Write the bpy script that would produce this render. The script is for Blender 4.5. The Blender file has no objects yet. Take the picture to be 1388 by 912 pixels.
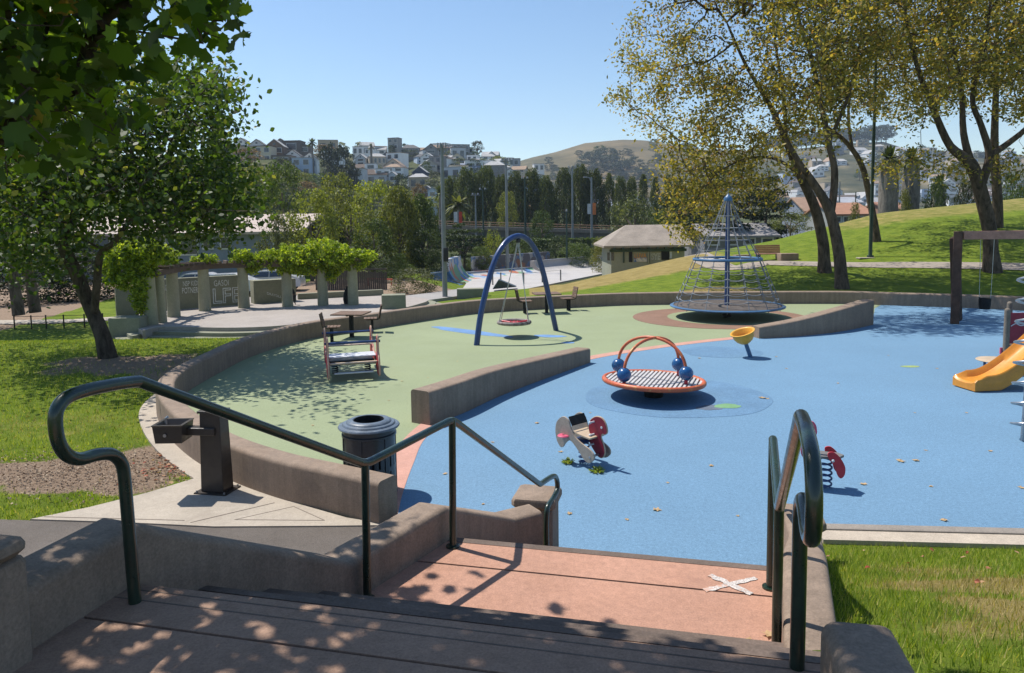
import bpy, math, random
import numpy as np
from mathutils import Vector, Matrix
random.seed(7); RNG = np.random.default_rng(11)
R = math.radians
sc = bpy.context.scene
COL = sc.collection

# ------------------------------------------------------------ camera geometry
F_PX, CX, CY, CAMZ = 1000.0, 694.0, 390.0, 3.5
PITCH = math.atan(90 / 1000.0); ROLL = R(0.8)
_F = Vector((0, math.cos(PITCH), -math.sin(PITCH)))
_R0 = Vector((1, 0, 0)); _U0 = Vector((0, math.sin(PITCH), math.cos(PITCH)))
_R = _R0 * math.cos(ROLL) - _U0 * math.sin(ROLL)
_U = _R0 * math.sin(ROLL) + _U0 * math.cos(ROLL)
EYE = Vector((0, 0, CAMZ))
def ray(px, py):
    return _F + _R * ((px - CX) / F_PX) + _U * ((CY - py) / F_PX)
def G(px, py, z=0.0):
    d = ray(px, py); t = (z - CAMZ) / d.z
    return EYE + d * t
def PX(px, py, Y):
    d = ray(px, py); return EYE + d * (Y / d.y)
def VP(px, py, p0, dr):                     # point on a vertical plane through p0 along dr
    n = Vector((-dr[1], dr[0], 0)); d = ray(px, py)
    t = n.dot(Vector((p0[0], p0[1], 0)) - Vector((EYE.x, EYE.y, 0))) / n.dot(d)
    return EYE + d * t
def proj(p):
    v = Vector(p) - EYE; f = v.dot(_F)
    if f < 1e-6: return (0, 0)
    return (CX + F_PX * v.dot(_R) / f, CY - F_PX * v.dot(_U) / f)

# ------------------------------------------------------------ terrain
def sm(t):
    t = np.clip(t, 0, 1); return t * t * (3 - 2 * t)
def H(x, y):
    x = np.asarray(x, float); y = np.asarray(y, float)
    yy = np.maximum(y, 1.0); a = np.clip(x / yy, -1.5, 1.5)
    zl = -.95 * sm((y - 22) / 7) * sm((-x - .5) / 4)
    zc = np.interp(x, [-5, 3, 12, 20, 30, 43, 80], [-1.3, -.5, .8, 1.8, 3.8, 4.9, 5.5])
    yc = np.interp(x, [-5, 3, 12, 20, 30, 43, 80], [46, 45, 52, 56, 60, 62, 66])
    t = np.clip((y - 32.6) / (yc - 32.6), 0, 1)
    fall = sm((y - yc) / 14)
    zr = zc * (1 - (1 - t) ** 1.5) * (1 - fall) - 2.2 * fall
    w = sm((x + 9) / 6)
    z = zl * (1 - w * sm((y - 32) / 10)) + zr * w
    low = np.where(y > 60, z * (1 - sm((y - 85) / 60)) + 1.0 * sm((y - 85) / 60), z)
    E1 = np.interp(a, [-.9, -.39, -.25, -.1, -.05, -.02, 0, .02, .06, .12, .3], [.105, .092, .094, .092, .09, .082, .070, .060, .035, .02, .012])
    Dc = np.interp(a, [-.3, -.2], [320., 500.])
    S = sm((y - 165) / (Dc - 165)) ** .9
    h1 = low * (1 - S) + (3.5 + E1 * np.minimum(yy, Dc)) * S
    E2 = np.interp(a, [-.3, -.02, 0, .03, .06, .1, .15, .18, .25, .35, .45, .5, .53, .6, .7, 1], [.05, .072, .078, .086, .092, .1025, .1055, .104, .092, .09, .098, .099, .088, .084, .078, .07])
    S2 = sm((y - 550) / 650)
    rough = 1 + .02 * np.sin(x * .013 + y * .004) * np.sin(y * .011)
    h2 = 3.5 + E2 * np.minimum(yy, 1250) * S2 * rough
    z = np.where(y > 560, np.maximum(h1, h2), h1)
    near = np.where(x > .5, 1.6, 1.85) * np.clip((7.5 - y) / 4.5, 0, 1)
    z = z + near
    xl = np.interp(y, [0, 2, 3.23, 5.3, 7.6, 8.2], [-2.2, -1.95, -1.68, -.62, .1, .2])
    xr = np.interp(y, [0, 2.3, 3.73, 4.57, 6.15, 6.9, 8.2], [1.0, 1.12, 1.5, 1.8, 2.5, 2.75, 3.0])
    cor = (x > xl) & (x < xr) & (y < 8.2)
    z = np.where(cor, np.where(y > 2.8, np.minimum(z, -.1), np.minimum(z, 1.2)), z)
    return z - .03
def h(x, y): return float(H(x, y))
def TG(px, py, tmax=3000):                  # where the view ray meets the terrain
    d = ray(px, py); ts = np.geomspace(3, tmax, 900)
    X = EYE.x + d.x * ts; Y = EYE.y + d.y * ts; Z = EYE.z + d.z * ts
    k = np.where(Z < H(X, Y))[0]
    if len(k) == 0: return None
    t = ts[k[0]]; lo = ts[max(k[0] - 1, 0)]
    for _ in range(20):
        m = (lo + t) / 2
        if EYE.z + d.z * m < h(EYE.x + d.x * m, EYE.y + d.y * m): t = m
        else: lo = m
    return EYE + d * t
def at(px, Y):                              # ground point in image column px at depth Y
    p = PX(px, 300, Y); return Vector((p.x, Y, h(p.x, Y)))

# ------------------------------------------------------------ materials
def c(r, g, b):
    f = lambda v: (v / 255 / 12.92) if v / 255 <= .04045 else ((v / 255 + .055) / 1.055) ** 2.4
    return (f(r), f(g), f(b))
def newmat(name):
    m = bpy.data.materials.new(name); m.use_nodes = True
    nt = m.node_tree; b = nt.nodes['Principled BSDF']
    return m, nt, b
def L(nt, a, b): nt.links.new(a, b)
def ramp(nt, fac, stops):
    r = nt.nodes.new('ShaderNodeValToRGB'); e = r.color_ramp.elements
    while len(e) < len(stops): e.new(.5)
    for i, (p, col) in enumerate(stops):
        e[i].position = p; e[i].color = (*col, 1) if len(col) == 3 else col
    L(nt, fac, r.inputs[0]); return r.outputs[0]
def noise(nt, vec, scale, detail=4, rough=.6, dist=0):
    n = nt.nodes.new('ShaderNodeTexNoise'); n.inputs['Scale'].default_value = scale
    n.inputs['Detail'].default_value = detail; n.inputs['Roughness'].default_value = rough
    n.inputs['Distortion'].default_value = dist
    if vec is not None: L(nt, vec, n.inputs['Vector'])
    return n.outputs['Fac']
def mixc(nt, fac, a, b, mode='MIX'):
    n = nt.nodes.new('ShaderNodeMix'); n.data_type = 'RGBA'; n.blend_type = mode; n.clamp_factor = True
    for s, v in ((n.inputs[0], fac), (n.inputs[6], a), (n.inputs[7], b)):
        if hasattr(v, 'node'): L(nt, v, s)
        elif isinstance(v, (int, float)): s.default_value = v
        else: s.default_value = (*v, 1)
    return n.outputs[2]
def mul(nt, a, b, op='MULTIPLY'):
    n = nt.nodes.new('ShaderNodeMath'); n.operation = op
    for s, v in ((n.inputs[0], a), (n.inputs[1], b)):
        if hasattr(v, 'node'): L(nt, v, s)
        else: s.default_value = v
    return n.outputs[0]
def coords(nt, world=True):
    if world:
        g = nt.nodes.new('ShaderNodeNewGeometry'); return g.outputs['Position']
    t = nt.nodes.new('ShaderNodeTexCoord'); return t.outputs['Object']
def bump(nt, b, hgt, dist=.01, strength=.6):
    n = nt.nodes.new('ShaderNodeBump'); n.inputs['Distance'].default_value = dist; n.inputs['Strength'].default_value = strength
    L(nt, hgt, n.inputs['Height']); L(nt, n.outputs[0], b.inputs['Normal'])
MATS = {}
def M(name, col, rough=.7, var=.18, scale=3, fine=40, fvar=.1, bmp=.004, metal=0, spec=.4, stain=None, coat=0, mvar=.05, streak=0):
    if name in MATS: return MATS[name]
    m, nt, b = newmat(name); P = coords(nt)
    lo = tuple(v * (1 - var) for v in col); hi = tuple(min(1, v * (1 + var)) for v in col)
    base = ramp(nt, noise(nt, P, scale, 5, .62), [(.3, lo), (.7, hi)])
    f = ramp(nt, noise(nt, P, fine, 3, .7), [(.3, (1 - fvar * 2,) * 3), (.65, (1, 1, 1))])
    base = mixc(nt, 1.0, base, f, 'MULTIPLY')
    if mvar:
        f = ramp(nt, noise(nt, P, fine / 4.5, 4, .75), [(.3, (1 - mvar * 2.2,) * 3), (.7, (1 + mvar,) * 3)]); base = mixc(nt, 1.0, base, f, 'MULTIPLY')
    if streak:
        mp = nt.nodes.new('ShaderNodeMapping'); mp.inputs['Scale'].default_value = (5, 5, .35); L(nt, P, mp.inputs[0])
        f = ramp(nt, noise(nt, mp.outputs[0], 1.6, 5, .7), [(.42, (1 - streak,) * 3), (.6, (1, 1, 1))]); base = mixc(nt, 1.0, base, f, 'MULTIPLY')
    if stain:
        s = ramp(nt, noise(nt, P, stain[1], 6, .65, .4), [(stain[2], (0, 0, 0)), (stain[2] + .13, (1, 1, 1))])
        base = mixc(nt, s, base, stain[0])
    L(nt, base, b.inputs['Base Color'])
    b.inputs['Roughness'].default_value = rough; b.inputs['Metallic'].default_value = metal
    b.inputs['Specular IOR Level'].default_value = spec; b.inputs['Coat Weight'].default_value = coat
    rr = ramp(nt, noise(nt, P, scale * 2.7, 4), [(.3, (max(0, rough - .1),) * 3), (.7, (min(1, rough + .1),) * 3)]); L(nt, rr, b.inputs['Roughness'])
    if bmp: bump(nt, b, noise(nt, P, fine * 1.3, 4, .7), bmp)
    MATS[name] = m; return m
def leafmat(name, stops, trans=.45, rough=.5, objcol=False, tint=(1.7, 1.7, .55)):
    if name in MATS: return MATS[name]
    m, nt, b = newmat(name); out = nt.nodes['Material Output']
    g = nt.nodes.new('ShaderNodeNewGeometry')
    col = ramp(nt, g.outputs['Random Per Island'], stops)
    if objcol:
        oi = nt.nodes.new('ShaderNodeObjectInfo'); col = mixc(nt, 1.0, col, oi.outputs['Color'], 'MULTIPLY')
    L(nt, col, b.inputs['Base Color']); b.inputs['Roughness'].default_value = rough
    b.inputs['Specular IOR Level'].default_value = .35
    tr = nt.nodes.new('ShaderNodeBsdfTranslucent')
    tc = mixc(nt, 1.0, col, tint, 'MULTIPLY'); L(nt, tc, tr.inputs['Color'])
    mx = nt.nodes.new('ShaderNodeMixShader'); mx.inputs[0].default_value = trans
    L(nt, b.outputs[0], mx.inputs[1]); L(nt, tr.outputs[0], mx.inputs[2]); L(nt, mx.outputs[0], out.inputs[0])
    MATS[name] = m; return m
def objmat(name, rough=.8, var=.12, scale=.6, metal=0):
    if name in MATS: return MATS[name]
    m, nt, b = newmat(name); P = coords(nt)
    oi = nt.nodes.new('ShaderNodeObjectInfo')
    f = ramp(nt, noise(nt, P, scale, 5, .7), [(.3, (1 - 2 * var,) * 3), (.7, (1, 1, 1))])
    L(nt, mixc(nt, 1.0, oi.outputs['Color'], f, 'MULTIPLY'), b.inputs['Base Color'])
    b.inputs['Roughness'].default_value = rough; b.inputs['Metallic'].default_value = metal
    MATS[name] = m; return m
def bark(name, c1, c2, scale=6):
    if name in MATS: return MATS[name]
    m, nt, b = newmat(name); P = coords(nt)
    mp = nt.nodes.new('ShaderNodeMapping'); mp.inputs['Scale'].default_value = (1, 1, .35); L(nt, P, mp.inputs[0])
    n = noise(nt, mp.outputs[0], scale, 6, .7, .5)
    L(nt, ramp(nt, n, [(.35, c1), (.62, c2)]), b.inputs['Base Color']); b.inputs['Roughness'].default_value = .9
    b.inputs['Specular IOR Level'].default_value = .15
    bump(nt, b, n, .04, .9); MATS[name] = m; return m

# ------------------------------------------------------------ objects
def tag(o, label=None, cat=None, group=None, kind=None):
    if label: o['label'] = label
    if cat: o['category'] = cat
    if group: o['group'] = group
    if kind: o['kind'] = kind
    return o
def thing(name, label, cat, loc=(0, 0, 0), rz=0, group=None):
    o = bpy.data.objects.new(name, None); COL.objects.link(o); o.empty_display_size = .1
    o.location = loc; o.rotation_euler = (0, 0, rz); tag(o, label, cat, group); return o
def copy_tree(o, parent=None):
    n = o.copy(); COL.objects.link(n); n.parent = parent
    for ch in list(o.children): copy_tree(ch, n)
    return n
def mk(name, verts, faces, mat, parent=None, world=True, smooth=40):
    me = bpy.data.meshes.new(name); me.from_pydata([tuple(v) for v in verts], [], faces)
    if mat: me.materials.append(mat)
    return fin(name, me, parent, world, smooth)
def fin(name, me, parent=None, world=True, smooth=40):
    if parent is not None and world:                        # verts given in world space
        root = parent
        Mx = Matrix.Identity(4)
        while root is not None:
            Mx = Matrix.Translation(root.location) @ root.rotation_euler.to_matrix().to_4x4() @ Mx; root = root.parent
        me.transform(Mx.inverted())
    if smooth:
        me.polygons.foreach_set('use_smooth', [True] * len(me.polygons))
        me.set_sharp_from_angle(angle=R(smooth))
    me.update()
    o = bpy.data.objects.new(name, me); COL.objects.link(o)
    if parent is not None: o.parent = parent
    return o
class MB:
    def __init__(s): s.v = []; s.f = []
    def add(s, vs, fs):
        n = len(s.v); s.v += [Vector(v) for v in vs]; s.f += [[i + n for i in f] for f in fs]; return s
    def box(s, ce, size, rz=0, rx=0, ry=0):
        Mx = Matrix.Translation(ce) @ Matrix.Rotation(rz, 4, 'Z') @ Matrix.Rotation(rx, 4, 'X') @ Matrix.Rotation(ry, 4, 'Y')
        vs = [Mx @ Vector((sx * size[0] / 2, sy * size[1] / 2, sz * size[2] / 2)) for sz in (-1, 1) for sx, sy in ((-1, -1), (1, -1), (1, 1), (-1, 1))]
        return s.add(vs, [(3, 2, 1, 0), (4, 5, 6, 7), (0, 1, 5, 4), (1, 2, 6, 5), (2, 3, 7, 6), (3, 0, 4, 7)])
    def bbox(s, ce, size, b=.01, rz=0, rx=0, ry=0):          # box with chamfered vertical edges and rounded rims
        Mx = Matrix.Translation(ce) @ Matrix.Rotation(rz, 4, 'Z') @ Matrix.Rotation(rx, 4, 'X') @ Matrix.Rotation(ry, 4, 'Y')
        X, Y, Z = size[0] / 2, size[1] / 2, size[2] / 2
        def ring(x, y, z, bb): return [Mx @ Vector(p) for p in ((-x + bb, -y, z), (x - bb, -y, z), (x, -y + bb, z), (x, y - bb, z), (x - bb, y, z), (-x + bb, y, z), (-x, y - bb, z), (-x, -y + bb, z))]
        rs = [ring(X - b, Y - b, -Z, b * .6), ring(X, Y, -Z + b, b), ring(X, Y, Z - b, b), ring(X - b * .3, Y - b * .3, Z - b * .3, b), ring(X - b, Y - b, Z, b * .6)]
        vs = [p for r in rs for p in r]; fs = [tuple(range(7, -1, -1)), tuple(range(32, 40))]
        for k in range(4):
            for i in range(8): fs.append((k * 8 + i, k * 8 + (i + 1) % 8, (k + 1) * 8 + (i + 1) % 8, (k + 1) * 8 + i))
        return s.add(vs, fs)
    def tube(s, pts, r, seg=10, caps=True, closed=False):
        pts = [Vector(p) for p in pts]; n = len(pts); rr = r if hasattr(r, '__len__') else [r] * n
        T = []
        for i in range(n):
            a = pts[(i - 1) % n] if (closed or i > 0) else pts[i]; b = pts[(i + 1) % n] if (closed or i < n - 1) else pts[i]
            d = (b - a); T.append(d.normalized() if d.length > 1e-9 else Vector((0, 0, 1)))
        u = T[0].orthogonal().normalized(); vs = []
        for i in range(n):
            u = (u - T[i] * u.dot(T[i]))
            u = u.normalized() if u.length > 1e-6 else T[i].orthogonal().normalized()
            w = T[i].cross(u)
            for k in range(seg):
                t = 2 * math.pi * k / seg; vs.append(pts[i] + (u * math.cos(t) + w * math.sin(t)) * rr[i])
        fs = []
        for i in range(n if closed else n - 1):
            j = (i + 1) % n
            for k in range(seg): fs.append((i * seg + k, i * seg + (k + 1) % seg, j * seg + (k + 1) % seg, j * seg + k))
        if caps and not closed: fs += [tuple(range(seg - 1, -1, -1)), tuple(range((n - 1) * seg, n * seg))]
        return s.add(vs, fs)
    def cyl(s, p0, p1, r0, r1=None, seg=16): return s.tube([p0, p1], [r0, r0 if r1 is None else r1], seg)
    def lathe(s, prof, ce=(0, 0, 0), seg=32, Mx=None, closed=False):
        vs = []; ce = Vector(ce)
        for (r, z) in prof:
            for k in range(seg):
                t = 2 * math.pi * k / seg; p = Vector((r * math.cos(t), r * math.sin(t), z))
                vs.append((Mx @ p if Mx else p) + ce)
        fs = []; n = len(prof)
        for i in range(n - 1 + (1 if closed else 0)):
            j = (i + 1) % n
            for k in range(seg): fs.append((i * seg + k, i * seg + (k + 1) % seg, j * seg + (k + 1) % seg, j * seg + k))
        return s.add(vs, fs)
    def sphere(s, ce, r, seg=16, rings=10, sz=1):
        prof = [(r * math.sin(math.pi * i / rings) + 1e-5, -r * sz * math.cos(math.pi * i / rings)) for i in range(rings + 1)]
        return s.lathe(prof, ce, seg)
    def prism(s, poly, z0, z1):
        n = len(poly); z0 = z0 if hasattr(z0, '__len__') else [z0] * n; z1 = z1 if hasattr(z1, '__len__') else [z1] * n
        vs = [(p[0], p[1], a) for p, a in zip(poly, z0)] + [(p[0], p[1], a) for p, a in zip(poly, z1)]
        ar = sum(poly[i][0] * poly[(i + 1) % n][1] - poly[(i + 1) % n][0] * poly[i][1] for i in range(n))
        fs = [tuple(range(n - 1, -1, -1)), tuple(range(n, 2 * n))] + [(i, (i + 1) % n, n + (i + 1) % n, n + i) for i in range(n)]
        if ar < 0: fs = [tuple(reversed(f)) for f in fs]
        return s.add(vs, fs)
    def plate(s, pts, nrm, th):                              # flat outline in 3D given a thickness along nrm
        nrm = Vector(nrm).normalized() * th / 2; pts = [Vector(p) for p in pts]; n = len(pts)
        vs = [p - nrm for p in pts] + [p + nrm for p in pts]
        return s.add(vs, [tuple(range(n - 1, -1, -1)), tuple(range(n, 2 * n))] + [(i, (i + 1) % n, n + (i + 1) % n, n + i) for i in range(n)])
    def quad(s, a, b, cc, d): return s.add([a, b, cc, d], [(0, 1, 2, 3)])
    def build(s, name, mat, parent=None, world=True, smooth=40, bevel=0):
        o = mk(name, s.v, s.f, mat, parent, world, smooth)
        if bevel:
            md = o.modifiers.new('b', 'BEVEL'); md.width = bevel; md.segments = 2; md.limit_method = 'ANGLE'; md.angle_limit = R(50)
        return o
def spline(pts, n=8, closed=False):                          # Catmull-Rom
    P = [Vector(p) for p in pts]; out = []; N = len(P)
    for i in range(N if closed else N - 1):
        g = lambda k: P[k % N] if closed else P[min(max(k, 0), N - 1)]
        p0, p1, p2, p3 = g(i - 1), g(i), g(i + 1), g(i + 2)
        for k in range(n):
            t = k / n
            out.append(.5 * ((2 * p1) + (p2 - p0) * t + (2 * p0 - 5 * p1 + 4 * p2 - p3) * t * t + (3 * p1 - p0 - 3 * p2 + p3) * t ** 3))
    if not closed: out.append(P[-1])
    return out
def sweepwall(mb, path, w, ztop, zbot, r=.05, side=0, overhang=0):
    """masonry wall: path of (x,y); side -1: path is right edge, +1: left edge, 0: centre."""
    n = len(path); P = [Vector((p[0], p[1])) for p in path]
    prof = []
    hw = w / 2
    for k in range(5):
        t = math.pi / 2 * k / 4; prof.append((-hw + r - r * math.cos(t), -r + r * math.sin(t)))
    for k in range(5):
        t = math.pi / 2 * k / 4; prof.append((hw - r + r * math.sin(t), -r + r * math.cos(t)))
    vs = []; m = len(prof) + 2
    for i in range(n):
        a = (P[i] - P[i - 1]).normalized() if i > 0 else None; b = (P[i + 1] - P[i]).normalized() if i < n - 1 else None
        t = ((a or b) + (b or a)).normalized(); nn = Vector((t.y, -t.x))       # to the right
        k = 1 / max(.5, nn.dot(Vector(((b or a).y, -(b or a).x))))
        cpt = P[i] + nn * (-side) * 0 + nn * k * (hw * side)
        zt = ztop[i]; zb = zbot[i]
        row = [(-hw, zb - zt)] + prof + [(hw, zb - zt)]
        for (u, z) in row: q = cpt + nn * u * k; vs.append((q.x, q.y, zt + z))
    fs = []
    for i in range(n - 1):
        for j in range(m - 1): fs.append((i * m + j, i * m + j + 1, (i + 1) * m + j + 1, (i + 1) * m + j))
    fs = [tuple(reversed(f)) for f in fs]
    fs += [tuple(range(m)), tuple(reversed(range((n - 1) * m, n * m)))]
    mb.add(vs, fs)
def fastmesh(name, V, Fk, mat, smooth=False):
    """V (N,3) float, Fk (M,k) int"""
    me = bpy.data.meshes.new(name); V = np.ascontiguousarray(V, dtype=np.float32); Fk = np.ascontiguousarray(Fk, dtype=np.int32)
    M_, k = Fk.shape
    me.vertices.add(len(V)); me.vertices.foreach_set('co', V.ravel())
    me.loops.add(M_ * k); me.loops.foreach_set('vertex_index', Fk.ravel())
    me.polygons.add(M_); me.polygons.foreach_set('loop_start', np.arange(0, M_ * k, k, dtype=np.int32))
    try: me.polygons.foreach_set('loop_total', np.full(M_, k, dtype=np.int32))
    except Exception: pass
    if smooth: me.polygons.foreach_set('use_smooth', np.ones(M_, bool))
    me.materials.append(mat); me.update(calc_edges=True); return me
def link(name, me, parent=None):
    o = bpy.data.objects.new(name, me); COL.objects.link(o); o.parent = parent; return o
# ============================================================ SETTING
def dryness(x, y):
    x = np.asarray(x, float); y = np.asarray(y, float)
    dry = np.zeros_like(x); dirt = np.zeros_like(x); veg = np.zeros_like(x)
    def blob(px, py, rx, ry, amt=1.0, tgt=None, soft=.6, rot=0):
        p = TG(px, py) if not isinstance(px, tuple) else Vector((px[0], px[1], 0))
        dx = (x - p.x); dy = (y - p.y)
        wob = 1 + .22 * np.sin(np.arctan2(dy, dx) * 3 + px * .7 if not isinstance(px, tuple) else 0) + .12 * np.sin(dx * 5.1) * np.cos(dy * 4.3)
        d = np.sqrt((dx / rx) ** 2 + (dy / ry) ** 2) / wob
        return amt * sm((1.15 - d) / soft)
    # near lawn on the right
    dry = np.maximum(dry, blob(1345, 795, .75, .5, 1.0)); dry = np.maximum(dry, blob(1385, 825, .55, .45, 1.0)); dry = np.maximum(dry, blob(1250, 775, .5, .35, .6)); dry = np.maximum(dry, blob(1330, 870, .4, .2, .3))
    dry = np.maximum(dry, blob(1388, 850, .6, .5, .6))
    # left lawn: bare soil
    dirt = np.maximum(dirt, blob(60, 640, 2.3, .75, 1.0)); dirt = np.maximum(dirt, blob(200, 628, 1.3, .9, .9)); dirt = np.maximum(dirt, blob(150, 655, 1.5, .5, .9))
    dirt = np.maximum(dirt, blob(170, 492, 2.2, 1.5, .85)); dirt = np.maximum(dirt, blob(240, 500, 1.5, 1.8, .7)); dirt = np.maximum(dirt, blob(120, 500, 1.6, .9, .6))
    dry = np.maximum(dry, blob(60, 575, 3, .9, .35)); dry = np.maximum(dry, blob(220, 460, 4, 1.6, .45)); dry = np.maximum(dry, blob(290, 452, 1.5, .8, .7)); dry = np.maximum(dry, blob(70, 445, 6, 1.2, .35))
    # mound stripes
    t = np.interp(x, [-5, 3, 12, 20], [46, 45, 52, 56])
    band = (x > 1) & (y > 32) & (y < 66)
    f = (y - 32.6) / (t - 32.6)
    crest = sm((f - .52) / .2) * (x < 16) * (1 - sm((x - 12) / 5))
    dry = np.maximum(dry, np.where(band, crest * .95, 0))
    low = sm((.23 - f + .06 * np.sin(x * .8)) / .12) * sm((x - 2) / 3) * (1 - sm((x - 10) / 4))
    dry = np.maximum(dry, np.where(band, low * .9, 0))
    top = sm((f - .8) / .15) * sm((x - 22) / 4)
    dry = np.maximum(dry, np.where(band, top * .55, 0))
    dirt = np.maximum(dirt, np.where((y > 41.5) & (y < 60) & (x < -4.5) & (x > -16), .9, 0))
    dirt = np.maximum(dirt, np.where((y > 27) & (x < -22 + (y - 30) * -.2) & (y < 60), .85, 0))
    # valley, hills
    veg = np.where((y > 66) & (y < 560), 1.0, veg)
    a = x / np.maximum(y, 1)
    veg = np.where(y >= 560, .35 + .35 * np.sin(x * .03) * np.cos(y * .017), veg)
    gold = np.exp(-((a - .135) / .075) ** 2)
    dry = np.where(y >= 500, gold, dry); dirt = np.where((y >= 560), .0, dirt)
    veg = np.where(y >= 560, np.clip(veg * (1 - gold * 1.2), 0, 1), veg)
    return dry, dirt, veg
def ground():
    ang = np.concatenate([np.linspace(-180, -62, 24, endpoint=False), np.linspace(-62, 50, 420, endpoint=False), np.linspace(50, 180, 26, endpoint=False)])
    ang = np.radians(ang); rad = np.concatenate([np.geomspace(.4, 2, 10, endpoint=False), np.geomspace(2, 90, 230, endpoint=False), np.geomspace(90, 3500, 110)])
    A, Rr = np.meshgrid(ang, rad); X = np.sin(A) * Rr; Y = np.cos(A) * Rr; Z = H(X, Y)
    n, m = X.shape; V = np.stack([X, Y, Z], -1).reshape(-1, 3)
    V = np.vstack([V, [[0, 0, h(0, 0)]]])
    i = np.arange(n - 1)[:, None]; j = np.arange(m)[None]; j2 = (j + 1) % m
    Fq = np.stack([i * m + j, i * m + j2, (i + 1) * m + j2, (i + 1) * m + j], -1).reshape(-1, 4)
    # material
    m_, nt, b = newmat('ground'); P = coords(nt)
    at_ = nt.nodes.new('ShaderNodeAttribute'); at_.attribute_name = 'cover'
    sp = nt.nodes.new('ShaderNodeSeparateColor'); L(nt, at_.outputs['Color'], sp.inputs[0])
    fine = noise(nt, P, 26, 5, .75); mid = noise(nt, P, 1.6, 5, .65); big = noise(nt, P, .25, 4); vfine = noise(nt, P, 120, 3, .8)
    green = ramp(nt, mid, [(.25, (.08, .125, .014)), (.5, (.155, .215, .022)), (.75, (.24, .28, .036))])
    green = mixc(nt, 1.0, green, ramp(nt, vfine, [(.3, (.5, .5, .5)), (.7, (1.25, 1.25, 1.25))]), 'MULTIPLY')
    dryc = ramp(nt, mid, [(.3, (.22, .17, .055)), (.7, (.36, .28, .11))])
    dryc = mixc(nt, 1.0, dryc, ramp(nt, fine, [(.3, (.75, .75, .75)), (.7, (1.1, 1.1, 1.1))]), 'MULTIPLY')
    dirtc = ramp(nt, fine, [(.3, (.17, .115, .078)), (.55, (.31, .225, .16)), (.75, (.42, .325, .24))])
    vegc = ramp(nt, noise(nt, P, .06, 8, .7), [(.3, (.035, .048, .018)), (.55, (.075, .085, .035)), (.7, (.15, .13, .07))])
    def edge(ch, lo=.5, w=.2, amp=.55):
        v = mul(nt, mul(nt, mul(nt, mid, .5, 'SUBTRACT'), amp * 1.4), ch, 'ADD'); v = mul(nt, mul(nt, mul(nt, fine, .5, 'SUBTRACT'), amp), v, 'ADD')
        return ramp(nt, v, [(lo - w, (0, 0, 0)), (lo + w, (1, 1, 1))])
    sx = nt.nodes.new('ShaderNodeSeparateXYZ'); L(nt, P, sx.inputs[0])
    farn = noise(nt, P, .012, 7, .7)
    farc = ramp(nt, farn, [(.35, (.035, .042, .02)), (.5, (.085, .08, .042)), (.62, (.19, .155, .09))])
    goldc = ramp(nt, noise(nt, P, .02, 8, .72), [(.3, (.075, .065, .035)), (.5, (.17, .13, .07)), (.7, (.235, .175, .10))])
    farc = mixc(nt, sp.outputs[0], farc, goldc)
    col = mixc(nt, edge(sp.outputs[2]), green, vegc)
    col = mixc(nt, edge(sp.outputs[0]), col, dryc); col = mixc(nt, edge(sp.outputs[1], .5, .12), col, dirtc)
    mr_ = nt.nodes.new('ShaderNodeMapRange'); mr_.inputs[1].default_value = 500; mr_.inputs[2].default_value = 600; L(nt, sx.outputs[1], mr_.inputs[0])
    col = mixc(nt, mr_.outputs[0], col, farc)
    L(nt, col, b.inputs['Base Color']); b.inputs['Roughness'].default_value = .95; b.inputs['Specular IOR Level'].default_value = .1
    bump(nt, b, mul(nt, fine, vfine, 'ADD'), .03, .8)
    me = fastmesh('ground', V, Fq, m_, True)
    dr, di, ve = dryness(V[:, 0], V[:, 1])
    ca = me.color_attributes.new('cover', 'FLOAT_COLOR', 'POINT')
    ca.data.foreach_set('color', np.stack([dr, di, ve, np.ones_like(dr)], -1).astype(np.float32).ravel())
    tag(link('ground', me), kind='structure')
ground()

# materials of the masonry
CONC = M('wall_concrete', (.31, .228, .168), .85, .12, 1.6, 70, .15, .005, stain=((.21, .15, .11), 1.3, .62), mvar=.06, streak=.15)
CONCG = M('grey_green_concrete', (.25, .25, .18), .88, .14, .8, 30, .1, .005, stain=((.17, .16, .11), 1.2, .6))
PALE = M('pale_concrete', (.42, .36, .29), .85, .12, 1.2, 50, .1, .004, stain=((.30, .25, .20), 1.5, .6))
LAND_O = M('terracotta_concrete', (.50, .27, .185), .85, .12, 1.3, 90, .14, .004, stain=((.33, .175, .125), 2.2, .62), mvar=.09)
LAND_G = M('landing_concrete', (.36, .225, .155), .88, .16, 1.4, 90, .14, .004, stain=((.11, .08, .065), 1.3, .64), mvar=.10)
NOSE = M('nosing_concrete', (.155, .112, .088), .85, .25, 3, 60, .15, .004)
ASPH = M('asphalt', (.16, .135, .115), .95, .12, 1.2, 150, .30, .006)
PINK = M('terracotta_paving', (.56, .30, .23), .85, .12, 2, 80, .12, .003)
BLUE = M('blue_rubber', (.170, .315, .465), .85, .07, .22, 120, .24, .004, stain=((.115, .215, .34), 7.5, .70), mvar=.10)
GREEN = M('green_rubber', (.30, .345, .195), .85, .08, .3, 110, .16, .003, stain=((.21, .25, .14), 7.0, .71), mvar=.08)
BROWN = M('brown_rubber', (.27, .155, .105), .85, .12, 1, 100, .2, .003)
DARKBLUE = M('worn_dark_blue_rubber', (.146, .280, .436), .8, .12, 1.2, 90, .24, .003, mvar=.12)
RAIL = M('green_rail_paint', (.011, .030, .019), .32, .3, 6, 60, .15, .0008, spec=.6, coat=.3)

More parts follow.
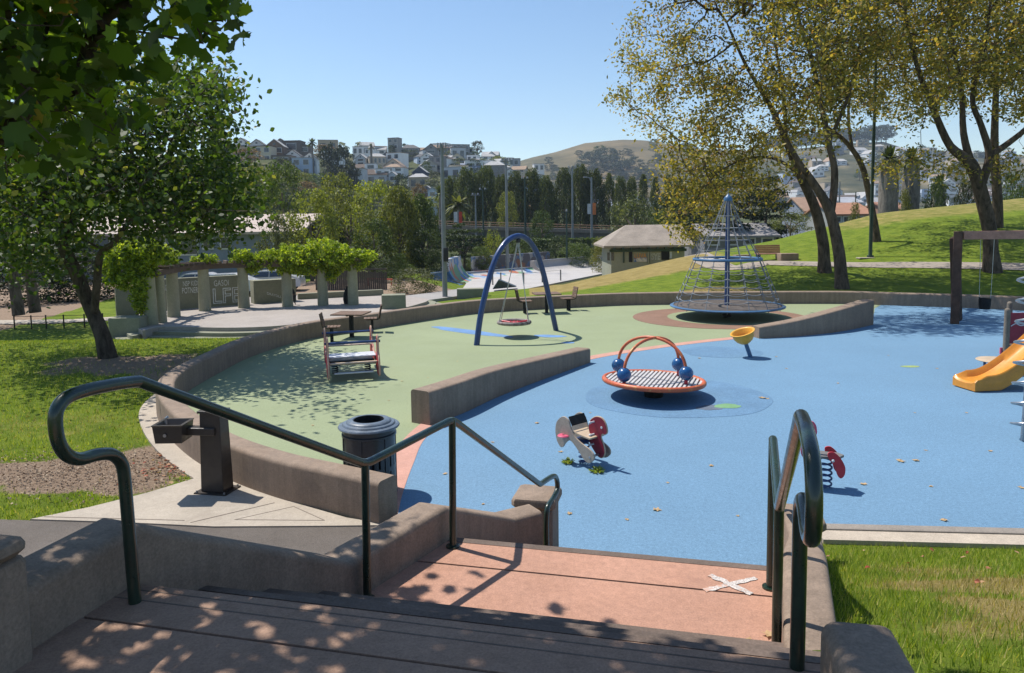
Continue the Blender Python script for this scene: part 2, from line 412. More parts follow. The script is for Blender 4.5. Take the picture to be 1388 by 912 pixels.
# ---- outlines on the playground floor
wall_px = [(525, 648), (450, 632), (378, 616), (312, 594), (263, 568), (233, 541), (224, 518), (243, 499), (283, 479), (329, 459), (386, 443), (432, 434), (486, 427), (540, 419.5), (629, 408), (698, 403.3), (790, 399), (860, 396.5), (998, 395), (1140, 394.5), (1215, 396.5), (1290, 398.5), (1388, 402), (1480, 407)]
OUT = [G(x, y, .5) for x, y in wall_px]
OUTS = [Vector((p.x, p.y)) for p in spline([(p.x, p.y, 0) for p in OUT], 7)]
cpx = [(533, 700), (541, 668), (556, 628), (572, 595), (606, 566), (660, 537), (722, 509), (793, 488.5), (860, 476.5), (940, 465.5), (1023, 456.5), (1100, 447), (1175, 433), (1186, 418)]
CUT = [Vector((p.x, p.y)) for p in spline([G(x, y) for x, y in cpx], 8)]
farend = min(range(len(OUTS)), key=lambda i: (OUTS[i] - CUT[-1]).length + (100 if OUTS[i].y < 26 else 0))
def sheet(name, poly, mat, z=0.0, th=.05, parent=None, kind='structure'):
    mb = MB(); mb.prism(poly, z - th, z); o = mb.build(name, mat, parent, smooth=0)
    if kind: tag(o, kind=kind)
    return o
sheet('green_safety_surface', OUTS[:farend + 1] + list(reversed(CUT)), GREEN, .001)
br = G(1115, 716); bl = G(770, 745)
bluep = CUT + OUTS[farend:] + [Vector((24, 24)), Vector((24, G(1388, 722).y - .3)), Vector((G(1388, 720).x, G(1388, 720).y)), Vector((br.x, br.y)), Vector((2.9, 7.0)), Vector((2.3, 6.2)), Vector((.0, 6.6)), Vector((-.2, 7.4)), Vector((-1.0, 8.2))]
sheet('blue_safety_surface', bluep, BLUE, .005)
# terracotta strip between the two colours
def ribbon(line, w, off=0.0):
    l, r = [], []
    for i, p in enumerate(line):
        a = line[max(i - 1, 0)]; b = line[min(i + 1, len(line) - 1)]; t = (b - a).normalized(); n = Vector((t.y, -t.x))
        l.append(p + n * (off - w / 2)); r.append(p + n * (off + w / 2))
    return l, r
l, r_ = ribbon(CUT[:8 * 11 + 1], .34, -.12)
sheet('terracotta_strip', l + list(reversed(r_)), PINK, .010, .03)
# brown disc below the rope climber with its green rim, patches
def disc(ce, rx, ry=None, n=48, wob=0, seed=0, rot=0):
    ry = ry or rx; rg = random.Random(seed); ph = [rg.uniform(0, 6.28) for _ in range(4)]
    out = []
    for k in range(n):
        t = 2 * math.pi * k / n; s = 1 + wob * (math.sin(2 * t + ph[0]) * .5 + math.sin(3 * t + ph[1]) * .3 + math.sin(7 * t + ph[2]) * .2)
        x, y = rx * s * math.cos(t), ry * s * math.sin(t)
        out.append(Vector((ce[0] + x * math.cos(rot) - y * math.sin(rot), ce[1] + x * math.sin(rot) + y * math.cos(rot))))
    return out
cc = G(985, 430)
inner_b = [p for p in disc((cc.x - .25, cc.y + .0), 3.05, 2.9, 64)]
sheet('brown_play_surface', inner_b, BROWN, .009, .02)
sheet('green_rim', disc((cc.x + .05, cc.y), 2.12, 2.05, 64), GREEN, .013, .02)
car_c = G(893, 538)
sheet('worn_surface_patch', disc((car_c.x + .35, car_c.y + .02), 1.75, 1.7, 64, .06, 3), DARKBLUE, .009, .02)
p = G(986, 551); sheet('green_repair_patch', disc(p, .26, .16, 24, .25, 5, .3), M('green_patch', (.17, .33, .16), .8), .013, .02)
p = G(962, 553); sheet('grey_repair_patch', disc(p, .3, .16, 24, .3, 6, .2), M('grey_patch', (.12, .15, .20), .8), .012, .02)
p = G(1234, 497); sheet('lime_repair_patch', disc(p, .2, .12, 20, .2, 8), M('lime_patch', (.28, .36, .12), .8), .009, .02)
p = G(995, 478); sheet('worn_surface_patch', disc((p.x - .3, p.y + .1), 1.0, .85, 40, .1, 9), DARKBLUE, .008, .02)
LB = M('light_blue_patch', (.14, .27, .50), .8, .15, 2)
for (x0, y0, x1, y1, hw) in ((583, 443, 696, 457, .30), (722, 455, 768, 456, .22), (762, 464, 778, 465, .15)):
    a = G(x0, y0); b = G(x1, y1); d = b - a
    sheet('blue_repair_patch', disc(((a.x + b.x) / 2, (a.y + b.y) / 2), d.length / 2, hw, 36, .22, int(x0), math.atan2(d.y, d.x)), LB, .006, .02)

# ---- low curved seat walls
mb = MB(); n = len(OUTS)
sweepwall(mb, OUTS, .34, [.5] * n, [-.3] * n, .06)
tag(mb.build('seat_wall', CONC), 'long low curved concrete wall round the green surface and the far edge of the blue', 'wall')
wa = [(569, 529, .60), (612, 516, .60), (660, 500.5, .56), (715, 487.5, .48), (790, 471, .36)]
pa = [G(x, y, z) for x, y, z in wa]; sa = spline([(p.x, p.y, w[2]) for p, w in zip(pa, wa)], 8)
mb = MB(); sweepwall(mb, [(p.x, p.y) for p in sa], .42, [p.z for p in sa], [-.2] * len(sa), .06)
tag(mb.build('seat_wall', CONC), 'short curved concrete wall tapering down between the carousel and the trash can', 'wall')
wb = [(1024, 442, .34), (1075, 433, .48), (1130, 419, .68), (1176, 405.5, .82)]
pb = [G(x, y, z) for x, y, z in wb]; sb = spline([(p.x, p.y, w[2]) for p, w in zip(pb, wb)], 8)
mb = MB(); sweepwall(mb, [(p.x, p.y) for p in sb], .42, [p.z for p in sb], [-.2] * len(sb), .06)
tag(mb.build('seat_wall', CONC), 'short curved concrete wall rising to the right beside the rope climbing cone', 'wall')

# ---- stairs. e: direction of descent
L1a = G(220, 795, 1.9); L1b = G(1040, 905, 1.9)
L2a = G(630, 730, 1.2); L2b = G(1035, 770, 1.2)
e = Vector((math.sin(R(13.6)), math.cos(R(13.6)))); nn = Vector((e.y, -e.x))
W1 = G(190, 712, 2.15); W2 = G(477, 763, 1.45); W3 = G(607, 687, 1.45); W4 = G(699, 703, .80); W5 = G(735, 694, .80)
W0 = Vector((W1.x - .26, W1.y - 1.0, 2.15))
R3 = G(1060, 745, 1.45); R2 = G(1062, 850, 1.45); Rb = G(1056, 905, 1.45)
def lx(y): return float(np.interp(y, [0, W0.y, W1.y, W2.y, W3.y, W4.y, 7.6], [-2.4, W0.x, W1.x, W2.x, W3.x, W4.x, .3])) - .1
def rx(y): return float(np.interp(y, [0, 2.4, R2.y, R3.y, 6.9], [1.0, 1.18, R2.x, R3.x, 2.6])) + .1
def across(o2, s):                                            # line across the stairs through o2 + e*s
    q = o2 + e * s; Lp = q.copy(); Rp = q.copy()
    for _ in range(12):
        Lp = q + nn * ((lx(Lp.y) - q.x) / nn.x); Rp = q + nn * ((rx(Rp.y) - q.x) / nn.x)
    return Lp, Rp
o1 = Vector((L1a.x, L1a.y)); o2 = Vector((L2a.x, L2a.y))
def slab(name, oa, s0, s1, ztop, mat, zb=-.1, kind='structure', ins=0):
    a, b = across(oa, s0); c_, d = across(oa, s1)
    mb = MB(); mb.prism([a, b, d, c_], zb, ztop); o = mb.build(name, mat, None, smooth=0); tag(o, kind=kind); return o
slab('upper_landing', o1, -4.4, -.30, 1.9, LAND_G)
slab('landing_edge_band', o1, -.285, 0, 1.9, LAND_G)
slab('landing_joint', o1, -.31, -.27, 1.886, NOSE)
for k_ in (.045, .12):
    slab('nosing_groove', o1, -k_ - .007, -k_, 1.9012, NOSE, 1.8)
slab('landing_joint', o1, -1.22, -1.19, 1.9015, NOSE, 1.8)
d12 = (o2 - o1).dot(e)                                        # landing to landing
n1 = 3; tr = .345
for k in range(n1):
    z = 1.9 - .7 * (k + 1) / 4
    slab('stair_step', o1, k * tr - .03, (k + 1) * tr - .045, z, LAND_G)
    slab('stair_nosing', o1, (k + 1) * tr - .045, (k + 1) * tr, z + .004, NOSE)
slab('lower_landing', o1, n1 * tr - .04, d12 - .42, 1.2, LAND_O)
slab('landing_joint', o1, d12 - .42, d12 - .40, 1.192, NOSE)
slab('lower_landing_band', o1, d12 - .40, d12 - .07, 1.2, LAND_O)
slab('stair_nosing', o1, d12 - .07, d12, 1.203, NOSE)
n2 = 6; tr2 = ((Vector((.25, 7.15)) - o2).dot(e)) / n2
for k in range(n2):
    z = 1.2 - 1.2 * (k + 1) / 7
    slab('stair_step', o2, k * tr2 - .03, (k + 1) * tr2 - .05, z, LAND_O)
    slab('stair_nosing', o2, (k + 1) * tr2 - .05, (k + 1) * tr2, z + .003, NOSE)
# chalk cross drawn on the lower landing
def stroke(x0, y0, x1, y1, w, z=1.2045):
    a = G(x0, y0, z); b = G(x1, y1, z); t = (b - a).normalized(); nrm = Vector((-t.y, t.x, 0)) * w / 2
    N = 14; l1, l2 = [], []
    rg = random.Random(int(x0))
    for i in range(N + 1):
        p = a.lerp(b, i / N); l1.append(p + nrm * rg.uniform(.6, 1.1)); l2.append(p - nrm * rg.uniform(.6, 1.1))
    return [(v.x, v.y) for v in l1 + l2[::-1]]
CHALK = M('white_chalk', (.72, .65, .60), .95, .12, 12, 120, .35, 0, stain=((.52, .31, .225), 13, .53))
cross = MB()
for s_ in ((962, 779, 1019, 805, .055), (955, 800, 1025, 783, .05)):
    cross.prism(stroke(*s_), 1.2035 + .001 * (s_[0] > 960), 1.2045 + .001 * (s_[0] > 960))
tag(cross.build('chalk_cross', CHALK, smooth=0), kind='structure')

# left stair wall: level, sloping, level, sloping, level; then the pillar
def wallpts(L_, sub=5):
    pts = [Vector(p) for p in L_]; out = []
    for i in range(len(pts) - 1):
        for k in range(sub):
            out.append(pts[i].lerp(pts[i + 1], k / sub))
    out.append(pts[-1]); return out
DARKC = CONC
def softwall(name, pts, w, side, label, zb=-.1, mat=CONC):
    P = wallpts(pts, 1)
    z = [p.z for p in P]; z2 = z
    mb = MB(); sweepwall(mb, [(p.x, p.y) for p in P], w, z2, [zb] * len(P), .045, side)
    return tag(mb.build(name, mat), label, 'wall')
Wp = W5
softwall('stair_wall', [W0, W1, W2, W3, W4, W5], .27, -1, 'stepped brown concrete wall along the left side of the stairs')
R1b = Vector((R2.x - .4, R2.y - 1.4, 1.45))
R4 = Vector((2.36, 6.15, .80)); R5 = Vector((2.46, 6.55, .80))
softwall('stair_wall', [R1b, R2, R3, R4, R5], .26, 1, 'sunlit brown concrete wall along the right side of the lower landing')
# broad wall end at the bottom right
q1 = G(1163, 845, 2.12); q0 = q1 - Vector((.26, 1.3, 0)); q2 = q1
mb = MB(); qs = [q0.lerp(q2, k / 6) for k in range(7)]
sweepwall(mb, [(p.x, p.y) for p in qs], .235, [p.z for p in qs], [.8] * 7, .05); tag(mb.build('stair_wall', CONC), 'broad round-edged top of concrete wall at the bottom right beside the lawn', 'wall')
def pillar(px, py, z, w, rz, label, zb=-.1, capov=.03):
    p = G(px, py, z); t = thing('stair_pillar', label, 'pillar', (p.x, p.y, zb))
    mb = MB(); mb.bbox((p.x, p.y, (z - .11 + zb) / 2), (w - .04, w - .04, z - .11 - zb), .02, rz); mb.build('shaft', CONC, t)
    mb = MB(); mb.bbox((p.x, p.y, z - .055 + .002), (w + capov, w + capov, .115), .035, rz); mb.build('cap', CONC, t)
    mb = MB(); mb.box((p.x, p.y, z - .116), (w - .07, w - .07, .03), rz); mb.build('joint', NOSE, t)
    return p
pl = pillar(728, 667, .74, .42, -R(13.6), 'square concrete pillar with a cap at the foot of the stairs, left of the blue')
pr = pillar(1081, 694, .74, .42, -R(13.6), 'square concrete pillar behind the right handrail at the foot of the stairs')
pt = Vector((-2.10, 2.46)); t = thing('stair_pillar', 'dark shaded concrete pillar cut off by the left edge of the photo', 'pillar', (pt.x, pt.y, 0))
mb = MB(); mb.bbox((pt.x, pt.y, 1.15), (.5, .5, 2.3), .03, -R(13.6)); mb.build('shaft', CONC, t)
mb = MB(); mb.bbox((pt.x, pt.y, 2.335), (.504, .504, .07), .03, -R(13.6)); mb.build('cap', CONC, t)

# ---- asphalt path left, pads, kerbs
def terr_sheet(name, outline_px=None, poly=None, mat=None, dz=.012, step=.25, kind='structure'):
    poly = poly or [TG(x, y) for x, y in outline_px]; P2 = [(p[0], p[1]) for p in poly]
    import bmesh
    bm = bmesh.new(); vs = [bm.verts.new((x, y, 0)) for x, y in P2]; bm.faces.new(vs)
    xs = [p[0] for p in P2]; ys = [p[1] for p in P2]
    for ax, lo, hi in ((0, min(xs), max(xs)), (1, min(ys), max(ys))):
        k = lo + step
        while k < hi:
            co = (k, 0, 0) if ax == 0 else (0, k, 0); no = (1, 0, 0) if ax == 0 else (0, 1, 0)
            bmesh.ops.bisect_plane(bm, geom=bm.verts[:] + bm.edges[:] + bm.faces[:], plane_co=co, plane_no=no); k += step
    for v in bm.verts: v.co.z = h(v.co.x, v.co.y) + dz
    me = bpy.data.meshes.new(name); bm.to_mesh(me); bm.free(); me.materials.append(mat)
    me.polygons.foreach_set('use_smooth', [True] * len(me.polygons)); o = bpy.data.objects.new(name, me); COL.objects.link(o)
    return tag(o, kind=kind)
fa = [G(-200, 697), G(41, 704), G(165, 706), G(290, 712), G(450, 710), G(520, 705)]
aspoly = [Vector((-14, 2.6)), Vector((-14, 8.7))] + [Vector((p.x, p.y)) for p in fa] + [Vector((-.9, 7.6)), Vector((-.35, 6.9)), Vector((-.25, 6.2)), Vector((W3.x - .12, W3.y)), Vector((W2.x - .12, W2.y)), Vector((W1.x - .15, W1.y)), Vector((W1.x - .3, 2.6))]
terr_sheet('asphalt_path', poly=aspoly, mat=ASPH, dz=.02, step=.3)
padpx = [(41, 704), (120, 688), (200, 668), (272, 646), (322, 662), (400, 682), (470, 702), (532, 712), (450, 713), (290, 714), (165, 708)]
sheet('concrete_pad', [Vector((G(x, y).x, G(x, y).y)) for x, y in padpx], PALE, .006, .05)
# inset triangle grooves
GRV = M('groove', (.22, .18, .145), .9, .1, 5, 60, .1, 0)
mb = MB(); tri = [G(318, 705), G(398, 687), G(440, 706)]
for a, b in ((0, 1), (1, 2), (2, 0)):
    A, B = tri[a], tri[b]; d = (B - A); nrm = Vector((-d.y, d.x, 0)).normalized() * .006
    mb.prism([A + nrm, B + nrm, B - nrm, A - nrm], .004, .0085 + a * .0004)
for (x0, y0, x1, y1) in ((258, 709, 372, 682), (60, 701, 250, 706)):
    A, B = G(x0, y0), G(x1, y1); d = B - A; nrm = Vector((-d.y, d.x, 0)).normalized() * .007; mb.prism([A + nrm, B + nrm, B - nrm, A - nrm], .004, .0095)
tag(mb.build('pad_grooves', GRV, smooth=0), kind='structure')
# pale kerb following the outside of the seat wall on the left
i0 = 0; seg = OUTS[10:66]; kl, kr = ribbon(seg, .34, -.30)
o = sheet('outer_kerb', kl + kr[::-1], PALE, .004, .06)
# kerb between the blue surface and the right lawn
k0 = G(1098, 713); k1 = G(1388, 720); kd = (k1 - k0); kd.z = 0; kd.normalize(); kn = Vector((kd.y, -kd.x, 0))
A = k0 + kd * .02; B = k1 + kd * 12
mb = MB(); mb.bbox(((A.x + B.x) / 2 + kn.x * .07, (A.y + B.y) / 2 + kn.y * .07, -.02), ((B - A).length, .16, .12), .02, math.atan2(kd.y, kd.x))
tag(mb.build('kerb', M('kerb_concrete', (.27, .235, .20), .88, .15, 2, 60, .15, .004)), kind='structure')
a0 = A + kn * .15; b0 = B + kn * .15
sheet('lawn_edging', [a0, b0, b0 + kn * .25, a0 + kn * .25], M('edging_concrete', (.50, .42, .33), .9, .12, 2, 60, .15, .004), .02, .09)
for w_, z_ in ((0, 0),):
    pass

# ---- paths further off
def path(name, pxs, w, mat, Dz=.03, sub=6, cross=3):
    ctr = spline([TG(x, y) for x, y in pxs], sub); P2 = [Vector((p.x, p.y)) for p in ctr]; l, r = ribbon(P2, w)
    V, Fs = [], []
    for i in range(len(P2)):
        for k in range(cross + 1):
            q = l[i].lerp(r[i], k / cross); V.append((q.x, q.y, h(q.x, q.y) + Dz))
    for i in range(len(P2) - 1):
        for k in range(cross):
            a = i * (cross + 1) + k; Fs.append((a, a + 1, a + cross + 2, a + cross + 1))
    return tag(mk(name, V, Fs, mat), kind='structure')
PATHC = M('path_paving', (.33, .28, .235), .9, .12, .8, 30, .12, .004)
path('mound_path', [(900, 353), (960, 354.5), (1040, 356.5), (1120, 358.5), (1200, 359.5), (1290, 360), (1388, 362), (1500, 366)], 1.7, PATHC)
path('lawn_path', [(-80, 438), (30, 437), (90, 436), (140, 433), (180, 431)], 1.5, PALE)
sheet('road', [Vector((q.x, q.y)) for q in (G(505, 415, -1.0), G(560, 411, -1.0), G(625, 402, -1.0), G(628, 392, -1.0), G(560, 401, -1.0), G(520, 405, -1.0))], M('road_grey', (.34, .32, .30), .9, .1, .7, 30, .1), .0, .3)
bpy.data.objects['road'].location.z = -.93

# ---- plaza (raised round terrace) with two steps
plz = [(190, 447), (222, 442.5), (307, 444), (376, 441.5), (436, 434.5), (500, 425), (560, 414), (575, 404), (480, 398), (400, 400), (330, 403), (230, 412), (185, 428)]
def plaza_poly(z): return [Vector((p.x, p.y)) for p in spline([G(x, y, z) for x, y in plz], 6, True)]
PP = plaza_poly(-.6); pc = sum(PP, Vector((0, 0))) / len(PP)
PLZM = M('plaza_paving', (.37, .325, .29), .85, .10, .6, 24, .1, .004)
sheet('plaza_paving', PP, PLZM, -.6, .5)
def grow(poly, d): return [p + (p - pc).normalized() * d for p in poly]
sheet('plaza_step', grow(PP, .45), CONCG, -.755, .5); sheet('plaza_step', grow(PP, .9), CONCG, -.90, .4)

# ============================================================ HANDRAILS
def rail(label, segs, posts, r=.026):
    t = thing('handrail', label, 'handrail', posts[0][0])
    mb = MB()
    pts = []
    for s_ in segs: pts += s_
    # round the corners
    out = [pts[0]]
    for i in range(1, len(pts) - 1):
        a, b, c_ = pts[i - 1], pts[i], pts[i + 1]; d = min((a - b).length, (c_ - b).length) * .35; d = min(d, .05)
        p = b + (a - b).normalized() * d; q = b + (c_ - b).normalized() * d
        out += [p, (p + q) * .25 + b * .5, q]
    out.append(pts[-1]); mb.tube(out, r, 16); mb.build('rail', RAIL, t, smooth=60)
    for a, b in posts:
        mb = MB(); mb.cyl(a, b, r * .97, seg=16); mb.build('post', RAIL, t, smooth=60)
        mb = MB(); mb.cyl(a - Vector((0, 0, .002)), a + Vector((0, 0, .012)), r * 1.9, seg=16); mb.build('base_collar', RAIL, t)
    return t
P1 = G(183, 816, 1.9); P2 = G(498, 813, 1.2); P3 = G(614, 741, 1.2)
e3 = (e.x, e.y, 0)
loop = spline([VP(x, y, P1, e3) for x, y in ((169, 650), (165, 628), (152, 616), (132, 616), (108, 622), (90, 616), (79, 598), (75, 572), (78, 553), (92, 538), (120, 528), (160, 520), (188, 516.5))], 4)
d12v = P2 - P1
m12 = [VP(495, 629, P1, d12v)]
d23 = P3 - P2; m23 = [VP(613, 568.5, P2, d23)]
P4 = Vector((pl.x - .02, pl.y - .33, 0)); P4 = G(742, 737, .0) if False else Vector((.30, 6.95, 0))
d34 = P4 - P3
endc = [VP(x, y, P3, d34) for x, y in ((734, 655), (741, 650), (748, 640.5), (751, 636))]
top4 = VP(733, 656, P3, d34)
tail = spline([VP(x, y, P3, d34) for x, y in ((733, 656), (745, 648), (751, 648.5), (754, 656), (753.5, 668), (746, 680), (741, 690), (740, 705))], 4)
tail = spline([VP(x, y, P3, d34) for x, y in ((732, 656.5), (748, 646), (754, 648), (755.5, 662), (750, 675), (742, 688), (740.5, 710))], 5)
bot = tail[-1].copy(); bot.z = .17
rail('dark green tubular handrail down the left side of the stairs with a looped top end', [[Vector((P1.x, P1.y, P1.z))] + loop, m12, m23, tail, [bot]], [(P2, m12[0]), (P3, m23[0])])
# right rail
Q1 = Vector((PX(1087, 600, 2.5).x, 2.5, 1.9)); Q2 = G(1052, 898, 1.2); Q3 = G(1044, 797, 1.2); Q4 = Vector((2.38, 6.6, 0))
dq = Vector((Q2.x - Q1.x, Q2.y - Q1.y, 0))
ev = Vector((.27, .96, 0))
lp = [Vector((Q1.x, Q1.y, 1.9)), Vector((Q1.x, Q1.y, 2.42))]
def along(s, z): return Vector((Q1.x, Q1.y, 0)) + ev * s + Vector((0, 0, z))
lp2 = spline([along(0, 2.46), along(-.03, 2.52), along(-.10, 2.545), along(-.24, 2.50), along(-.33, 2.52), along(-.36, 2.60), along(-.345, 2.69), along(-.27, 2.765), along(-.12, 2.80), along(.04, 2.805)], 5)
v2 = Vector((Q2.x, Q2.y, 0)) + Vector((0, 0, PX(1055, 690, Q2.y).z)); v3 = Vector((Q3.x, Q3.y, PX(1045, 594, Q3.y).z))
v4 = Vector((Q4.x, Q4.y, PX(1037, 657, Q4.y).z))
dd = (v4 - v3); dd.z = 0; dd.normalize()
tl = [v4 + dd * .0, v4 + dd * .16 + Vector((0, 0, .05)), v4 + dd * .24 + Vector((0, 0, .0)), v4 + dd * .24 + Vector((0, 0, -.10)), v4 + dd * .12 + Vector((0, 0, -.25)), v4 + dd * .10 + Vector((0, 0, -.4))]
tl = spline(tl, 4); be = tl[-1].copy(); be.z = .05
rail('dark green tubular handrail down the right side of the stairs beside the lawn', [lp[:1], lp2, [v2], [v3], tl, [be]], [(Q2, v2), (Q3, v3)])
# ============================================================ PLAY EQUIPMENT AND FURNITURE
METAL = M('silver_metal', (.45, .46, .48), .35, .1, 4, 60, .05, 0, metal=.9)
ROPE = M('grey_rope', (.24, .26, .29), .7, .15, 10, 100, .2, 0)
NAVY = M('navy_paint', (.012, .045, .16), .35, .2, 3, 60, .08, 0, spec=.5, coat=.3)
SKYB = M('blue_steel_paint', (.05, .14, .28), .4, .2, 3, 60, .08, 0, coat=.2)
DARKM = M('dark_metal', (.022, .020, .018), .5, .3, 5, 60, .1, .0006)
BINM = M('bin_paint', (.034, .041, .052), .38, .25, 5, 60, .12, .0006, coat=.2)
BINTOP = M('bin_lid_paint', (.13, .165, .21), .42, .3, 6, 60, .2, .0006, stain=((.30, .27, .24), 6, .6))
BLACK = M('black_rubber', (.012, .012, .013), .8, .3, 5, 60, .1, 0)
SLATW = M('weathered_wood', (.19, .12, .085), .85, .25, 5, 60, .2, .003)
SLATD = M('dark_wood', (.085, .058, .042), .85, .25, 5, 60, .2, .003)
REDW = M('red_brown_beam', (.46, .24, .17), .8, .2, 4, 60, .2, .003)
POSTW = M('dark_post_wood', (.10, .056, .038), .85, .3, 5, 60, .2, .004)
REDP = M('red_panel', (.50, .035, .055), .5, .12, 5, 60, .05, 0)
MAROON = M('maroon_panel', (.26, .018, .04), .5, .15, 5, 60, .05, 0)
PINKP = M('pink_panel', (.62, .10, .18), .5, .12, 5, 60, .05, 0)
BEIGEP = M('beige_panel', (.52, .40, .28), .55, .12, 5, 60, .1, 0)
WHITEP = M('pale_panel', (.62, .63, .66), .5, .1, 5, 60, .1, 0)
ORANGE = M('orange_plastic', (.66, .27, .035), .42, .12, 3, 60, .06, 0, coat=.15)
ORRED = M('orange_red_paint', (.60, .13, .055), .42, .18, 4, 60, .15, 0, stain=((.62, .33, .10), 9, .55))
YELLOW = M('yellow_plastic', (.70, .36, .05), .45, .12, 4, 60, .06, 0)
TEAL = M('ball_blue', (.012, .085, .24), .25, .3, 6, 60, .06, 0, coat=.5, stain=((.10, .085, .07), 7, .64))
V3 = Vector

# ---- arch swing
F1 = G(650, 467); F2 = G(750, 448.5); mid = (F1 + F2) / 2; dA = (F2 - F1); dA.z = 0; nA = V3((-dA.y, dA.x, 0)).normalized()
t = thing('arch_swing', 'tall navy blue steel arch standing on the green surface with a round basket swing', 'swing', (mid.x, mid.y, 0))
ap = [VP(x, y, F1, dA) for x, y in ((646, 467), (651, 430), (659, 393), (667, 364), (675, 344), (686, 328), (698, 320.5), (709, 321), (720, 330), (729, 346), (737, 372), (744, 402), (750, 430), (754, 449))]
ap[0].z = -.02; ap[-1].z = -.02
mb = MB(); mb.tube(spline(ap, 5), .085, 14); mb.build('arch', NAVY, t, smooth=60)
apex = ap[6].lerp(ap[7], .4)
b_ = V3((G(697, 438, .42).x, G(697, 438, .42).y, .45)); rb = .53
mb = MB(); mb.lathe([(rb - .055 + .055 * math.cos(a), .055 * math.sin(a)) for a in np.linspace(0, 2 * math.pi, 12, endpoint=False)], b_, 40, closed=True)
bk = mb.build('basket_rim', M('rim_worn', (.30, .26, .24), .7, .3, 8, 60, .2, 0, stain=((.05, .04, .04), 5, .5)), t, smooth=60)
mb = MB()
for i in range(9):
    o_ = -rb * .85 + rb * 1.7 * i / 8; hl = math.sqrt(max(.01, (rb - .05) ** 2 - o_ * o_))
    mb.tube([b_ + V3((o_, -hl, 0)), b_ + V3((o_, 0, -.05)), b_ + V3((o_, hl, 0))], .012, 6)
    mb.tube([b_ + V3((-hl, o_, .0)), b_ + V3((0, o_, -.045)), b_ + V3((hl, o_, 0))], .012, 6)
mb.build('basket_net', REDP, t)
mb = MB(); mb.lathe([(.01, -.06), (.2, -.052), (.36, -.035), (rb - .05, -.01), (rb - .05, .0), (.36, -.025), (.2, -.042), (.01, -.05)], b_, 32); mb.build('mat', M('basket_mat', (.30, .07, .07), .8, .3, 6, 60, .2), t)
mb = MB()
for k in range(3):
    a = k * 2.1 + .5; mb.tube([b_ + V3((math.cos(a) * rb * .9, math.sin(a) * rb * .9, .02)), b_ + V3((math.cos(a) * .15, math.sin(a) * .0, .0))], .03, 6)
mb.build('red_pad', REDP, t)
for k, (ax_, ay_) in enumerate(((-.46, -.22), (.44, -.30), (.42, .3), (-.40, .34))):
    mb = MB(); top = apex + V3((0.02 * (-1) ** k, 0, -.10)); mb.tube([top, top.lerp(b_ + V3((ax_, ay_, .02)), .3) + V3((.0, 0, 0)), b_ + V3((ax_, ay_, .03))], .011, 6); mb.build('chain', METAL, t)
mb = MB(); mb.bbox(apex + V3((0, 0, -.12)), (.14, .1, .12), .02, math.atan2(dA.y, dA.x)); mb.build('swivel', DARKM, t)

# ---- rope climbing cone
cc = G(985, 430); t = thing('rope_climber', 'cone shaped rope net climber on a turning round platform with a blue centre pole', 'climber', (cc.x, cc.y, 0))
base = V3((cc.x, cc.y, 0)); zt = PX(985, 266, cc.y).z
prof = [(1.93, .27), (1.97, .30), (1.95, .35), (1.88, .36)]
mb = MB(); mb.lathe([(1.84, .39), (1.93, .385), (1.975, .40), (1.98, .43), (1.94, .452), (1.86, .452)], base, 64, closed=True); mb.build('platform_rim', SKYB, t, smooth=50)
mb = MB(); mb.lathe([(.02, .40), (1.86, .40), (1.86, .438), (.02, .438)], base, 64, closed=True)
mb.build('platform', M('platform_mesh', (.14, .115, .10), .7, .3, 3, 50, .25, .003), t)
mb = MB(); mb.cyl(base, base + V3((0, 0, .40)), .16, .13, 20); mb.build('pedestal', DARKM, t)
mb = MB(); mb.tube([base + V3((0, 0, .33)), base + V3((0, 0, 2.2)), base + V3((0, 0, zt - .1))], [.085, .085, .07], 16); mb.build('pole', NAVY, t, smooth=60)
mb = MB(); mb.lathe([(.01, zt + .10), (.03, zt + .06), (.10, zt), (.15, zt - .07), (.15, zt - .16), (.09, zt - .17)], base, 20); mb.cyl(base + V3((0, 0, zt)), base + V3((0, 0, zt + .28)), .012, .006, 6); mb.build('pole_cap', SKYB, t)
zr_ = PX(985, 351, cc.y).z; rr_ = 1.15
zr2 = PX(985, 309, cc.y).z
mb = MB(); mb.lathe([(rr_ + .05 * math.cos(a), zr_ + .05 * math.sin(a)) for a in np.linspace(0, 2 * math.pi, 10, endpoint=False)], base, 48, closed=True); mb.build('hoop', SKYB, t, smooth=60)
def rad_at(z):
    return float(np.interp(z, [.34, zr_, zr2, zt - .12], [1.88, rr_, .52, .12]))
NR = 16
for k in range(NR):
    a = 2 * math.pi * (k + .3) / NR; u = V3((math.cos(a), math.sin(a), 0))
    zs = np.linspace(.34, zr_, 6)
    mb = MB(); mb.tube([base + u * rad_at(z) + V3((0, 0, z)) for z in (.34, zr_, zr2, zt - .12)], .0125, 6, caps=False); mb.build('rope', ROPE, t)
levels = [(.70, .05), (.95, .05), (1.20, .05), (1.46, .05), (1.72, .03)] + [(zr_ + (zr2 - zr_) * f, .012) for f in (.3, .62)] + [(zr2, .0), (zr2 + .42, .0)]
for z, sag in levels:
    ring = []
    for k in range(NR):
        a0_ = 2 * math.pi * (k + .3) / NR
        for q in range(4):
            a = a0_ + 2 * math.pi / NR * q / 4; s_ = sag * (1 - (2 * q / 4 - 1) ** 2) if q else 0
            ring.append(base + V3((math.cos(a), math.sin(a), 0)) * (rad_at(z) * (1 - .012 * (q in (1, 2, 3)))) + V3((0, 0, z - s_)))
    mb = MB(); mb.tube(ring, [(.024 if (i_ % 4 == 0 and sag > .02) else (.010 if z < zr2 - .01 else .016)) for i_ in range(len(ring))], 6, closed=True); mb.build('rope_ring', ROPE, t)
    if sag > .02:
        pass
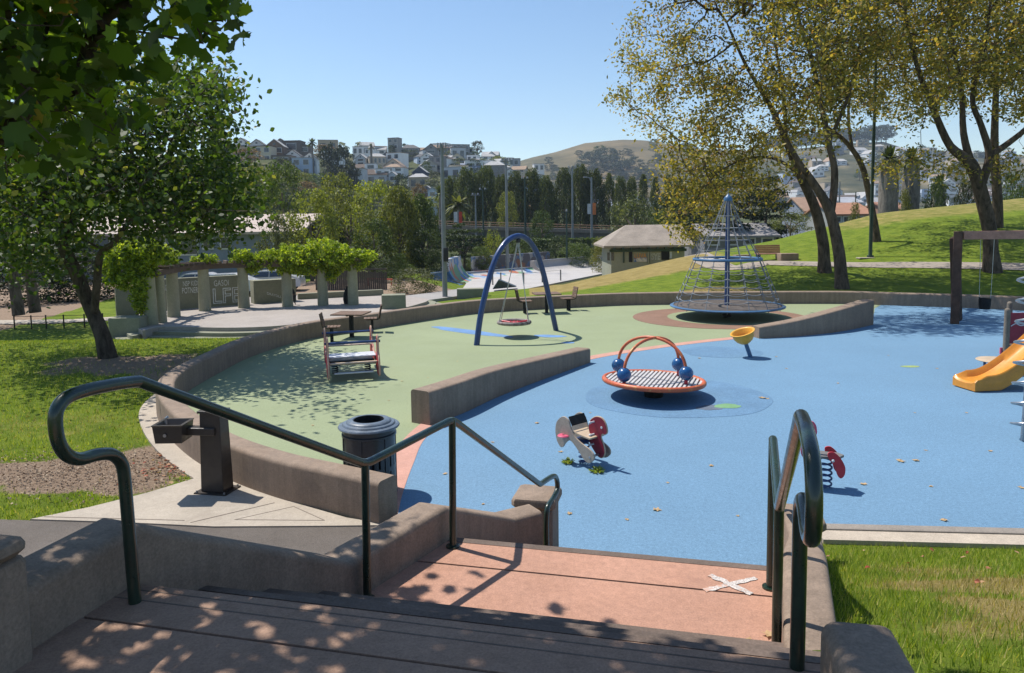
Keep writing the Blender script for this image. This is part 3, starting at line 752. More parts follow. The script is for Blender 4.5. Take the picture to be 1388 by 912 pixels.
for z_, k0 in ((zr_ , 0),):
    mb = MB()
    for k in range(6):
        a = math.pi / 3 * k + .3; mb.tube([base + V3((0, 0, z_)), base + V3((math.cos(a) * rr_, math.sin(a) * rr_, z_))], .012, 6)
    mb.build('hoop_spokes', METAL, t)

# ---- turning platform with arches and balls
ce = G(886, 516, .32); ce = V3((ce.x, ce.y, 0)); t = thing('merry_go_round', 'tilted round slatted spinner with two orange hoops and four blue balls', 'carousel', tuple(ce))
TL = Matrix.Rotation(R(2.0), 4, 'Y') @ Matrix.Rotation(R(-1.5), 4, 'X')
Tz = Matrix.Translation(ce + V3((0, 0, .33))) @ TL
RD = 1.0
def tr(p): return Tz @ V3(p)
mb = MB(); ring = [tr((math.cos(a) * (RD - .03), math.sin(a) * (RD - .03), 0)) for a in np.linspace(0, 2 * math.pi, 56, endpoint=False)]
mb.tube(ring, .05, 10, closed=True); mb.build('rim', ORRED, t, smooth=60)
mb = MB(); mb.lathe([(.01, -.045), (RD - .05, -.045), (RD - .05, -.02), (.01, -.02)], (0, 0, 0), 48); mb.v = [Tz @ v for v in mb.v]; mb.build('deck', SKYB, t)
mb = MB(); ns = 23
for i in range(ns):
    o_ = -RD * .9 + 1.8 * RD * i / (ns - 1); hl = math.sqrt(max(.004, (RD - .07) ** 2 - o_ * o_)); a = R(-20)
    ux = V3((math.cos(a), math.sin(a), 0)); uy = V3((-math.sin(a), math.cos(a), 0)); w_ = .023
    c4 = [ux * (o_ - w_) - uy * hl, ux * (o_ + w_) - uy * hl, ux * (o_ + w_) + uy * hl, ux * (o_ - w_) + uy * hl]
    mb.add([tr(p_ + V3((0, 0, z))) for z in (-.012, .03) for p_ in c4], [(3, 2, 1, 0), (4, 5, 6, 7), (0, 1, 5, 4), (1, 2, 6, 5), (2, 3, 7, 6), (3, 0, 4, 7)])
mb.build('slats', M('slat_white', (.58, .55, .54), .5, .12, 4, 60, .1, 0), t)
mb = MB(); mb.cyl(ce - V3((0, 0, .05)), ce + V3((0, 0, .29)), .17, .22, 24); mb.build('pedestal', DARKM, t)
balls = {'fl': (846, 508, .56), 'bl': (842, 494, .56), 'fr': (930, 506, .56), 'br': (921, 494, .56)}
BP = {}
for k, (x, y, z) in balls.items():
    q = G(x, y, z); BP[k] = q
BP['bl'] = V3((BP['fl'].x + .03, BP['fl'].y + .95, .56)); BP['br'] = V3((BP['fr'].x + .06, BP['fr'].y + .9, .56))
for k, q in BP.items():
    mb = MB(); mb.sphere(q, .138, 24, 16); b2 = mb.build('ball', TEAL, t, smooth=80)
    mb = MB(); mb.cyl(V3((q.x, q.y, .30)), q - V3((0, 0, .11)), .035, seg=10); mb.build('ball_stem', REDP, t)
apx = PX(885, 457, ce.y)
for a_, b__, dz, off in (('fl', 'br', 0, (.0, -.05)), ('bl', 'fr', .0, (0, .05))):
    A, B = BP[a_], BP[b__]; m_ = (A + B) / 2; Hh = apx.z + dz - A.z
    pts = [A.lerp(B, .5 - .5 * math.cos(th)) * 1 + V3((0, 0, Hh * math.sin(th) ** .85)) for th in np.linspace(0, math.pi, 28)]
    pts = [p_ + V3((off[0], off[1] * math.sin(math.pi * i / 27), 0)) for i, p_ in enumerate(pts)]
    mb = MB(); mb.tube(pts, .030, 10); mb.build('hoop', ORRED, t, smooth=60)

# ---- bowl spinner
q = G(1018, 484); t = thing('bowl_spinner', 'small yellow bowl seat on a leaning post set in the blue rubber', 'spinner seat', (q.x, q.y, 0))
top = PX(1006, 463, q.y); ax = (V3((top.x, top.y, top.z)) - q); tt = ax.normalized()
q_r = PX(991, 455, q.y); q_l = PX(1022, 446, q.y); cen = (q_r + q_l) / 2; rb = (q_l - q_r).length / 2
zz = V3((-.33, -.12, 1)).normalized(); Mx = Matrix.Translation(cen) @ zz.to_track_quat('Z', 'Y').to_matrix().to_4x4()
mb = MB(); prof = [(.02, -.30), (.12, -.285), (.20, -.22), (.26, -.12), (rb - .03, -.02), (rb + .01, .0), (rb + .012, .02), (rb - .02, .025), (rb - .045, 0), (.23, -.11), (.15, -.20), (.02, -.23)]
mb.lathe(prof, (0, 0, 0), 32); mb.v = [Mx @ v for v in mb.v]; mb.build('bowl', YELLOW, t, smooth=60)
mb = MB(); mb.cyl(q - V3((0, 0, .03)), Mx @ V3((0, 0, -.26)), .055, .05, 14); mb.build('post', SKYB, t)

# ---- trash can
q = G(503, 668); t = thing('trash_can', 'dark slotted metal trash can with a stepped round lid behind the low wall', 'trash can', (q.x, q.y, 0))
rc = .33; seg = 36; rows = [0.03, .12, .34, .40, .58, .64, .78, .80]
mb = MB(); V, Fs = [], []
for z in rows:
    for k in range(seg * 2):
        a = 2 * math.pi * k / (seg * 2); V.append((q.x + rc * math.cos(a), q.y + rc * math.sin(a), z))
n_ = seg * 2
for i in range(len(rows) - 1):
    for k in range(n_):
        if i in (1, 3, 5) and False: continue
        if i in (1, 3) and k % 3 == 0 : continue
        if i == 5 and k % 3 == 0 and rows[i] > 9: continue
        Fs.append((i * n_ + k, i * n_ + (k + 1) % n_, (i + 1) * n_ + (k + 1) % n_, (i + 1) * n_ + k))
mb.add(V, Fs)
V2 = [(q.x + (rc - .012) * math.cos(2 * math.pi * k / n_), q.y + (rc - .012) * math.sin(2 * math.pi * k / n_), z) for z in rows for k in range(n_)]; mb.add(V2, [tuple(reversed(f)) for f in Fs])
mb.build('body', BINM, t, smooth=60)
for k in range(6):
    a = math.pi / 3 * k + .35; mb = MB(); mb.box((q.x + (rc + .006) * math.cos(a), q.y + (rc + .006) * math.sin(a), .41), (.012, .05, .76), a); mb.build('strap', BINM, t)
mb = MB(); mb.lathe([(rc + .0, .775), (rc + .02, .785), (rc + .02, .81), (rc, .82)], (q.x, q.y, 0), 48); mb.build('band', BINM, t); mb = MB(); mb.lathe([(rc, .03), (rc + .015, .02), (rc + .015, .06), (rc, .07)], (q.x, q.y, 0), 48); mb.build('band', BINM, t)
mb = MB(); mb.lathe([(rc, .80), (rc, .885)], (q.x, q.y, 0), 48); mb.build('collar', BINM, t)
mb = MB(); mb.lathe([(.02, .10), (rc - .04, .10), (rc - .035, .84)], (q.x, q.y, 0), 32); mb.build('liner', BLACK, t)
lid = [(rc - .02, .875), (.385, .885), (.395, .90), (.385, .915), (.34, .925), (.335, .935), (.325, .945), (.29, .952), (.285, .962), (.27, .975), (.235, .985), (.205, .985), (.195, .975), (.19, .93)]
mb = MB(); mb.lathe(lid, (q.x, q.y, .0), 56); lo_ = mb.build('lid', BINTOP, t, smooth=30)
mb = MB(); mb.lathe([(.188, .985), (.188, .85)], (q.x, q.y, 0), 40); mb.build('lid_opening', BLACK, t)

# ---- drinking fountain
q = G(295, 665); t = thing('drinking_fountain', 'dark brown pedestal drinking fountain with a square bowl on a side arm', 'drinking fountain', (q.x, q.y, 0)); rz = R(-12)
FM = M('fountain_paint', (.045, .036, .030), .45, .2, 5, 60, .08, .0006, coat=.15)
hz = 1.10
def tap(cx_, cy_, w0, d0, z0, w1, d1, z1):
    vs = []
    for w_, d_, z in ((w0, d0, z0), (w1, d1, z1)):
        for sx, sy in ((-1, -1), (1, -1), (1, 1), (-1, 1)):
            x, y = sx * w_ / 2, sy * d_ / 2; vs.append((cx_ + x * math.cos(rz) - y * math.sin(rz), cy_ + x * math.sin(rz) + y * math.cos(rz), z))
    return vs, [(3, 2, 1, 0), (4, 5, 6, 7), (0, 1, 5, 4), (1, 2, 6, 5), (2, 3, 7, 6), (3, 0, 4, 7)]
mb = MB(); mb.add(*tap(q.x, q.y, .33, .24, .02, .29, .20, hz - .03)); mb.build('pedestal', FM, t, bevel=.012, smooth=0)
mb = MB(); mb.add(*tap(q.x, q.y, .33, .25, hz - .035, .33, .25, hz)); mb.build('top_plate', FM, t, bevel=.006, smooth=0)
mb = MB(); mb.add(*tap(q.x, q.y, .46, .36, .0, .46, .36, .022)); mb.build('base_plate', FM, t, smooth=0)
for sx, sy in ((-1, -1), (1, -1), (1, 1), (-1, 1)):
    x, y = sx * .2, sy * .155; mb = MB(); mb.cyl(V3((q.x + x * math.cos(rz) - y * math.sin(rz), q.y + x * math.sin(rz) + y * math.cos(rz), .02)), V3((q.x + x * math.cos(rz) - y * math.sin(rz), q.y + x * math.sin(rz) + y * math.cos(rz), .045)), .014, seg=6); mb.build('bolt', METAL, t)
bw = PX(235, 583, q.y - .08); ar = PX(266, 583, q.y - .03)
mb = MB(); mb.box(((ar.x + bw.x) / 2 + .12, (bw.y + q.y) / 2, ar.z), ((ar.x - bw.x) + .34, .15, .10), rz * .5); mb.build('arm', FM, t, bevel=.012, smooth=0)
bz = bw.z; s_ = .19; bo = MB()
o4 = lambda d, z: [V3((bw.x + sx * d, bw.y + sy * d * .92, z)) for sx, sy in ((-1, -1), (1, -1), (1, 1), (-1, 1))]
v = o4(s_ - .02, bz - .13) + o4(s_, bz + .09) + o4(s_ + .012, bz + .11) + o4(s_ - .03, bz + .11) + o4(s_ - .07, bz + .03)
fs = [(3, 2, 1, 0)] + [(k * 4 + i, k * 4 + (i + 1) % 4, k * 4 + 4 + (i + 1) % 4, k * 4 + 4 + i) for k in range(4) for i in range(4)] + [(16, 17, 18, 19)]
mb = MB(); mb.add(v, fs); bowl = mb.build('bowl', FM, t, smooth=0)
mb = MB(); mb.add(o4(s_ - .075, bz + .034), [(0, 1, 2, 3)]); mb.build('basin', METAL, bowl, smooth=0)
mb = MB(); mb.tube([V3((bw.x - .09, bw.y, bz + .08)), V3((bw.x - .09, bw.y, bz + .16)), V3((bw.x - .06, bw.y, bz + .18))], .016, 8); mb.build('spout', METAL, bowl)
mb = MB(); mb.cyl(V3((bw.x - .03, bw.y - s_ * .92, bz - .02)), V3((bw.x - .03, bw.y - s_ * .92 - .012, bz - .02)), .022, seg=12); mb.build('button', METAL, bowl)

# ---- rocking bench (four bars between two red edged sides)
A0 = G(446, 519); t = thing('rocking_bench', 'multi seat rocker with red edged sides, blue handle bars and a white plank', 'seesaw', (A0.x + .55, A0.y + .9, 0))
q0 = G(446, 520); q1 = G(515, 515)
xax = (q1 - q0); W_ = xax.length; xax.normalize(); yax = V3((-xax.y, xax.x, 0))
def lp(u, v, z): return q0 + xax * u + yax * v + V3((0, 0, z))
side = [(.0, .12), (.05, .42), (.12, .52), (.20, .62), (.24, .92), (.33, .95), (.36, .60), (.62, .47), (1.0, .43), (1.3, .48), (1.62, .60), (1.78, .92), (1.88, .94), (1.93, .55), (1.93, .28), (1.75, .17), (1.4, .20), (1.1, .32), (.75, .32), (.5, .20), (.25, .10)]
for s_, u in (('l', 0.0), ('r', W_)):
    o2_ = [lp(u, a, b) for a, b in side]; ctr = sum(o2_, V3()) / len(o2_)
    mb = MB(); mb.plate(o2_, xax, .05); pn = mb.build('side_panel', REDP, t, smooth=0)
    loop_ = spline(o2_, 3, True)
    mb = MB(); mb.tube(loop_, .022, 6, closed=True); mb.build('panel_edge', M('panel_edge_beige', (.55, .36, .26), .6, .1, 6), pn)
for v_, z, m_, r__ in ((1.83, .86, NAVY, .028), (.285, .84, NAVY, .030)):
    mb = MB(); mb.cyl(lp(-.06, v_, z), lp(W_ + .06, v_, z), r__, seg=12); mb.build('handle_bar', m_, t)
def plank(name, v_, z, d, th, mat, ins=.03):
    mb = MB(); mb.bbox(lp(W_ / 2, v_, z), (W_ - ins * 2, d, th), .008, math.atan2(xax.y, xax.x)); return mb.build(name, mat, t)
plank('seat_board', 1.5, .60, .16, .03, BEIGEP); plank('white_plank', .68, .49, .52, .028, WHITEP); plank('seat_board', .16, .40, .14, .03, BEIGEP)
plank('foot_board', .10, .19, .10, .03, WHITEP, .12); plank('foot_board', .62, .30, .10, .03, BEIGEP, .1)
for v_ in (.30, 1.45):
    for u in (.16, W_ - .16):
        mb = MB(); mb.bbox(lp(u, v_, .35), (.22, .16, .03), .01, math.atan2(xax.y, xax.x)); mb.build('bracket', SKYB, t)
for u in (.18, W_ - .18):
    co_ = [lp(u + .065 * math.cos(a), .95 + .065 * math.sin(a), .02 + a / (2 * math.pi) * .05) for a in np.linspace(0, 2 * math.pi * 6, 84)]
    mb = MB(); mb.tube(co_, .014, 6); mb.build('spring', DARKM, t)
mb = MB(); mb.bbox(lp(W_ / 2, .95, .34), (W_ - .1, .5, .03), .01, math.atan2(xax.y, xax.x)); mb.build('frame', DARKM, t)

# ---- chairs and tables
def make_chair():
    t = thing('picnic_chair', None, 'chair'); th = .032
    mb = MB()
    for i in range(4): mb.box((0, -.19 + i * .105, .45), (.46, .095, th))
    mb.build('seat', SLATW, t, bevel=.005, smooth=0)
    mb = MB()
    for i in range(4): mb.box((0, .245 + i * .022, .53 + i * .1), (.46, th, .09), rx=R(-12))
    mb.build('backrest', SLATW, t, bevel=.005, smooth=0)
    for sx in (-1, 1):
        mb = MB(); mb.tube([(sx * .15, -.16, .425), (sx * .15, .2, .425), (sx * .15, .262, .46), (sx * .15, .345, .86)], .016, 8); mb.build('bracket', BLACK, t)
        mb = MB(); mb.box((sx * .1, .02, .21), (.055, .075, .43)); mb.build('leg', BLACK, t, smooth=0)
    return t
def make_table():
    t = thing('picnic_table', None, 'table')
    mb = MB()
    for i in range(8): mb.box((0, -.40 + i * .1145, .745), (1.0, .108, .04))
    mb.build('tabletop', SLATW, t, bevel=.006, smooth=0)
    mb = MB(); mb.box((0, 0, .36), (.11, .11, .72)); mb.build('pedestal', BLACK, t, smooth=0)
    for r9 in (0, 1):
        mb = MB(); mb.box((0, 0, .712), (.82, .05, .03) if r9 == 0 else (.05, .78, .028)); mb.build('bracket', BLACK, t, smooth=0)
    return t
chair0 = make_chair(); table0 = make_table()
def put(proto, px, py, rz, label, group, first, z=0, sc_=1):
    o = proto if first else copy_tree(proto); q = G(px, py); o.location = (q.x, q.y, 0); o.rotation_euler = (0, 0, rz); o.scale = (sc_,) * 3
    o['label'] = label; o['group'] = group; return o
TG1 = 'picnic tables on the green surface'; CG1 = 'wooden chairs at the picnic tables'
put(table0, 477, 457, R(-8), 'square wooden table nearer the pergola, behind the red rocker', TG1, True)
put(table0, 741, 424, R(8), 'square wooden table right behind the blue arch', TG1, False)
put(chair0, 451, 463, R(98), 'wooden chair seen from behind at the near table, left of it', CG1, True)
put(chair0, 504, 450, R(-80), 'wooden chair on the right of the near table', CG1, False)
put(chair0, 712, 424.5, R(100), 'wooden chair seen between the legs of the blue arch', CG1, False, sc_=1.05)
put(chair0, 770, 420.5, R(-75), 'wooden chair to the right of the blue arch and its table', CG1, False, sc_=1.05)

# ---- spring riders
def coil(mb, c0, r, z0, z1, turns, wire):
    mb.tube([V3((c0[0] + r * math.cos(a), c0[1] + r * math.sin(a), z0 + (z1 - z0) * a / (2 * math.pi * turns))) for a in np.linspace(0, 2 * math.pi * turns, int(turns * 14))], wire, 7)
q = G(792, 628); t = thing('spring_rider', 'beige and red animal spring rider with a black backrest in front of the handrail', 'spring rider', (q.x, q.y, 0))
Ld = V3((.66, -.75, 0)); Wd = V3((.75, .66, 0)); c7 = lambda x, y: (740 + x / 7.554, 540 + y / 7.554)
pn = q - Wd * .17
def outl(pts, p0): return spline([VP(*c7(x, y), p0, Ld) for x, y in pts], 4, True)
near = outl([(102, 330), (112, 245), (150, 195), (190, 185), (235, 225), (262, 310), (300, 390), (365, 455), (450, 520), (493, 575), (495, 625), (450, 660), (402, 635), (350, 555), (300, 480), (250, 428), (205, 455), (178, 495), (148, 488), (115, 420)], pn)
mb = MB(); mb.plate(near, Wd, .025); mb.build('side_panel', M('rider_beige', (.42, .34, .27), .55, .1, 5), t, bevel=.004, smooth=0)
far = [v + Wd * .34 for v in near]; mb = MB(); mb.plate(far, Wd, .025); mb.build('side_panel', M('rider_beige', (.42, .34, .27), .55, .1, 5), t, bevel=.004, smooth=0)
hp = q + Ld * .0 + Wd * .02
head_px = [(445, 300), (455, 235), (485, 200), (525, 186), (575, 202), (612, 255), (630, 335), (610, 365), (582, 358), (568, 400), (592, 470), (605, 555), (580, 602), (540, 590), (505, 540), (470, 480), (440, 400), (455, 360)]
hd = outl(head_px, hp)
mb = MB(); mb.plate(hd, Wd, .03); ho = mb.build('head', MAROON, t, smooth=0)
mb = MB(); mb.tube(hd, .012, 6, closed=True); mb.build('head_edge', BEIGEP, ho)
ey = VP(*c7(577, 295), hp, Ld); mb = MB(); mb.cyl(ey - Wd * .022, ey + Wd * .022, .018, seg=12); mb.build('eye', WHITEP, ho)
for x, y in ((500, 235), (500, 362), (495, 462)):
    g_ = VP(*c7(x, y), hp, Ld); mb = MB(); mb.cyl(g_ - Wd * .10, g_ + Wd * .10, .013, seg=10); mb.sphere(g_ - Wd * .10, .02, 10, 6); mb.sphere(g_ + Wd * .10, .02, 10, 6); mb.build('handle', WHITEP, t)
bk_ = [VP(*c7(x, y), pn, Ld) for x, y in ((225, 190), (262, 283))]
v = [bk_[0] + Wd * .015, bk_[0] + Wd * .33, bk_[1] + Wd * .33, bk_[1] + Wd * .015]
mb = MB(); mb.plate(v, (bk_[1] - bk_[0]).cross(Wd), .018); mb.build('backrest', BLACK, t, smooth=0)
st = [VP(*c7(x, y), pn, Ld) for x, y in ((255, 345), (440, 420))]
v = [st[0] + Wd * .015, st[0] + Wd * .33, st[1] + Wd * .33, st[1] + Wd * .015]
mb = MB(); mb.plate(v, (st[1] - st[0]).cross(Wd), .022); mb.build('seat', BEIGEP, t, smooth=0)
fp_ = VP(*c7(200, 375), pn, Ld); mb = MB(); mb.lathe([(.02, -.012), (.075, -.014), (.09, 0), (.075, .014), (.02, .012)], fp_ - Wd * .04, 20); mb.build('foot_rest', PINKP, t)
fb = VP(*c7(455, 600), pn, Ld); mb = MB(); mb.cyl(fb - Wd * .02, fb + Wd * .36, .016, seg=10); mb.build('cross_bar', METAL, t)
mb = MB(); coil(mb, (q.x, q.y), .075, .0, .34, 5, .013); mb.build('spring', NAVY, t)
mb = MB(); mb.bbox((q.x, q.y, .36), (.2, .2, .04), .01, math.atan2(Ld.y, Ld.x)); mb.build('spring_plate', NAVY, t)
for x, y in ((770, 283), (0, 0))[:0]: pass
# second rider
q = G(1119, 662); t = thing('spring_rider', 'small spring rider with a grey seat and red leaf shaped sides behind the right handrail', 'spring rider', (q.x, q.y, 0))
mb = MB(); coil(mb, (q.x, q.y), .07, .0, .40, 5.5, .013); mb.build('spring', NAVY, t)
c5 = lambda x, y: (1020 + x / 5.07, 540 + y / 5.07); Ld = V3((.97, -.25, 0)); Wd = V3((.25, .97, 0))
mb = MB(); st = [VP(*c5(x, y), q, Ld) for x, y in ((455, 340), (545, 345), (595, 355), (602, 378), (560, 392), (455, 385))]
sz = .44; seat = [V3((q.x, q.y, 0)) + Ld * a + Wd * b + V3((0, 0, .445)) for a, b in ((-.28, -.10), (-.05, -.13), (.15, -.09), (.21, 0), (.15, .09), (-.05, .13), (-.28, .10))]
mb.plate(seat, (0, 0, 1), .03); mb.build('seat', M('rider_grey', (.17, .165, .16), .6), t, smooth=0)
pf = q - Wd * .12
for off in (0, .24):
    o_ = [v + Wd * off for v in spline([VP(*c5(x, y), pf, Ld) for x, y in ((522, 372), (560, 370), (605, 410), (636, 470), (632, 525), (607, 548), (582, 525), (565, 465), (535, 430), (518, 400))], 4, True)]
    mb = MB(); mb.plate(o_, Wd, .022); sp_ = mb.build('side_panel', REDP, t, smooth=0)
    g_ = VP(*c5(552, 425), pf, Ld) + Wd * off; mb = MB(); mb.sphere(g_ - Wd * .02, .02, 10, 6); mb.build('bolt_cap', WHITEP, sp_)
o_ = spline([VP(*c5(x, y), q, Ld) for x, y in ((400, 160), (432, 175), (442, 215), (438, 250), (400, 330), (360, 400), (335, 385), (335, 330), (370, 250))], 4, True)
mb = MB(); mb.plate(o_, Wd, .03); mb.build('front_panel', PINKP, t, smooth=0)

# ---- timber swing frame
pA = G(1294, 439); pA.z = 0; beamz = PX(1300, 318, pA.y).z
dirb = V3((.985, -.17, 0)).normalized(); t = thing('timber_swing', 'heavy brown timber swing frame with bucket seats at the right edge', 'swing', (pA.x, pA.y, 0)); perp = V3((-dirb.y, dirb.x, 0))
for k_, (x0, s9) in enumerate(((0, -1), (5.2, -1))):
    for s8 in (-1, 1):
        ft = pA + dirb * (x0 + .42 * (s8 > 0)) + perp * (.25 + s8 * .45 + .2); tp = pA + dirb * (x0 + .1) + perp * (.38 + s8 * .12); tp.z = beamz + .10 if s8 < 0 else beamz - .1
        mb = MB(); d = tp - ft; Mq = d.to_track_quat('Z', 'X').to_matrix().to_4x4()
        vs = []
        for z in (0, d.length):
            for sx, sy in ((-1, -1), (1, -1), (1, 1), (-1, 1)): vs.append(ft + (Mq @ V3((sx * .13, sy * .13, z))))
        mb.add(vs, [(3, 2, 1, 0), (4, 5, 6, 7), (0, 1, 5, 4), (1, 2, 6, 5), (2, 3, 7, 6), (3, 0, 4, 7)]); mb.build('post', POSTW, t, bevel=.02, smooth=0)
bs = pA + perp * .35 + dirb * .26; be_ = bs + dirb * 5.0; bm_ = (bs + be_) / 2
mb = MB(); mb.box((bm_.x, bm_.y, beamz - .03), (5.0, .2, .27), math.atan2(dirb.y, dirb.x)); mb.build('beam', REDW, t, bevel=.015, smooth=0)
for k_, u in enumerate((.75, 2.1, 3.5)):
    c0 = bs + dirb * u
    for s8 in (-.20, .20):
        mb = MB(); mb.tube([c0 + dirb * s8 + V3((0, 0, beamz - .15)), c0 + dirb * s8 * .85 + V3((0, 0, .80))], .009, 5); mb.build('chain', METAL, t)
    mb = MB(); mb.lathe([(.05, .42), (.15, .43), (.17, .52), (.18, .74), (.165, .78), (.15, .74), (.14, .50), (.02, .46)], (c0.x, c0.y, .02), 14)
    for a in (0, math.pi):
        mb.tube([c0 + V3((.17 * math.cos(a), .17 * math.sin(a), .76)), c0 + V3((.19 * math.cos(a), .19 * math.sin(a), .84))], .02, 6)
    mb.build('bucket_seat', BLACK, t)

# ---- slide, play house, spiral climber at the right edge
q = G(1326, 528); ex = V3((q.x - .25, q.y + .05, 0)); t = thing('play_slide', 'short orange plastic slide coming down onto the blue rubber from the right', 'slide', tuple(ex))
sd = V3((.97, .12, 0)).normalized(); sn = V3((-sd.y, sd.x, 0))
pr_ = [(-.02, .16), (.03, .20), (.10, .19), (.45, .19), (.8, .34), (1.2, .62), (1.7, 1.02), (2.1, 1.2), (2.8, 1.22)]
prr = spline([(a, b, 0) for a, b in pr_], 4)
for nm, hw0, hw1 in (('chute', -.24, .24),):
    V, Fs = [], []
    sec = [(-.31, -.14), (-.31, .12), (-.285, .15), (-.26, .12), (-.22, .02), (-.12, -.01), (0, -.015), (.12, -.01), (.22, .02), (.26, .12), (.285, .15), (.31, .12), (.31, -.14)]
    for i, p_ in enumerate(prr):
        k = min(1, .25 + max(0, p_.x) / .35); k2 = min(1, .6 + max(0, p_.x))
        for (a, b) in sec:
            zz_ = p_.y + (b * (k if b > 0 else 1)); zz_ = max(zz_, .025)
            if b <= -.1: zz_ = max(.025, p_.y - .19)
            V.append(ex + sd * p_.x + sn * a + V3((0, 0, zz_)))
    m_ = len(sec)
    for i in range(len(prr) - 1):
        for j in range(m_ - 1): Fs.append((i * m_ + j, i * m_ + j + 1, (i + 1) * m_ + j + 1, (i + 1) * m_ + j))
    Fs.append(tuple(range(m_))); Fs.append(tuple(reversed(range((len(prr) - 1) * m_, len(prr) * m_))))
    mb = MB(); mb.add(V, Fs); mb.build('chute', ORANGE, t, smooth=50)
mb = MB(); mb.cyl(ex + sd * .3 + V3((0, 0, 0)), ex + sd * .3 + V3((0, 0, .1)), .06, seg=10); mb.build('foot', DARKM, t)
q = G(1363, 481); hx = q.x; hy = q.y; t = thing('play_house', 'small play house corner with grey posts, maroon wall and pink counter behind the slide', 'play house', (q.x, q.y, 0))
zt_ = PX(1362, 419, hy).z
for dx, dy in ((0, 0), (2.4, 0), (2.4, 1.4), (1.0, 1.4)):
    mb = MB(); mb.cyl(V3((hx + dx, hy + dy, 0)), V3((hx + dx, hy + dy, zt_ - .03)), .07, seg=16); mb.sphere(V3((hx + dx, hy + dy, zt_ - .04)), .07, 16, 8); mb.build('post', M('grey_post', (.20, .165, .13), .85, .2, 5), t)
z0 = PX(1366, 466, hy).z; z1 = PX(1366, 424, hy).z
mb = MB(); mb.bbox((hx + 1.2, hy, (z0 + z1) / 2), (2.28, .03, z1 - z0), .01); wp = mb.build('wall_panel', MAROON, t)
wl = [V3((hx + .08 + .12 * i, hy - .03, z1 - .33 + .045 * math.sin(i * 1.9) + .02 * i)) for i in range(16)]
mb = MB(); mb.tube(spline(wl, 4), .013, 6); mb.build('wavy_trim', WHITEP, wp)
mb = MB(); mb.bbox((hx + 1.2, hy - .02, z0 - .03), (2.3, .16, .04), .01); mb.build('shelf', BEIGEP, t)
mb = MB(); mb.plate([V3((hx - .12, hy + .04, 0.18)), V3((hx + 2.3, hy + .04, .18)), V3((hx + 2.3, hy + .04, z0 - .06)), V3((hx + .12, hy + .04, z0 - .06)), V3((hx + .10, hy + .04, z0 - .2)), V3((hx - .12, hy + .04, z0 - .26))], (0, 1, 0), .03); mb.build('low_panel', PINKP, t, smooth=0)
q2 = G(1352, 487, .30); mb = MB(); mb.lathe([(.01, .0), (.40, 0), (.42, .015), (.40, .03), (.01, .03)], V3((q2.x, q2.y, .27)), 28); mb.build('round_table', BEIGEP, t)
mb = MB(); mb.tube([V3((q2.x - .28, q2.y, .27)), V3((q2.x - .28, q2.y, .03)), V3((q2.x - .1, q2.y, .0))], .03, 8); mb.build('table_leg', NAVY, t)
q = G(1387, 598); q = V3((q.x, q.y, 0)); t = thing('spiral_climber', 'silver coil shaped climbing pole cut by the right edge of the photo', 'climbing pole', tuple(q))
axc = q + V3((.06, .02, 0)); hzz = PX(1387, 372, q.y).z + .1
mb = MB(); mb.cyl(q + V3((-.02, 0, -.02)), V3((axc.x, axc.y, hzz)), .026, seg=12); mb.build('pole', METAL, t)
nt_ = 8
mb = MB(); mb.tube([axc + V3((.21 * math.cos(a), .21 * math.sin(a), .12 + a / (2 * math.pi * nt_) * (hzz - .12))) for a in np.linspace(.6, 2 * math.pi * nt_, nt_ * 24)], .018, 8); mb.build('coil', METAL, t, smooth=60)

# ---- weeds growing by the spring
LEAFN = leafmat('weed_leaf', [(0, (.10, .16, .03)), (.6, (.22, .30, .07)), (1, (.35, .33, .12))], .35)
for i, (x, y, w_) in enumerate(((770, 628, .12), (810, 640, .14))):
    g_ = G(x, y); V, Fs = [], []
    rg = random.Random(i)
    for k in range(90):
        a = rg.uniform(0, 6.28); r1 = rg.uniform(.02, w_); hh = rg.uniform(.02, .07); b0 = g_ + V3((math.cos(a) * r1 * .4, math.sin(a) * r1 * .4, 0)); tp = g_ + V3((math.cos(a) * r1, math.sin(a) * r1, hh)); sdv = V3((-math.sin(a), math.cos(a), 0)) * .012
        V += [b0 - sdv * .3, b0 + sdv * .3, b0.lerp(tp, .6) + sdv + V3((0, 0, .01)), tp, b0.lerp(tp, .6) - sdv + V3((0, 0, .01))]; Fs.append(tuple(range(k * 5, k * 5 + 5)))
    tag(mk('weed_tuft', V, Fs, LEAFN, smooth=0), ['small green weed left of the beige spring rider', 'small green weed under the beige spring rider'][i], 'weed', 'weeds by the spring rider')

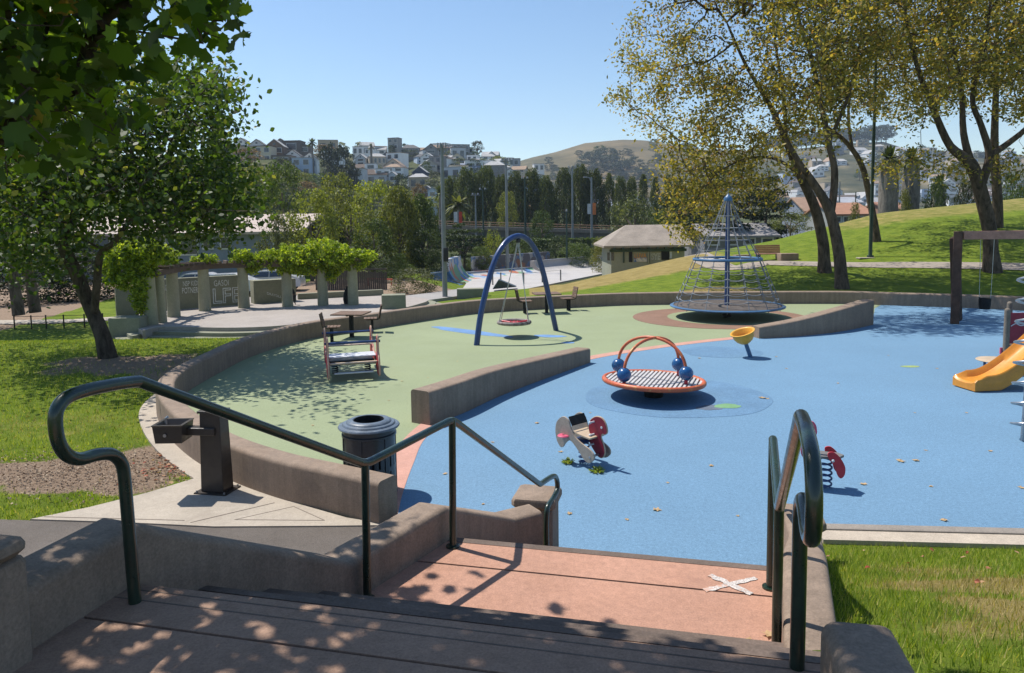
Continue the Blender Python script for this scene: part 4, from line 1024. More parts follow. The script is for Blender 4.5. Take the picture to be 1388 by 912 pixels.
# ---- fallen leaves
LFM = leafmat('dead_leaf', [(0, (.30, .14, .05)), (.5, (.45, .30, .16)), (1, (.55, .42, .25))], .15, .8)
def leafmesh(seed):
    rg = random.Random(seed); n_ = 10; pts = []
    for k in range(n_):
        a = 2 * math.pi * k / n_; r_ = (.055 if k % 2 == 0 else .03) * rg.uniform(.75, 1.2); pts.append((r_ * math.cos(a), r_ * math.sin(a), rg.uniform(.004, .022)))
    me = bpy.data.meshes.new('fallen_leaf'); me.from_pydata([(0, 0, .008)] + pts, [], [(0, 1 + k, 1 + (k + 1) % n_) for k in range(n_)]); me.materials.append(LFM); return me
LM = [leafmesh(i) for i in range(4)]
lv = [(1033, 540, 1.5, 0), (1040, 541, .9, 0), (1221, 626, 1.2, 0), (1242, 625, 1.0, 0), (1170, 657, .9, 0), (890, 692, 1.1, 0), (1255, 611, .5, 0), (1280, 706, .9, 0), (1083, 572, .6, 0), (964, 632, .8, 0), (668, 600, .6, 0), (728, 574, .9, 0), (603, 643, .7, 0), (772, 697, .8, 0), (760, 613, .8, 0), (1270, 500, .7, 0), (1136, 520, .6, 0), (850, 705, .6, 0), (694, 523, .6, 0), (1342, 612, .7, 0), (1385, 662, .8, 0), (1066, 500, .7, 0), (948, 486, .9, 0), (1052, 484, .7, 0), (1100, 590, .5, 0), (1204, 482, .6, 0), (580, 512, .5, 0), (620, 490, .5, 0), (424, 577, .5, 0), (527, 543, .5, 0), (545, 517, .6, 0), (1016, 870, .5, 1.2), (1042, 862, .7, 1.2), (1262, 660, .6, 0), (1310, 560, .6, 0), (1240, 560, .5, 0), (800, 560, .5, 0), (655, 684, .5, 0), (905, 655, .5, 0), (1000, 700, .5, 0)]
for i, (x, y, s_, z) in enumerate(lv):
    g_ = G(x, y, z); o = link('fallen_leaf', LM[i % 4]); o.location = (g_.x, g_.y, z + .006); o.rotation_euler = (0, 0, i * 1.7); o.scale = (s_, s_, s_)
    tag(o, 'dry brown fallen leaf lying on the %s' % ('orange landing' if z else ('green rubber' if x < 640 and y < 590 else 'blue rubber')), 'leaf', 'dry fallen leaves on the ground')
def inpoly(X, Y, poly):
    c_ = np.zeros(len(X), bool); n_ = len(poly)
    for i in range(n_):
        x1, y1 = poly[i][0], poly[i][1]; x2, y2 = poly[(i + 1) % n_][0], poly[(i + 1) % n_][1]
        k = ((y1 > Y) != (y2 > Y)) & (X < (x2 - x1) * (Y - y1) / (y2 - y1 + 1e-12) + x1); c_ ^= k
    return c_
padp = [(G(x, y).x, G(x, y).y) for x, y in padpx]; asp = [(p[0], p[1]) for p in aspoly]; outp = [(p.x, p.y) for p in OUTS]
kerbp = [(p.x, p.y) for p in kl + kr[::-1]]
def scatter_leaves(name, n_, fn, mat, smin, smax, seed):
    rg = np.random.default_rng(seed); V, Fs = [], []
    for k in range(n_):
        x, y = fn(rg)
        if inpoly(np.array([x]), np.array([y]), padp)[0] or inpoly(np.array([x]), np.array([y]), kerbp)[0] or inpoly(np.array([x]), np.array([y]), outp)[0]: continue
        s_ = rg.uniform(smin, smax); a0_ = rg.uniform(0, 6.28); z = h(x, y) + .03
        for j in range(5):
            a = a0_ + j * 1.257; V.append((x + s_ * math.cos(a), y + s_ * math.sin(a) * rg.uniform(.4, 1), z + rg.uniform(0, .03)))
        Fs.append(tuple(range(len(V) - 5, len(V))))
    o = mk(name, V, Fs, mat, smooth=0); return tag(o, kind='stuff')
RL = leafmat('red_leaf', [(0, (.28, .05, .03)), (.6, (.38, .16, .09)), (1, (.45, .33, .18))], .15, .8)
lw = G(258, 634)
scatter_leaves('leaf_litter', 150, lambda g: (lw.x + g.normal(0, .32) - .2, lw.y + g.normal(.15, .28)), RL, .02, .045, 3)
CHIP = leafmat('soil_chip', [(0, (.14, .09, .06)), (.5, (.28, .20, .14)), (1, (.46, .36, .25))], .0, .9)
dz_ = [TG(60, 640), TG(200, 628), TG(150, 655)]
scatter_leaves('soil_chips', 2600, lambda g: ((lambda c_: (c_.x + g.normal(0, 1.0), c_.y + g.normal(0, .42)))(dz_[g.integers(3)])), CHIP, .006, .022, 13)
scatter_leaves('leaf_litter', 45, lambda g: (g.uniform(2.6, 6.5), g.uniform(3.2, 7.4)), RL, .015, .035, 4)

# ---- grass blades
GB = leafmat('grass_blade', [(0, (.10, .16, .016)), (.5, (.22, .30, .034)), (.85, (.38, .40, .08)), (1, (.54, .45, .20))], .35, .6)
GD = leafmat('dry_blade', [(0, (.20, .20, .05)), (.4, (.38, .30, .12)), (1, (.50, .40, .20))], .3, .7)
def blades(name, n_, fx, hmin, hmax, wd, seed, keep=None):
    g = np.random.default_rng(seed); X, Y = fx(g, n_); 
    if keep is not None: k = keep(X, Y, g); X, Y = X[k], Y[k]
    dr, di, ve = dryness(X, Y); k = g.random(len(X)) > di * 1.1 + dr * .35; X, Y, dr = X[k], Y[k], dr[k]
    for nm, sel, mt in ((name, g.random(len(X)) > dr, GB), ('dry_' + name, None, GD)):
        if sel is None: sel = ~prev
        prev = sel; x, y = X[sel], Y[sel]; n2_ = len(x)
        if n2_ == 0: continue
        Z = H(x, y); a = g.uniform(0, 6.28, n2_); hh = g.uniform(hmin, hmax, n2_); ln = g.uniform(.1, .7, n2_) * hh; b = g.uniform(0, 6.28, n2_)
        P0 = np.stack([x - np.cos(a) * wd, y - np.sin(a) * wd, Z - .005], -1); P1_ = np.stack([x + np.cos(a) * wd, y + np.sin(a) * wd, Z - .005], -1); P2_ = np.stack([x + np.cos(b) * ln, y + np.sin(b) * ln, Z + hh], -1)
        V = np.stack([P0, P1_, P2_], 1).reshape(-1, 3); tag(link(nm, fastmesh(nm, V, np.arange(n2_ * 3).reshape(-1, 3), mt)), kind='stuff')
def inpoly(X, Y, poly):
    c_ = np.zeros(len(X), bool); n_ = len(poly)
    for i in range(n_):
        x1, y1 = poly[i][0], poly[i][1]; x2, y2 = poly[(i + 1) % n_][0], poly[(i + 1) % n_][1]
        k = ((y1 > Y) != (y2 > Y)) & (X < (x2 - x1) * (Y - y1) / (y2 - y1 + 1e-12) + x1); c_ ^= k
    return c_
kA = a0 + kn * .26
def keepR(X, Y, g):
    xr = np.interp(Y, [0, 2.45, 3.73, 4.57, 6.15, 6.9, 8.2], [1.45, 1.36, 1.68, 1.98, 2.66, 2.98, 3.1])
    ye = kA.y + (X - kA.x) * kd.y / kd.x
    return (X > xr) & (Y < ye - .01) & (X < .75 * Y + 1.3)
blades('lawn_grass', 75000, lambda g, n: (g.uniform(1.4, 8, n), 2.0 + 6.4 * g.random(n) ** 1.0), .025, .075, .0035, 1, keepR)
padp = [(G(x, y).x, G(x, y).y) for x, y in padpx]; asp = [(p[0], p[1]) for p in aspoly]; outp = [(p.x, p.y) for p in OUTS]
kerbp = [(p.x, p.y) for p in kl + kr[::-1]]
def keepL(X, Y, g):
    return (~inpoly(X, Y, padp)) & (~inpoly(X, Y, asp)) & (~inpoly(X, Y, outp)) & (~inpoly(X, Y, kerbp)) & (X > -.74 * Y - 1)
blades('lawn_grass', 90000, lambda g, n: (g.uniform(-17, -2.5, n), 8.3 + 17 * g.random(n) ** 1.35), .035, .085, .007, 2, keepL)
# ============================================================ TREES
def rand_rot(n, g, up=.6):
    """leaf frames: normals biased upward"""
    N = g.normal(size=(n, 3)); N /= np.linalg.norm(N, axis=1)[:, None]; N = N * (1 - up) + np.array([0, 0, 1.0]) * up
    N /= np.linalg.norm(N, axis=1)[:, None]; T = g.normal(size=(n, 3)); T -= (T * N).sum(1)[:, None] * N; T /= np.linalg.norm(T, axis=1)[:, None]
    return N, T, np.cross(N, T)
LOBED = np.array([(0, -.42, .03), (.12, -.24, .02), (.40, -.30, -.10), (.38, -.06, -.04), (.54, .16, -.16), (.36, .26, -.05), (.24, .44, -.04), (.12, .40, .0), (0, .60, -.16), (-.12, .40, 0), (-.24, .44, -.10), (-.36, .26, -.03), (-.54, .16, -.08), (-.38, -.06, -.05), (-.40, -.30, -.16), (-.12, -.24, .02)])
OVAL = np.array([(0, -.5, 0), (.26, -.12, -.04), (.20, .25, -.03), (0, .55, -.05), (-.20, .25, -.03), (-.26, -.12, -.04)])
DIAM = np.array([(0, -.5, 0), (.33, .0, -.05), (0, .5, 0), (-.33, .0, -.05)])
def leaves(name, C_, size, mat, parent, tmpl=OVAL, up=.5, seed=0, N=None):
    g = np.random.default_rng(seed); n = len(C_); sz = g.uniform(*size, n)[:, None, None]
    Nn, T, B = rand_rot(n, g, up)
    if N is not None:
        Nn = N + g.normal(size=(n, 3)) * .45; Nn /= np.linalg.norm(Nn, axis=1)[:, None]; T = g.normal(size=(n, 3)); T -= (T * Nn).sum(1)[:, None] * Nn; T /= np.linalg.norm(T, axis=1)[:, None]; B = np.cross(Nn, T)
    k = len(tmpl); V = C_[:, None, :] + sz * (tmpl[None, :, 0:1] * T[:, None] + tmpl[None, :, 1:2] * B[:, None] + tmpl[None, :, 2:3] * Nn[:, None])
    V = V - (np.array(parent.location)[None, None] if parent is not None else 0)
    me = fastmesh(name, V.reshape(-1, 3), np.arange(n * k).reshape(n, k), mat); return link(name, me, parent) if name else me
def branches(trunks, att, mat, parent, step=.5, tip=.012, power=.42, rmax=None, seed=0, seg=6, bend=.12, name='trunk'):
    """trunks: list of [(pt, radius)...] polylines; att: (N,3) twig ends. Returns twig points."""
    g = np.random.default_rng(seed); P, par, rad = [], [], []; base_chains = []
    for tl_, pj in trunks:
        pts = spline([p for p, r in tl_], 4); rs = np.interp(np.linspace(0, 1, len(pts)), np.linspace(0, 1, len(tl_)), [r for p, r in tl_])
        prev = pj if pj is not None and pj >= 0 else -1
        if isinstance(pj, Vector): prev = int(np.argmin([(Vector(q) - pj).length for q in P]))
        for q, r in zip(pts, rs): P.append(tuple(q)); par.append(prev); rad.append(float(r)); prev = len(P) - 1
    nb = len(P); P = [np.array(p, float) for p in P]
    lo = int(nb * .0)
    zmin = min(p[2] for p in P)
    order = np.argsort([min(np.linalg.norm(a - P[i]) for i in range(0, nb, 3)) for a in att]); ends = []
    A = np.array(P); cost = np.array([0.0 if p[2] > zmin + 1.2 else 3.0 for p in P]); 
    Al = list(A)
    arr = np.zeros((nb + len(att) * 14, 3)); arr[:nb] = A; cs = np.zeros(len(arr)); cs[:nb] = cost; n = nb
    for oi in order:
        a = att[oi]; d = np.linalg.norm(arr[:n] - a, axis=1); j = int(np.argmin(d + cs[:n] * .22)); dist = d[j]
        if dist < .05: continue
        m = min(12, max(2, int(dist / step))); s = arr[j].copy(); off = g.normal(size=3) * bend * dist; off[2] = abs(off[2]) * .7 if a[2] > s[2] else off[2] * .5
        prev = j
        for q in range(1, m + 1):
            f = q / m; p = s + (a - s) * f + off * math.sin(math.pi * f) + g.normal(size=3) * .03 * dist / m * (f < 1)
            arr[n] = p; cs[n] = cs[j] + dist * f; par.append(prev); rad.append(0); prev = n; n += 1
        ends.append(n - 1)
    arr = arr[:n]; w = np.zeros(n)
    for e_ in ends: w[e_] += 1
    for i in range(n - 1, -1, -1):
        if par[i] >= 0: w[par[i]] += w[i]
    R_ = tip * np.maximum(w, 1) ** power
    R_[:nb] = rad[:nb]
    kids = [[] for _ in range(n)]
    for i in range(n):
        if par[i] >= 0: kids[par[i]].append(i)
    starts = [(i, -1) for i in range(n) if par[i] < 0]; mb = MB()
    while starts:
        i, frm = starts.pop(); ch = [frm, i] if frm >= 0 else [i]
        while kids[i]:
            ks = sorted(kids[i], key=lambda k: -R_[k] - (100 if (i < nb and k < nb and par[k] == i and k == i + 1) else 0)); starts += [(k, i) for k in ks[1:]]; i = ks[0]; ch.append(i)
        if len(ch) < 2: continue
        rr = [R_[k] for k in ch]
        if frm >= 0: rr[0] = min(rr[0] * .9, rr[1] * 1.25)
        sg = seg + 4 if max(rr) > .1 else (seg if max(rr) > .03 else 4)
        mb.tube([arr[k] for k in ch], rr, sg, caps=False)
    mb.build(name, mat, parent, smooth=80)
    return arr[ends], arr[nb:]
def px_att(ells, n, Y0, sY, g, hole=0):
    out = []
    wts = np.array([e_[2] * e_[3] * (e_[4] if len(e_) > 4 else 1) for e_ in ells], float); wts /= wts.sum()
    while len(out) < n:
        e_ = ells[g.choice(len(ells), p=wts)]; r = math.sqrt(g.random()); t = g.random() * 6.283
        x, y = e_[0] + e_[2] * r * math.cos(t), e_[1] + e_[3] * r * math.sin(t); Y = Y0 + g.normal() * sY * math.sqrt(max(.05, 1 - r * r * .7))
        out.append(tuple(PX(x, y, Y)))
    return np.array(out)
def around(ends, k, rad, g, squash=.7):
    n = len(ends); C_ = np.repeat(ends, k, 0) + g.normal(size=(n * k, 3)) * rad * np.array([1, 1, squash]); return C_
BARK_D = bark('dark_bark', (.035, .027, .02), (.115, .09, .068), 7)
BARK_T = bark('lawn_tree_bark', (.045, .034, .026), (.15, .112, .086), 5)
BARK_G = bark('grey_brown_bark', (.075, .055, .042), (.21, .165, .13), 5)
LM_SYC = leafmat('sycamore_leaf', [(0, (.030, .058, .010)), (.45, (.055, .095, .014)), (.85, (.10, .155, .022)), (.97, (.17, .20, .04)), (1, (.24, .13, .05))], .5, .42, tint=(2.6, 2.7, .6))
LM_MID = leafmat('street_tree_leaf', [(0, (.028, .050, .011)), (.5, (.052, .088, .016)), (.9, (.10, .14, .024)), (1, (.20, .18, .06))], .42, .5, tint=(1.8, 1.9, .55))
LM_DRY = leafmat('olive_yellow_leaf', [(0, (.08, .09, .026)), (.35, (.17, .165, .042)), (.7, (.31, .265, .066)), (.92, (.44, .33, .09)), (1, (.30, .15, .06))], .5, .55, tint=(1.7, 1.58, .6))

# foreground tree, its trunk outside the frame on the left bank
g = np.random.default_rng(5)
t = thing('sycamore_tree', 'near sycamore with big lobed leaves filling the top left corner of the photo', 'tree', (-4.7, 3.1, h(-4.7, 3.1)))
b0 = Vector((-4.7, 3.1, h(-4.7, 3.1) - .2))
trk = [(b0, .24), (b0 + Vector((.1, .1, 1.6)), .2), (b0 + Vector((.2, .35, 3.0)), .17), (b0 + Vector((.5, .7, 4.6)), .13), (b0 + Vector((1.0, 1.0, 6.2)), .08)]
br1 = [(b0 + Vector((.2, .35, 3.0)), .11), (PX(-60, 190, 4.6), .08), (PX(40, 145, 4.7), .045), (PX(110, 120, 4.8), .025)]
A1 = px_att([(40, 40, 110, 110), (190, 25, 110, 75), (270, 18, 48, 50), (30, 175, 60, 70), (120, 150, 70, 55), (-120, 60, 120, 180), (175, -90, 190, 60), (60, -120, 200, 80)], 250, 4.9, .75, g)
A2 = np.stack([g.uniform(-5.3, -1.6, 270), g.uniform(2.7, 4.9, 270), g.uniform(5.2, 7.0, 270)], -1)
A3 = np.stack([g.uniform(-2.9, .3, 185), g.uniform(2.4, 4.3, 185), g.uniform(5.7, 6.9, 185)], -1)
att = np.vstack([A1, A2, A3]); att = att[att[:, 2] > 2.6]
ends, tw = branches([(trk, None), (br1, b0 + Vector((.2, .35, 3.0)))], att, BARK_D, t, step=.25, tip=.004, power=.46, seed=1)
C_ = around(ends, 12, .17, g, .8)
k_ = np.array([(proj(p)[0] < 332 or proj(p)[1] < -25) and not (proj(p)[1] > 235 - max(0, proj(p)[0] - 120) * .75 and proj(p)[1] > -25) for p in C_]); C_ = C_[k_]
leaves('crown', C_, (.08, .165), LM_SYC, t, LOBED, .35, 2)

# leaning tree on the left lawn
q = G(147, 483); t = thing('shade_tree', 'leaning dark leafy tree on the left lawn beside the plaza steps', 'tree', (q.x, q.y, -.03))
trk = [(V3((q.x, q.y, -.15)), .27), (PX(139, 455, q.y), .205), (PX(122, 415, q.y + .1), .185), (PX(104, 372, q.y + .1), .175), (PX(84, 330, q.y), .16), (PX(62, 280, q.y), .14), (PX(50, 220, q.y), .10), (PX(48, 150, q.y), .06)]
f1 = [(PX(128, 425, q.y), .10), (PX(131, 390, q.y - .2), .10), (PX(136, 345, q.y - .5), .09), (PX(155, 328, q.y - .8), .07), (PX(176, 298, q.y - 1), .05)]
f2 = [(PX(84, 330, q.y), .12), (PX(110, 270, q.y + .6), .09), (PX(150, 215, q.y + .8), .07), (PX(200, 170, q.y + 1), .05)]
att = px_att([(200, 215, 95, 80, 1.3), (280, 255, 62, 58, 1.3), (90, 215, 110, 90), (60, 320, 65, 50, .9), (215, 300, 60, 38, .8), (250, 140, 50, 60), (315, 275, 34, 38, .9), (10, 260, 70, 120), (130, 120, 120, 60), (285, 150, 32, 60, 1.4), (250, 290, 70, 40, 1)], 620, q.y, 1.9, g)
keep = np.array([not (110 < proj(p)[0] < 235 and 318 < proj(p)[1] < 400) for p in att]); att = att[keep]
ends, tw = branches([(trk, None), (f1, PX(128, 425, q.y)), (f2, PX(84, 330, q.y))], att, BARK_D, t, step=.5, tip=.009, power=.44, seed=3)
C_ = around(ends, 44, .36, g, .85); leaves('crown', C_, (.085, .18), LM_MID, t, OVAL * [1.35, 1, 1], .35, 4)

# two paler trunks at the left edge with their own crowns
for i, (px, D_) in enumerate(((16, 33), (39, 34))):
    q = at(px, D_); q.z = -.4; t = thing('street_tree', ['grey trunked tree at the far left edge beyond the lawn path', 'second grey trunked tree from the left edge beyond the lawn path'][i], 'tree', tuple(q))
    trk = [(q, .26), (q + V3((-.15, 0, 1.8)), .22), (q + V3((-.5, 0, 4)), .18), (q + V3((-.7, 0, 6.5)), .1)]
    att = np.array([tuple(q)]) + g.normal(size=(140, 3)) * [1.9, 1.6, 1.5] + [-.7, 0, 5.2]
    ends, tw = branches([(trk, None)], att, BARK_G, t, step=.7, tip=.012, seed=6 + i); C_ = around(ends, 24, .5, g); leaves('crown', C_, (.16, .3), LM_MID, t, OVAL, .35, 8 + i)

# bare limbed olive-yellow trees on the right lawn
def righttree(label, base, trunks, ells, n, Y0, sY, k, seed, mat=LM_DRY, extra=None, rad=.36, sz=(.11, .235), tip=.010):
    sY = sY * 1.6; g = np.random.default_rng(seed); t = thing('lawn_tree', label, 'tree', tuple(base), 0, 'trees on the right lawn')
    att = px_att(ells, n, Y0, sY, g)
    if extra is not None: att = np.vstack([att, extra])
    ends, tw = branches([([(p_, r_ * .86) for p_, r_ in tl_], pj_) for tl_, pj_ in trunks], att, BARK_T, t, step=.7, tip=tip, power=.45, seed=seed, bend=.16)
    C_ = around(ends, int(k * 1.9), rad, g, .8); leaves('crown', C_, sz, mat, t, OVAL, .4, seed); return t
P_ = lambda x, y, D_: PX(x, y, D_)
b1 = TG(1118, 369); D1 = b1.y; b2 = TG(1142, 391); D2 = b2.y; b3 = TG(1189, 327); D3 = b3.y; b4 = TG(1346, 368); D4 = b4.y; b5 = TG(1352, 308); D5 = b5.y
up_ = V3((0, 0, -.3))
righttree('dark trunked tree with olive leaves just right of the climbing cone, behind its twin', b1,
 [([(b1 + up_, .50), (P_(1117, 352, D1), .36), (P_(1115, 325, D1), .33), (P_(1104, 280, D1), .30), (P_(1084, 236, D1), .26), (P_(1066, 193, D1), .20), (P_(1045, 145, D1), .15), (P_(1012, 90, D1), .10), (P_(985, 30, D1), .06)], None),
  ([(P_(1084, 236, D1), .12), (P_(1050, 215, D1 - .5), .09), (P_(1010, 215, D1 - 1), .06), (P_(970, 235, D1 - 1.2), .04)], P_(1084, 236, D1)),
  ([(P_(1066, 193, D1), .12), (P_(1062, 130, D1), .10), (P_(1050, 50, D1), .07), (P_(1045, -30, D1), .04)], P_(1066, 193, D1))],
 [(900, 70, 62, 62, .7), (860, 110, 32, 55, .35), (930, 140, 85, 65, 1.0), (965, 215, 80, 62, 1.25), (935, 275, 36, 55, 1.3), (1000, 60, 90, 90, .9), (1020, 160, 70, 70, .8), (940, -60, 120, 70, .8), (1050, -60, 100, 80, .8), (1010, 262, 50, 26, .7), (1000, -110, 160, 60, .6)], 680, D1, 1.9, 26, 21, extra=np.stack([np.random.default_rng(1).uniform(4.5, 10.5, 130), np.random.default_rng(2).uniform(26, 30.5, 130), np.random.default_rng(3).uniform(12.6, 15, 130)], -1))
righttree('forked tree with olive and yellow leaves, its trunk nearest the low wall', b2,
 [([(b2 + up_, .44), (P_(1140, 372, D2), .33), (P_(1136, 335, D2), .30), (P_(1124, 285, D2), .27), (P_(1102, 247, D2), .20), (P_(1080, 215, D2), .15), (P_(1050, 160, D2), .1)], None),
  ([(P_(1126, 290, D2), .2), (P_(1130, 262, D2), .2), (P_(1131, 228, D2), .18), (P_(1123, 193, D2), .16), (P_(1114, 145, D2), .14), (P_(1100, 79, D2), .11), (P_(1083, 26, D2), .08), (P_(1075, -40, D2), .05)], P_(1126, 290, D2)),
  ([(P_(1123, 193, D2), .11), (P_(1150, 130, D2), .08), (P_(1165, 60, D2), .05)], P_(1123, 193, D2))],
 [(1090, 60, 85, 80, 1), (1150, 40, 70, 70, 1), (1090, 150, 60, 50, .7), (1150, 120, 50, 45, .6), (1100, -60, 110, 60, .8), (1110, -130, 120, 50, .7), (1060, 220, 35, 30, .5)], 500, D2, 1.8, 22, 22)
righttree('slim curved tree behind the dark green lamp pole on the mound', b3,
 [([(b3 + up_, .36), (P_(1186, 308, D3), .27), (P_(1181, 281, D3), .24), (P_(1171, 232, D3), .21), (P_(1155, 202, D3), .18), (P_(1132, 180, D3), .15), (P_(1100, 160, D3), .09)], None),
  ([(P_(1155, 202, D3), .12), (P_(1150, 150, D3), .1), (P_(1160, 90, D3), .07)], P_(1155, 202, D3))],
 [(1170, 70, 70, 70, 1), (1190, -60, 90, 70, 1), (1215, 130, 45, 40, .7), (1130, 150, 50, 40, .5), (1220, 20, 60, 60, .9), (1208, 222, 40, 24, .8), (1065, 215, 30, 25, .4)], 340, D3, 1.8, 22, 23, extra=np.stack([np.random.default_rng(4).uniform(b3.x - 2, b3.x + 8, 110), np.random.default_rng(5).uniform(D3 + 1, D3 + 7, 110), np.random.default_rng(6).uniform(10.5, 15, 110)], -1))
righttree('stout wide forking tree behind the timber swing', b4,
 [([(b4 + up_, .58), (P_(1343, 340, D4), .40), (P_(1341, 310, D4), .38), (P_(1330, 263, D4), .38), (P_(1316, 222, D4), .34), (P_(1288, 198, D4), .22), (P_(1267, 153, D4), .18), (P_(1250, 110, D4), .14), (P_(1235, 60, D4), .10), (P_(1225, 0, D4), .06)], None),
  ([(P_(1316, 222, D4), .24), (P_(1306, 180, D4), .18), (P_(1303, 120, D4), .13), (P_(1290, 50, D4), .09), (P_(1285, -30, D4), .05)], P_(1316, 222, D4)),
  ([(P_(1330, 250, D4), .26), (P_(1341, 211, D4), .22), (P_(1330, 170, D4), .17), (P_(1318, 131, D4), .14), (P_(1335, 60, D4), .10), (P_(1345, -20, D4), .06)], P_(1330, 250, D4)),
  ([(P_(1341, 211, D4), .2), (P_(1368, 193, D4), .17), (P_(1400, 165, D4), .14), (P_(1440, 110, D4), .1)], P_(1341, 211, D4))],
 [(1250, 60, 70, 80, 1), (1330, 40, 80, 80, 1.1), (1290, 110, 60, 50, .6), (1380, 110, 55, 60, .8), (1430, 60, 70, 110, 1), (1300, -60, 150, 60, 1), (1300, -140, 170, 60, 1), (1240, 160, 35, 25, .4), (1380, 235, 30, 30, .6), (1275, 222, 44, 22, .8)], 760, D4, 2.0, 26, 24)
righttree('dark straight trunk tree standing behind the stout forking tree on the mound', b5,
 [([(b5 + up_, .42), (P_(1352, 270, D5), .34), (P_(1348, 200, D5), .28), (P_(1350, 120, D5), .2), (P_(1352, 20, D5), .1)], None)],
 [(1350, 40, 90, 80, 1), (1400, 120, 50, 50, .8), (1300, 100, 50, 40, .6), (1250, 0, 120, 80, .8)], 380, D5, 2.2, 20, 25)
# ============================================================ BACKGROUND VEGETATION
LBG = leafmat('foliage', [(0, (.45, .47, .42)), (.5, (.85, .88, .8)), (.85, (1.25, 1.2, 1.0)), (1, (1.7, 1.5, 1.1))], .3, .6, objcol=True)
def crown_unit(kind, seed, ncl=70, nl=64, sz=(.022, .042)):
    g = np.random.default_rng(seed); C_, N_ = [], []
    prof = {'round': ([.18, .3, .5, .75, .92, 1.0], [.12, .38, .48, .42, .26, .08]), 'tall': ([.02, .12, .4, .7, .9, 1.0], [.30, .44, .48, .42, .28, .06]),
            'cypress': ([.03, .15, .5, .8, 1.0], [.3, .45, .42, .25, .03]), 'shrub': ([0, .15, .45, .75, 1.0], [.38, .48, .48, .36, .1]),
            'pine': ([.22, .35, .55, .75, .9, 1.0], [.2, .48, .5, .4, .3, .1]), 'airy': ([.25, .4, .6, .8, 1.0], [.2, .45, .46, .36, .12])}[kind]
    cr0 = {'round': .13, 'tall': .11, 'cypress': .12, 'shrub': .15, 'pine': .13, 'airy': .12}[kind]
    for i in range(ncl):
        z = g.uniform(prof[0][0], .97); Rz = np.interp(z, *prof); a = g.uniform(0, 6.283); r = Rz * g.uniform(.35, 1.0) ** .5 * .9
        if kind == 'pine': z = round(z * 7) / 7 + g.normal() * .015
        c0 = np.array([r * math.cos(a), r * math.sin(a), z]); cr = cr0 * g.uniform(.6, 1.25)
        sq = {'pine': .35, 'tall': 1.2, 'cypress': 1.5}.get(kind, .8)
        d = g.normal(size=(nl, 3)); d[:, 2] = d[:, 2] * .9 + .35; d /= np.linalg.norm(d, axis=1)[:, None]
        rad = cr * g.uniform(.55, 1.12, nl)[:, None]
        C_.append(c0 + d * rad * np.array([1, 1, sq])); N_.append(d)
    C_ = np.vstack(C_); C_[:, 2] = np.clip(C_[:, 2], .01, 1.05)
    me = leaves_mesh('crown', C_, sz, LBG, np.vstack(N_), seed); return me
def leaves_mesh(name, C_, size, mat, N, seed, jit=.6):
    g = np.random.default_rng(seed + 99); n = len(C_); s_ = g.uniform(*size, n)[:, None, None]
    Nn = N + g.normal(size=(n, 3)) * jit; Nn /= np.linalg.norm(Nn, axis=1)[:, None]; T = g.normal(size=(n, 3)); T -= (T * Nn).sum(1)[:, None] * Nn; T /= np.linalg.norm(T, axis=1)[:, None]; B = np.cross(Nn, T)
    tm = DIAM * [1.2, 1, 1]
    V = C_[:, None, :] + s_ * (tm[None, :, 0:1] * T[:, None] + tm[None, :, 1:2] * B[:, None] + tm[None, :, 2:3] * Nn[:, None])
    return fastmesh(name, V.reshape(-1, 3), np.arange(n * 4).reshape(n, 4), mat)
CR = {k: [crown_unit(k, i * 7 + j) for j in range(2)] for i, k in enumerate(('round', 'tall', 'cypress', 'shrub', 'pine'))}
CR['tall'] = [crown_unit('tall', 50 + j, 150, 70, (.026, .046)) for j in range(3)]
CR['cypress'] = [crown_unit('cypress', 60 + j, 110, 60, (.026, .046)) for j in range(2)]
CR['airy'] = [crown_unit('airy', 77, 46, 50, (.02, .04)), crown_unit('airy', 78, 46, 50, (.02, .04))]
CRF = {k: [crown_unit(k, 200 + i * 3 + j, 40, 34, (.04, .075)) for j in range(2)] for i, k in enumerate(('round', 'cypress', 'shrub', 'pine'))}
def trunk_unit(seed):
    g = random.Random(seed); mb = MB(); mb.tube([(0, 0, -.05), (.01, 0, .2), (.02, .01, .45), (0, .02, .75)], [.035, .028, .022, .008], 8)
    for k in range(5):
        a = g.uniform(0, 6.28); z = g.uniform(.2, .45); mb.tube([(0, 0, z), (math.cos(a) * .15, math.sin(a) * .15, z + .15), (math.cos(a) * .28, math.sin(a) * .28, z + .3)], [.018, .012, .004], 5)
    me = bpy.data.meshes.new('trunk'); me.from_pydata([tuple(v) for v in mb.v], [], mb.f); me.materials.append(BARK_G); return me
TRU = [trunk_unit(i) for i in range(3)]
gt = random.Random(42)
def tree(kind, px, ytop, D_, wpx, col, label, group=None, far=False, name='tree', cat='tree', hm=None, wm=None, q=None):
    q = q or at(px, D_); w_ = wm or wpx * D_ / 1000; H_ = hm or (PX(px, ytop, D_).z - q.z)
    shrub = kind == 'shrub'
    t = thing(name if not shrub else 'shrub', label, cat if not shrub else 'shrub', tuple(q), gt.uniform(0, 6.28), group)
    o = link('crown', gt.choice((CRF if far else CR)[kind]), t); o.scale = (w_, w_, H_); j = gt.uniform(.85, 1.15); o.color = (col[0] * j, col[1] * j, col[2], 1)
    if not shrub: o2 = link('trunk', gt.choice(TRU), t); s_ = min(w_, H_); o2.scale = (s_, s_, H_)
    return t
DK = (.036, .055, .020); MD = (.075, .110, .028); OL = (.17, .185, .042); YG = (.24, .27, .042); GR = (.11, .125, .060); BL_ = (.045, .060, .045); RU = (.15, .095, .05)
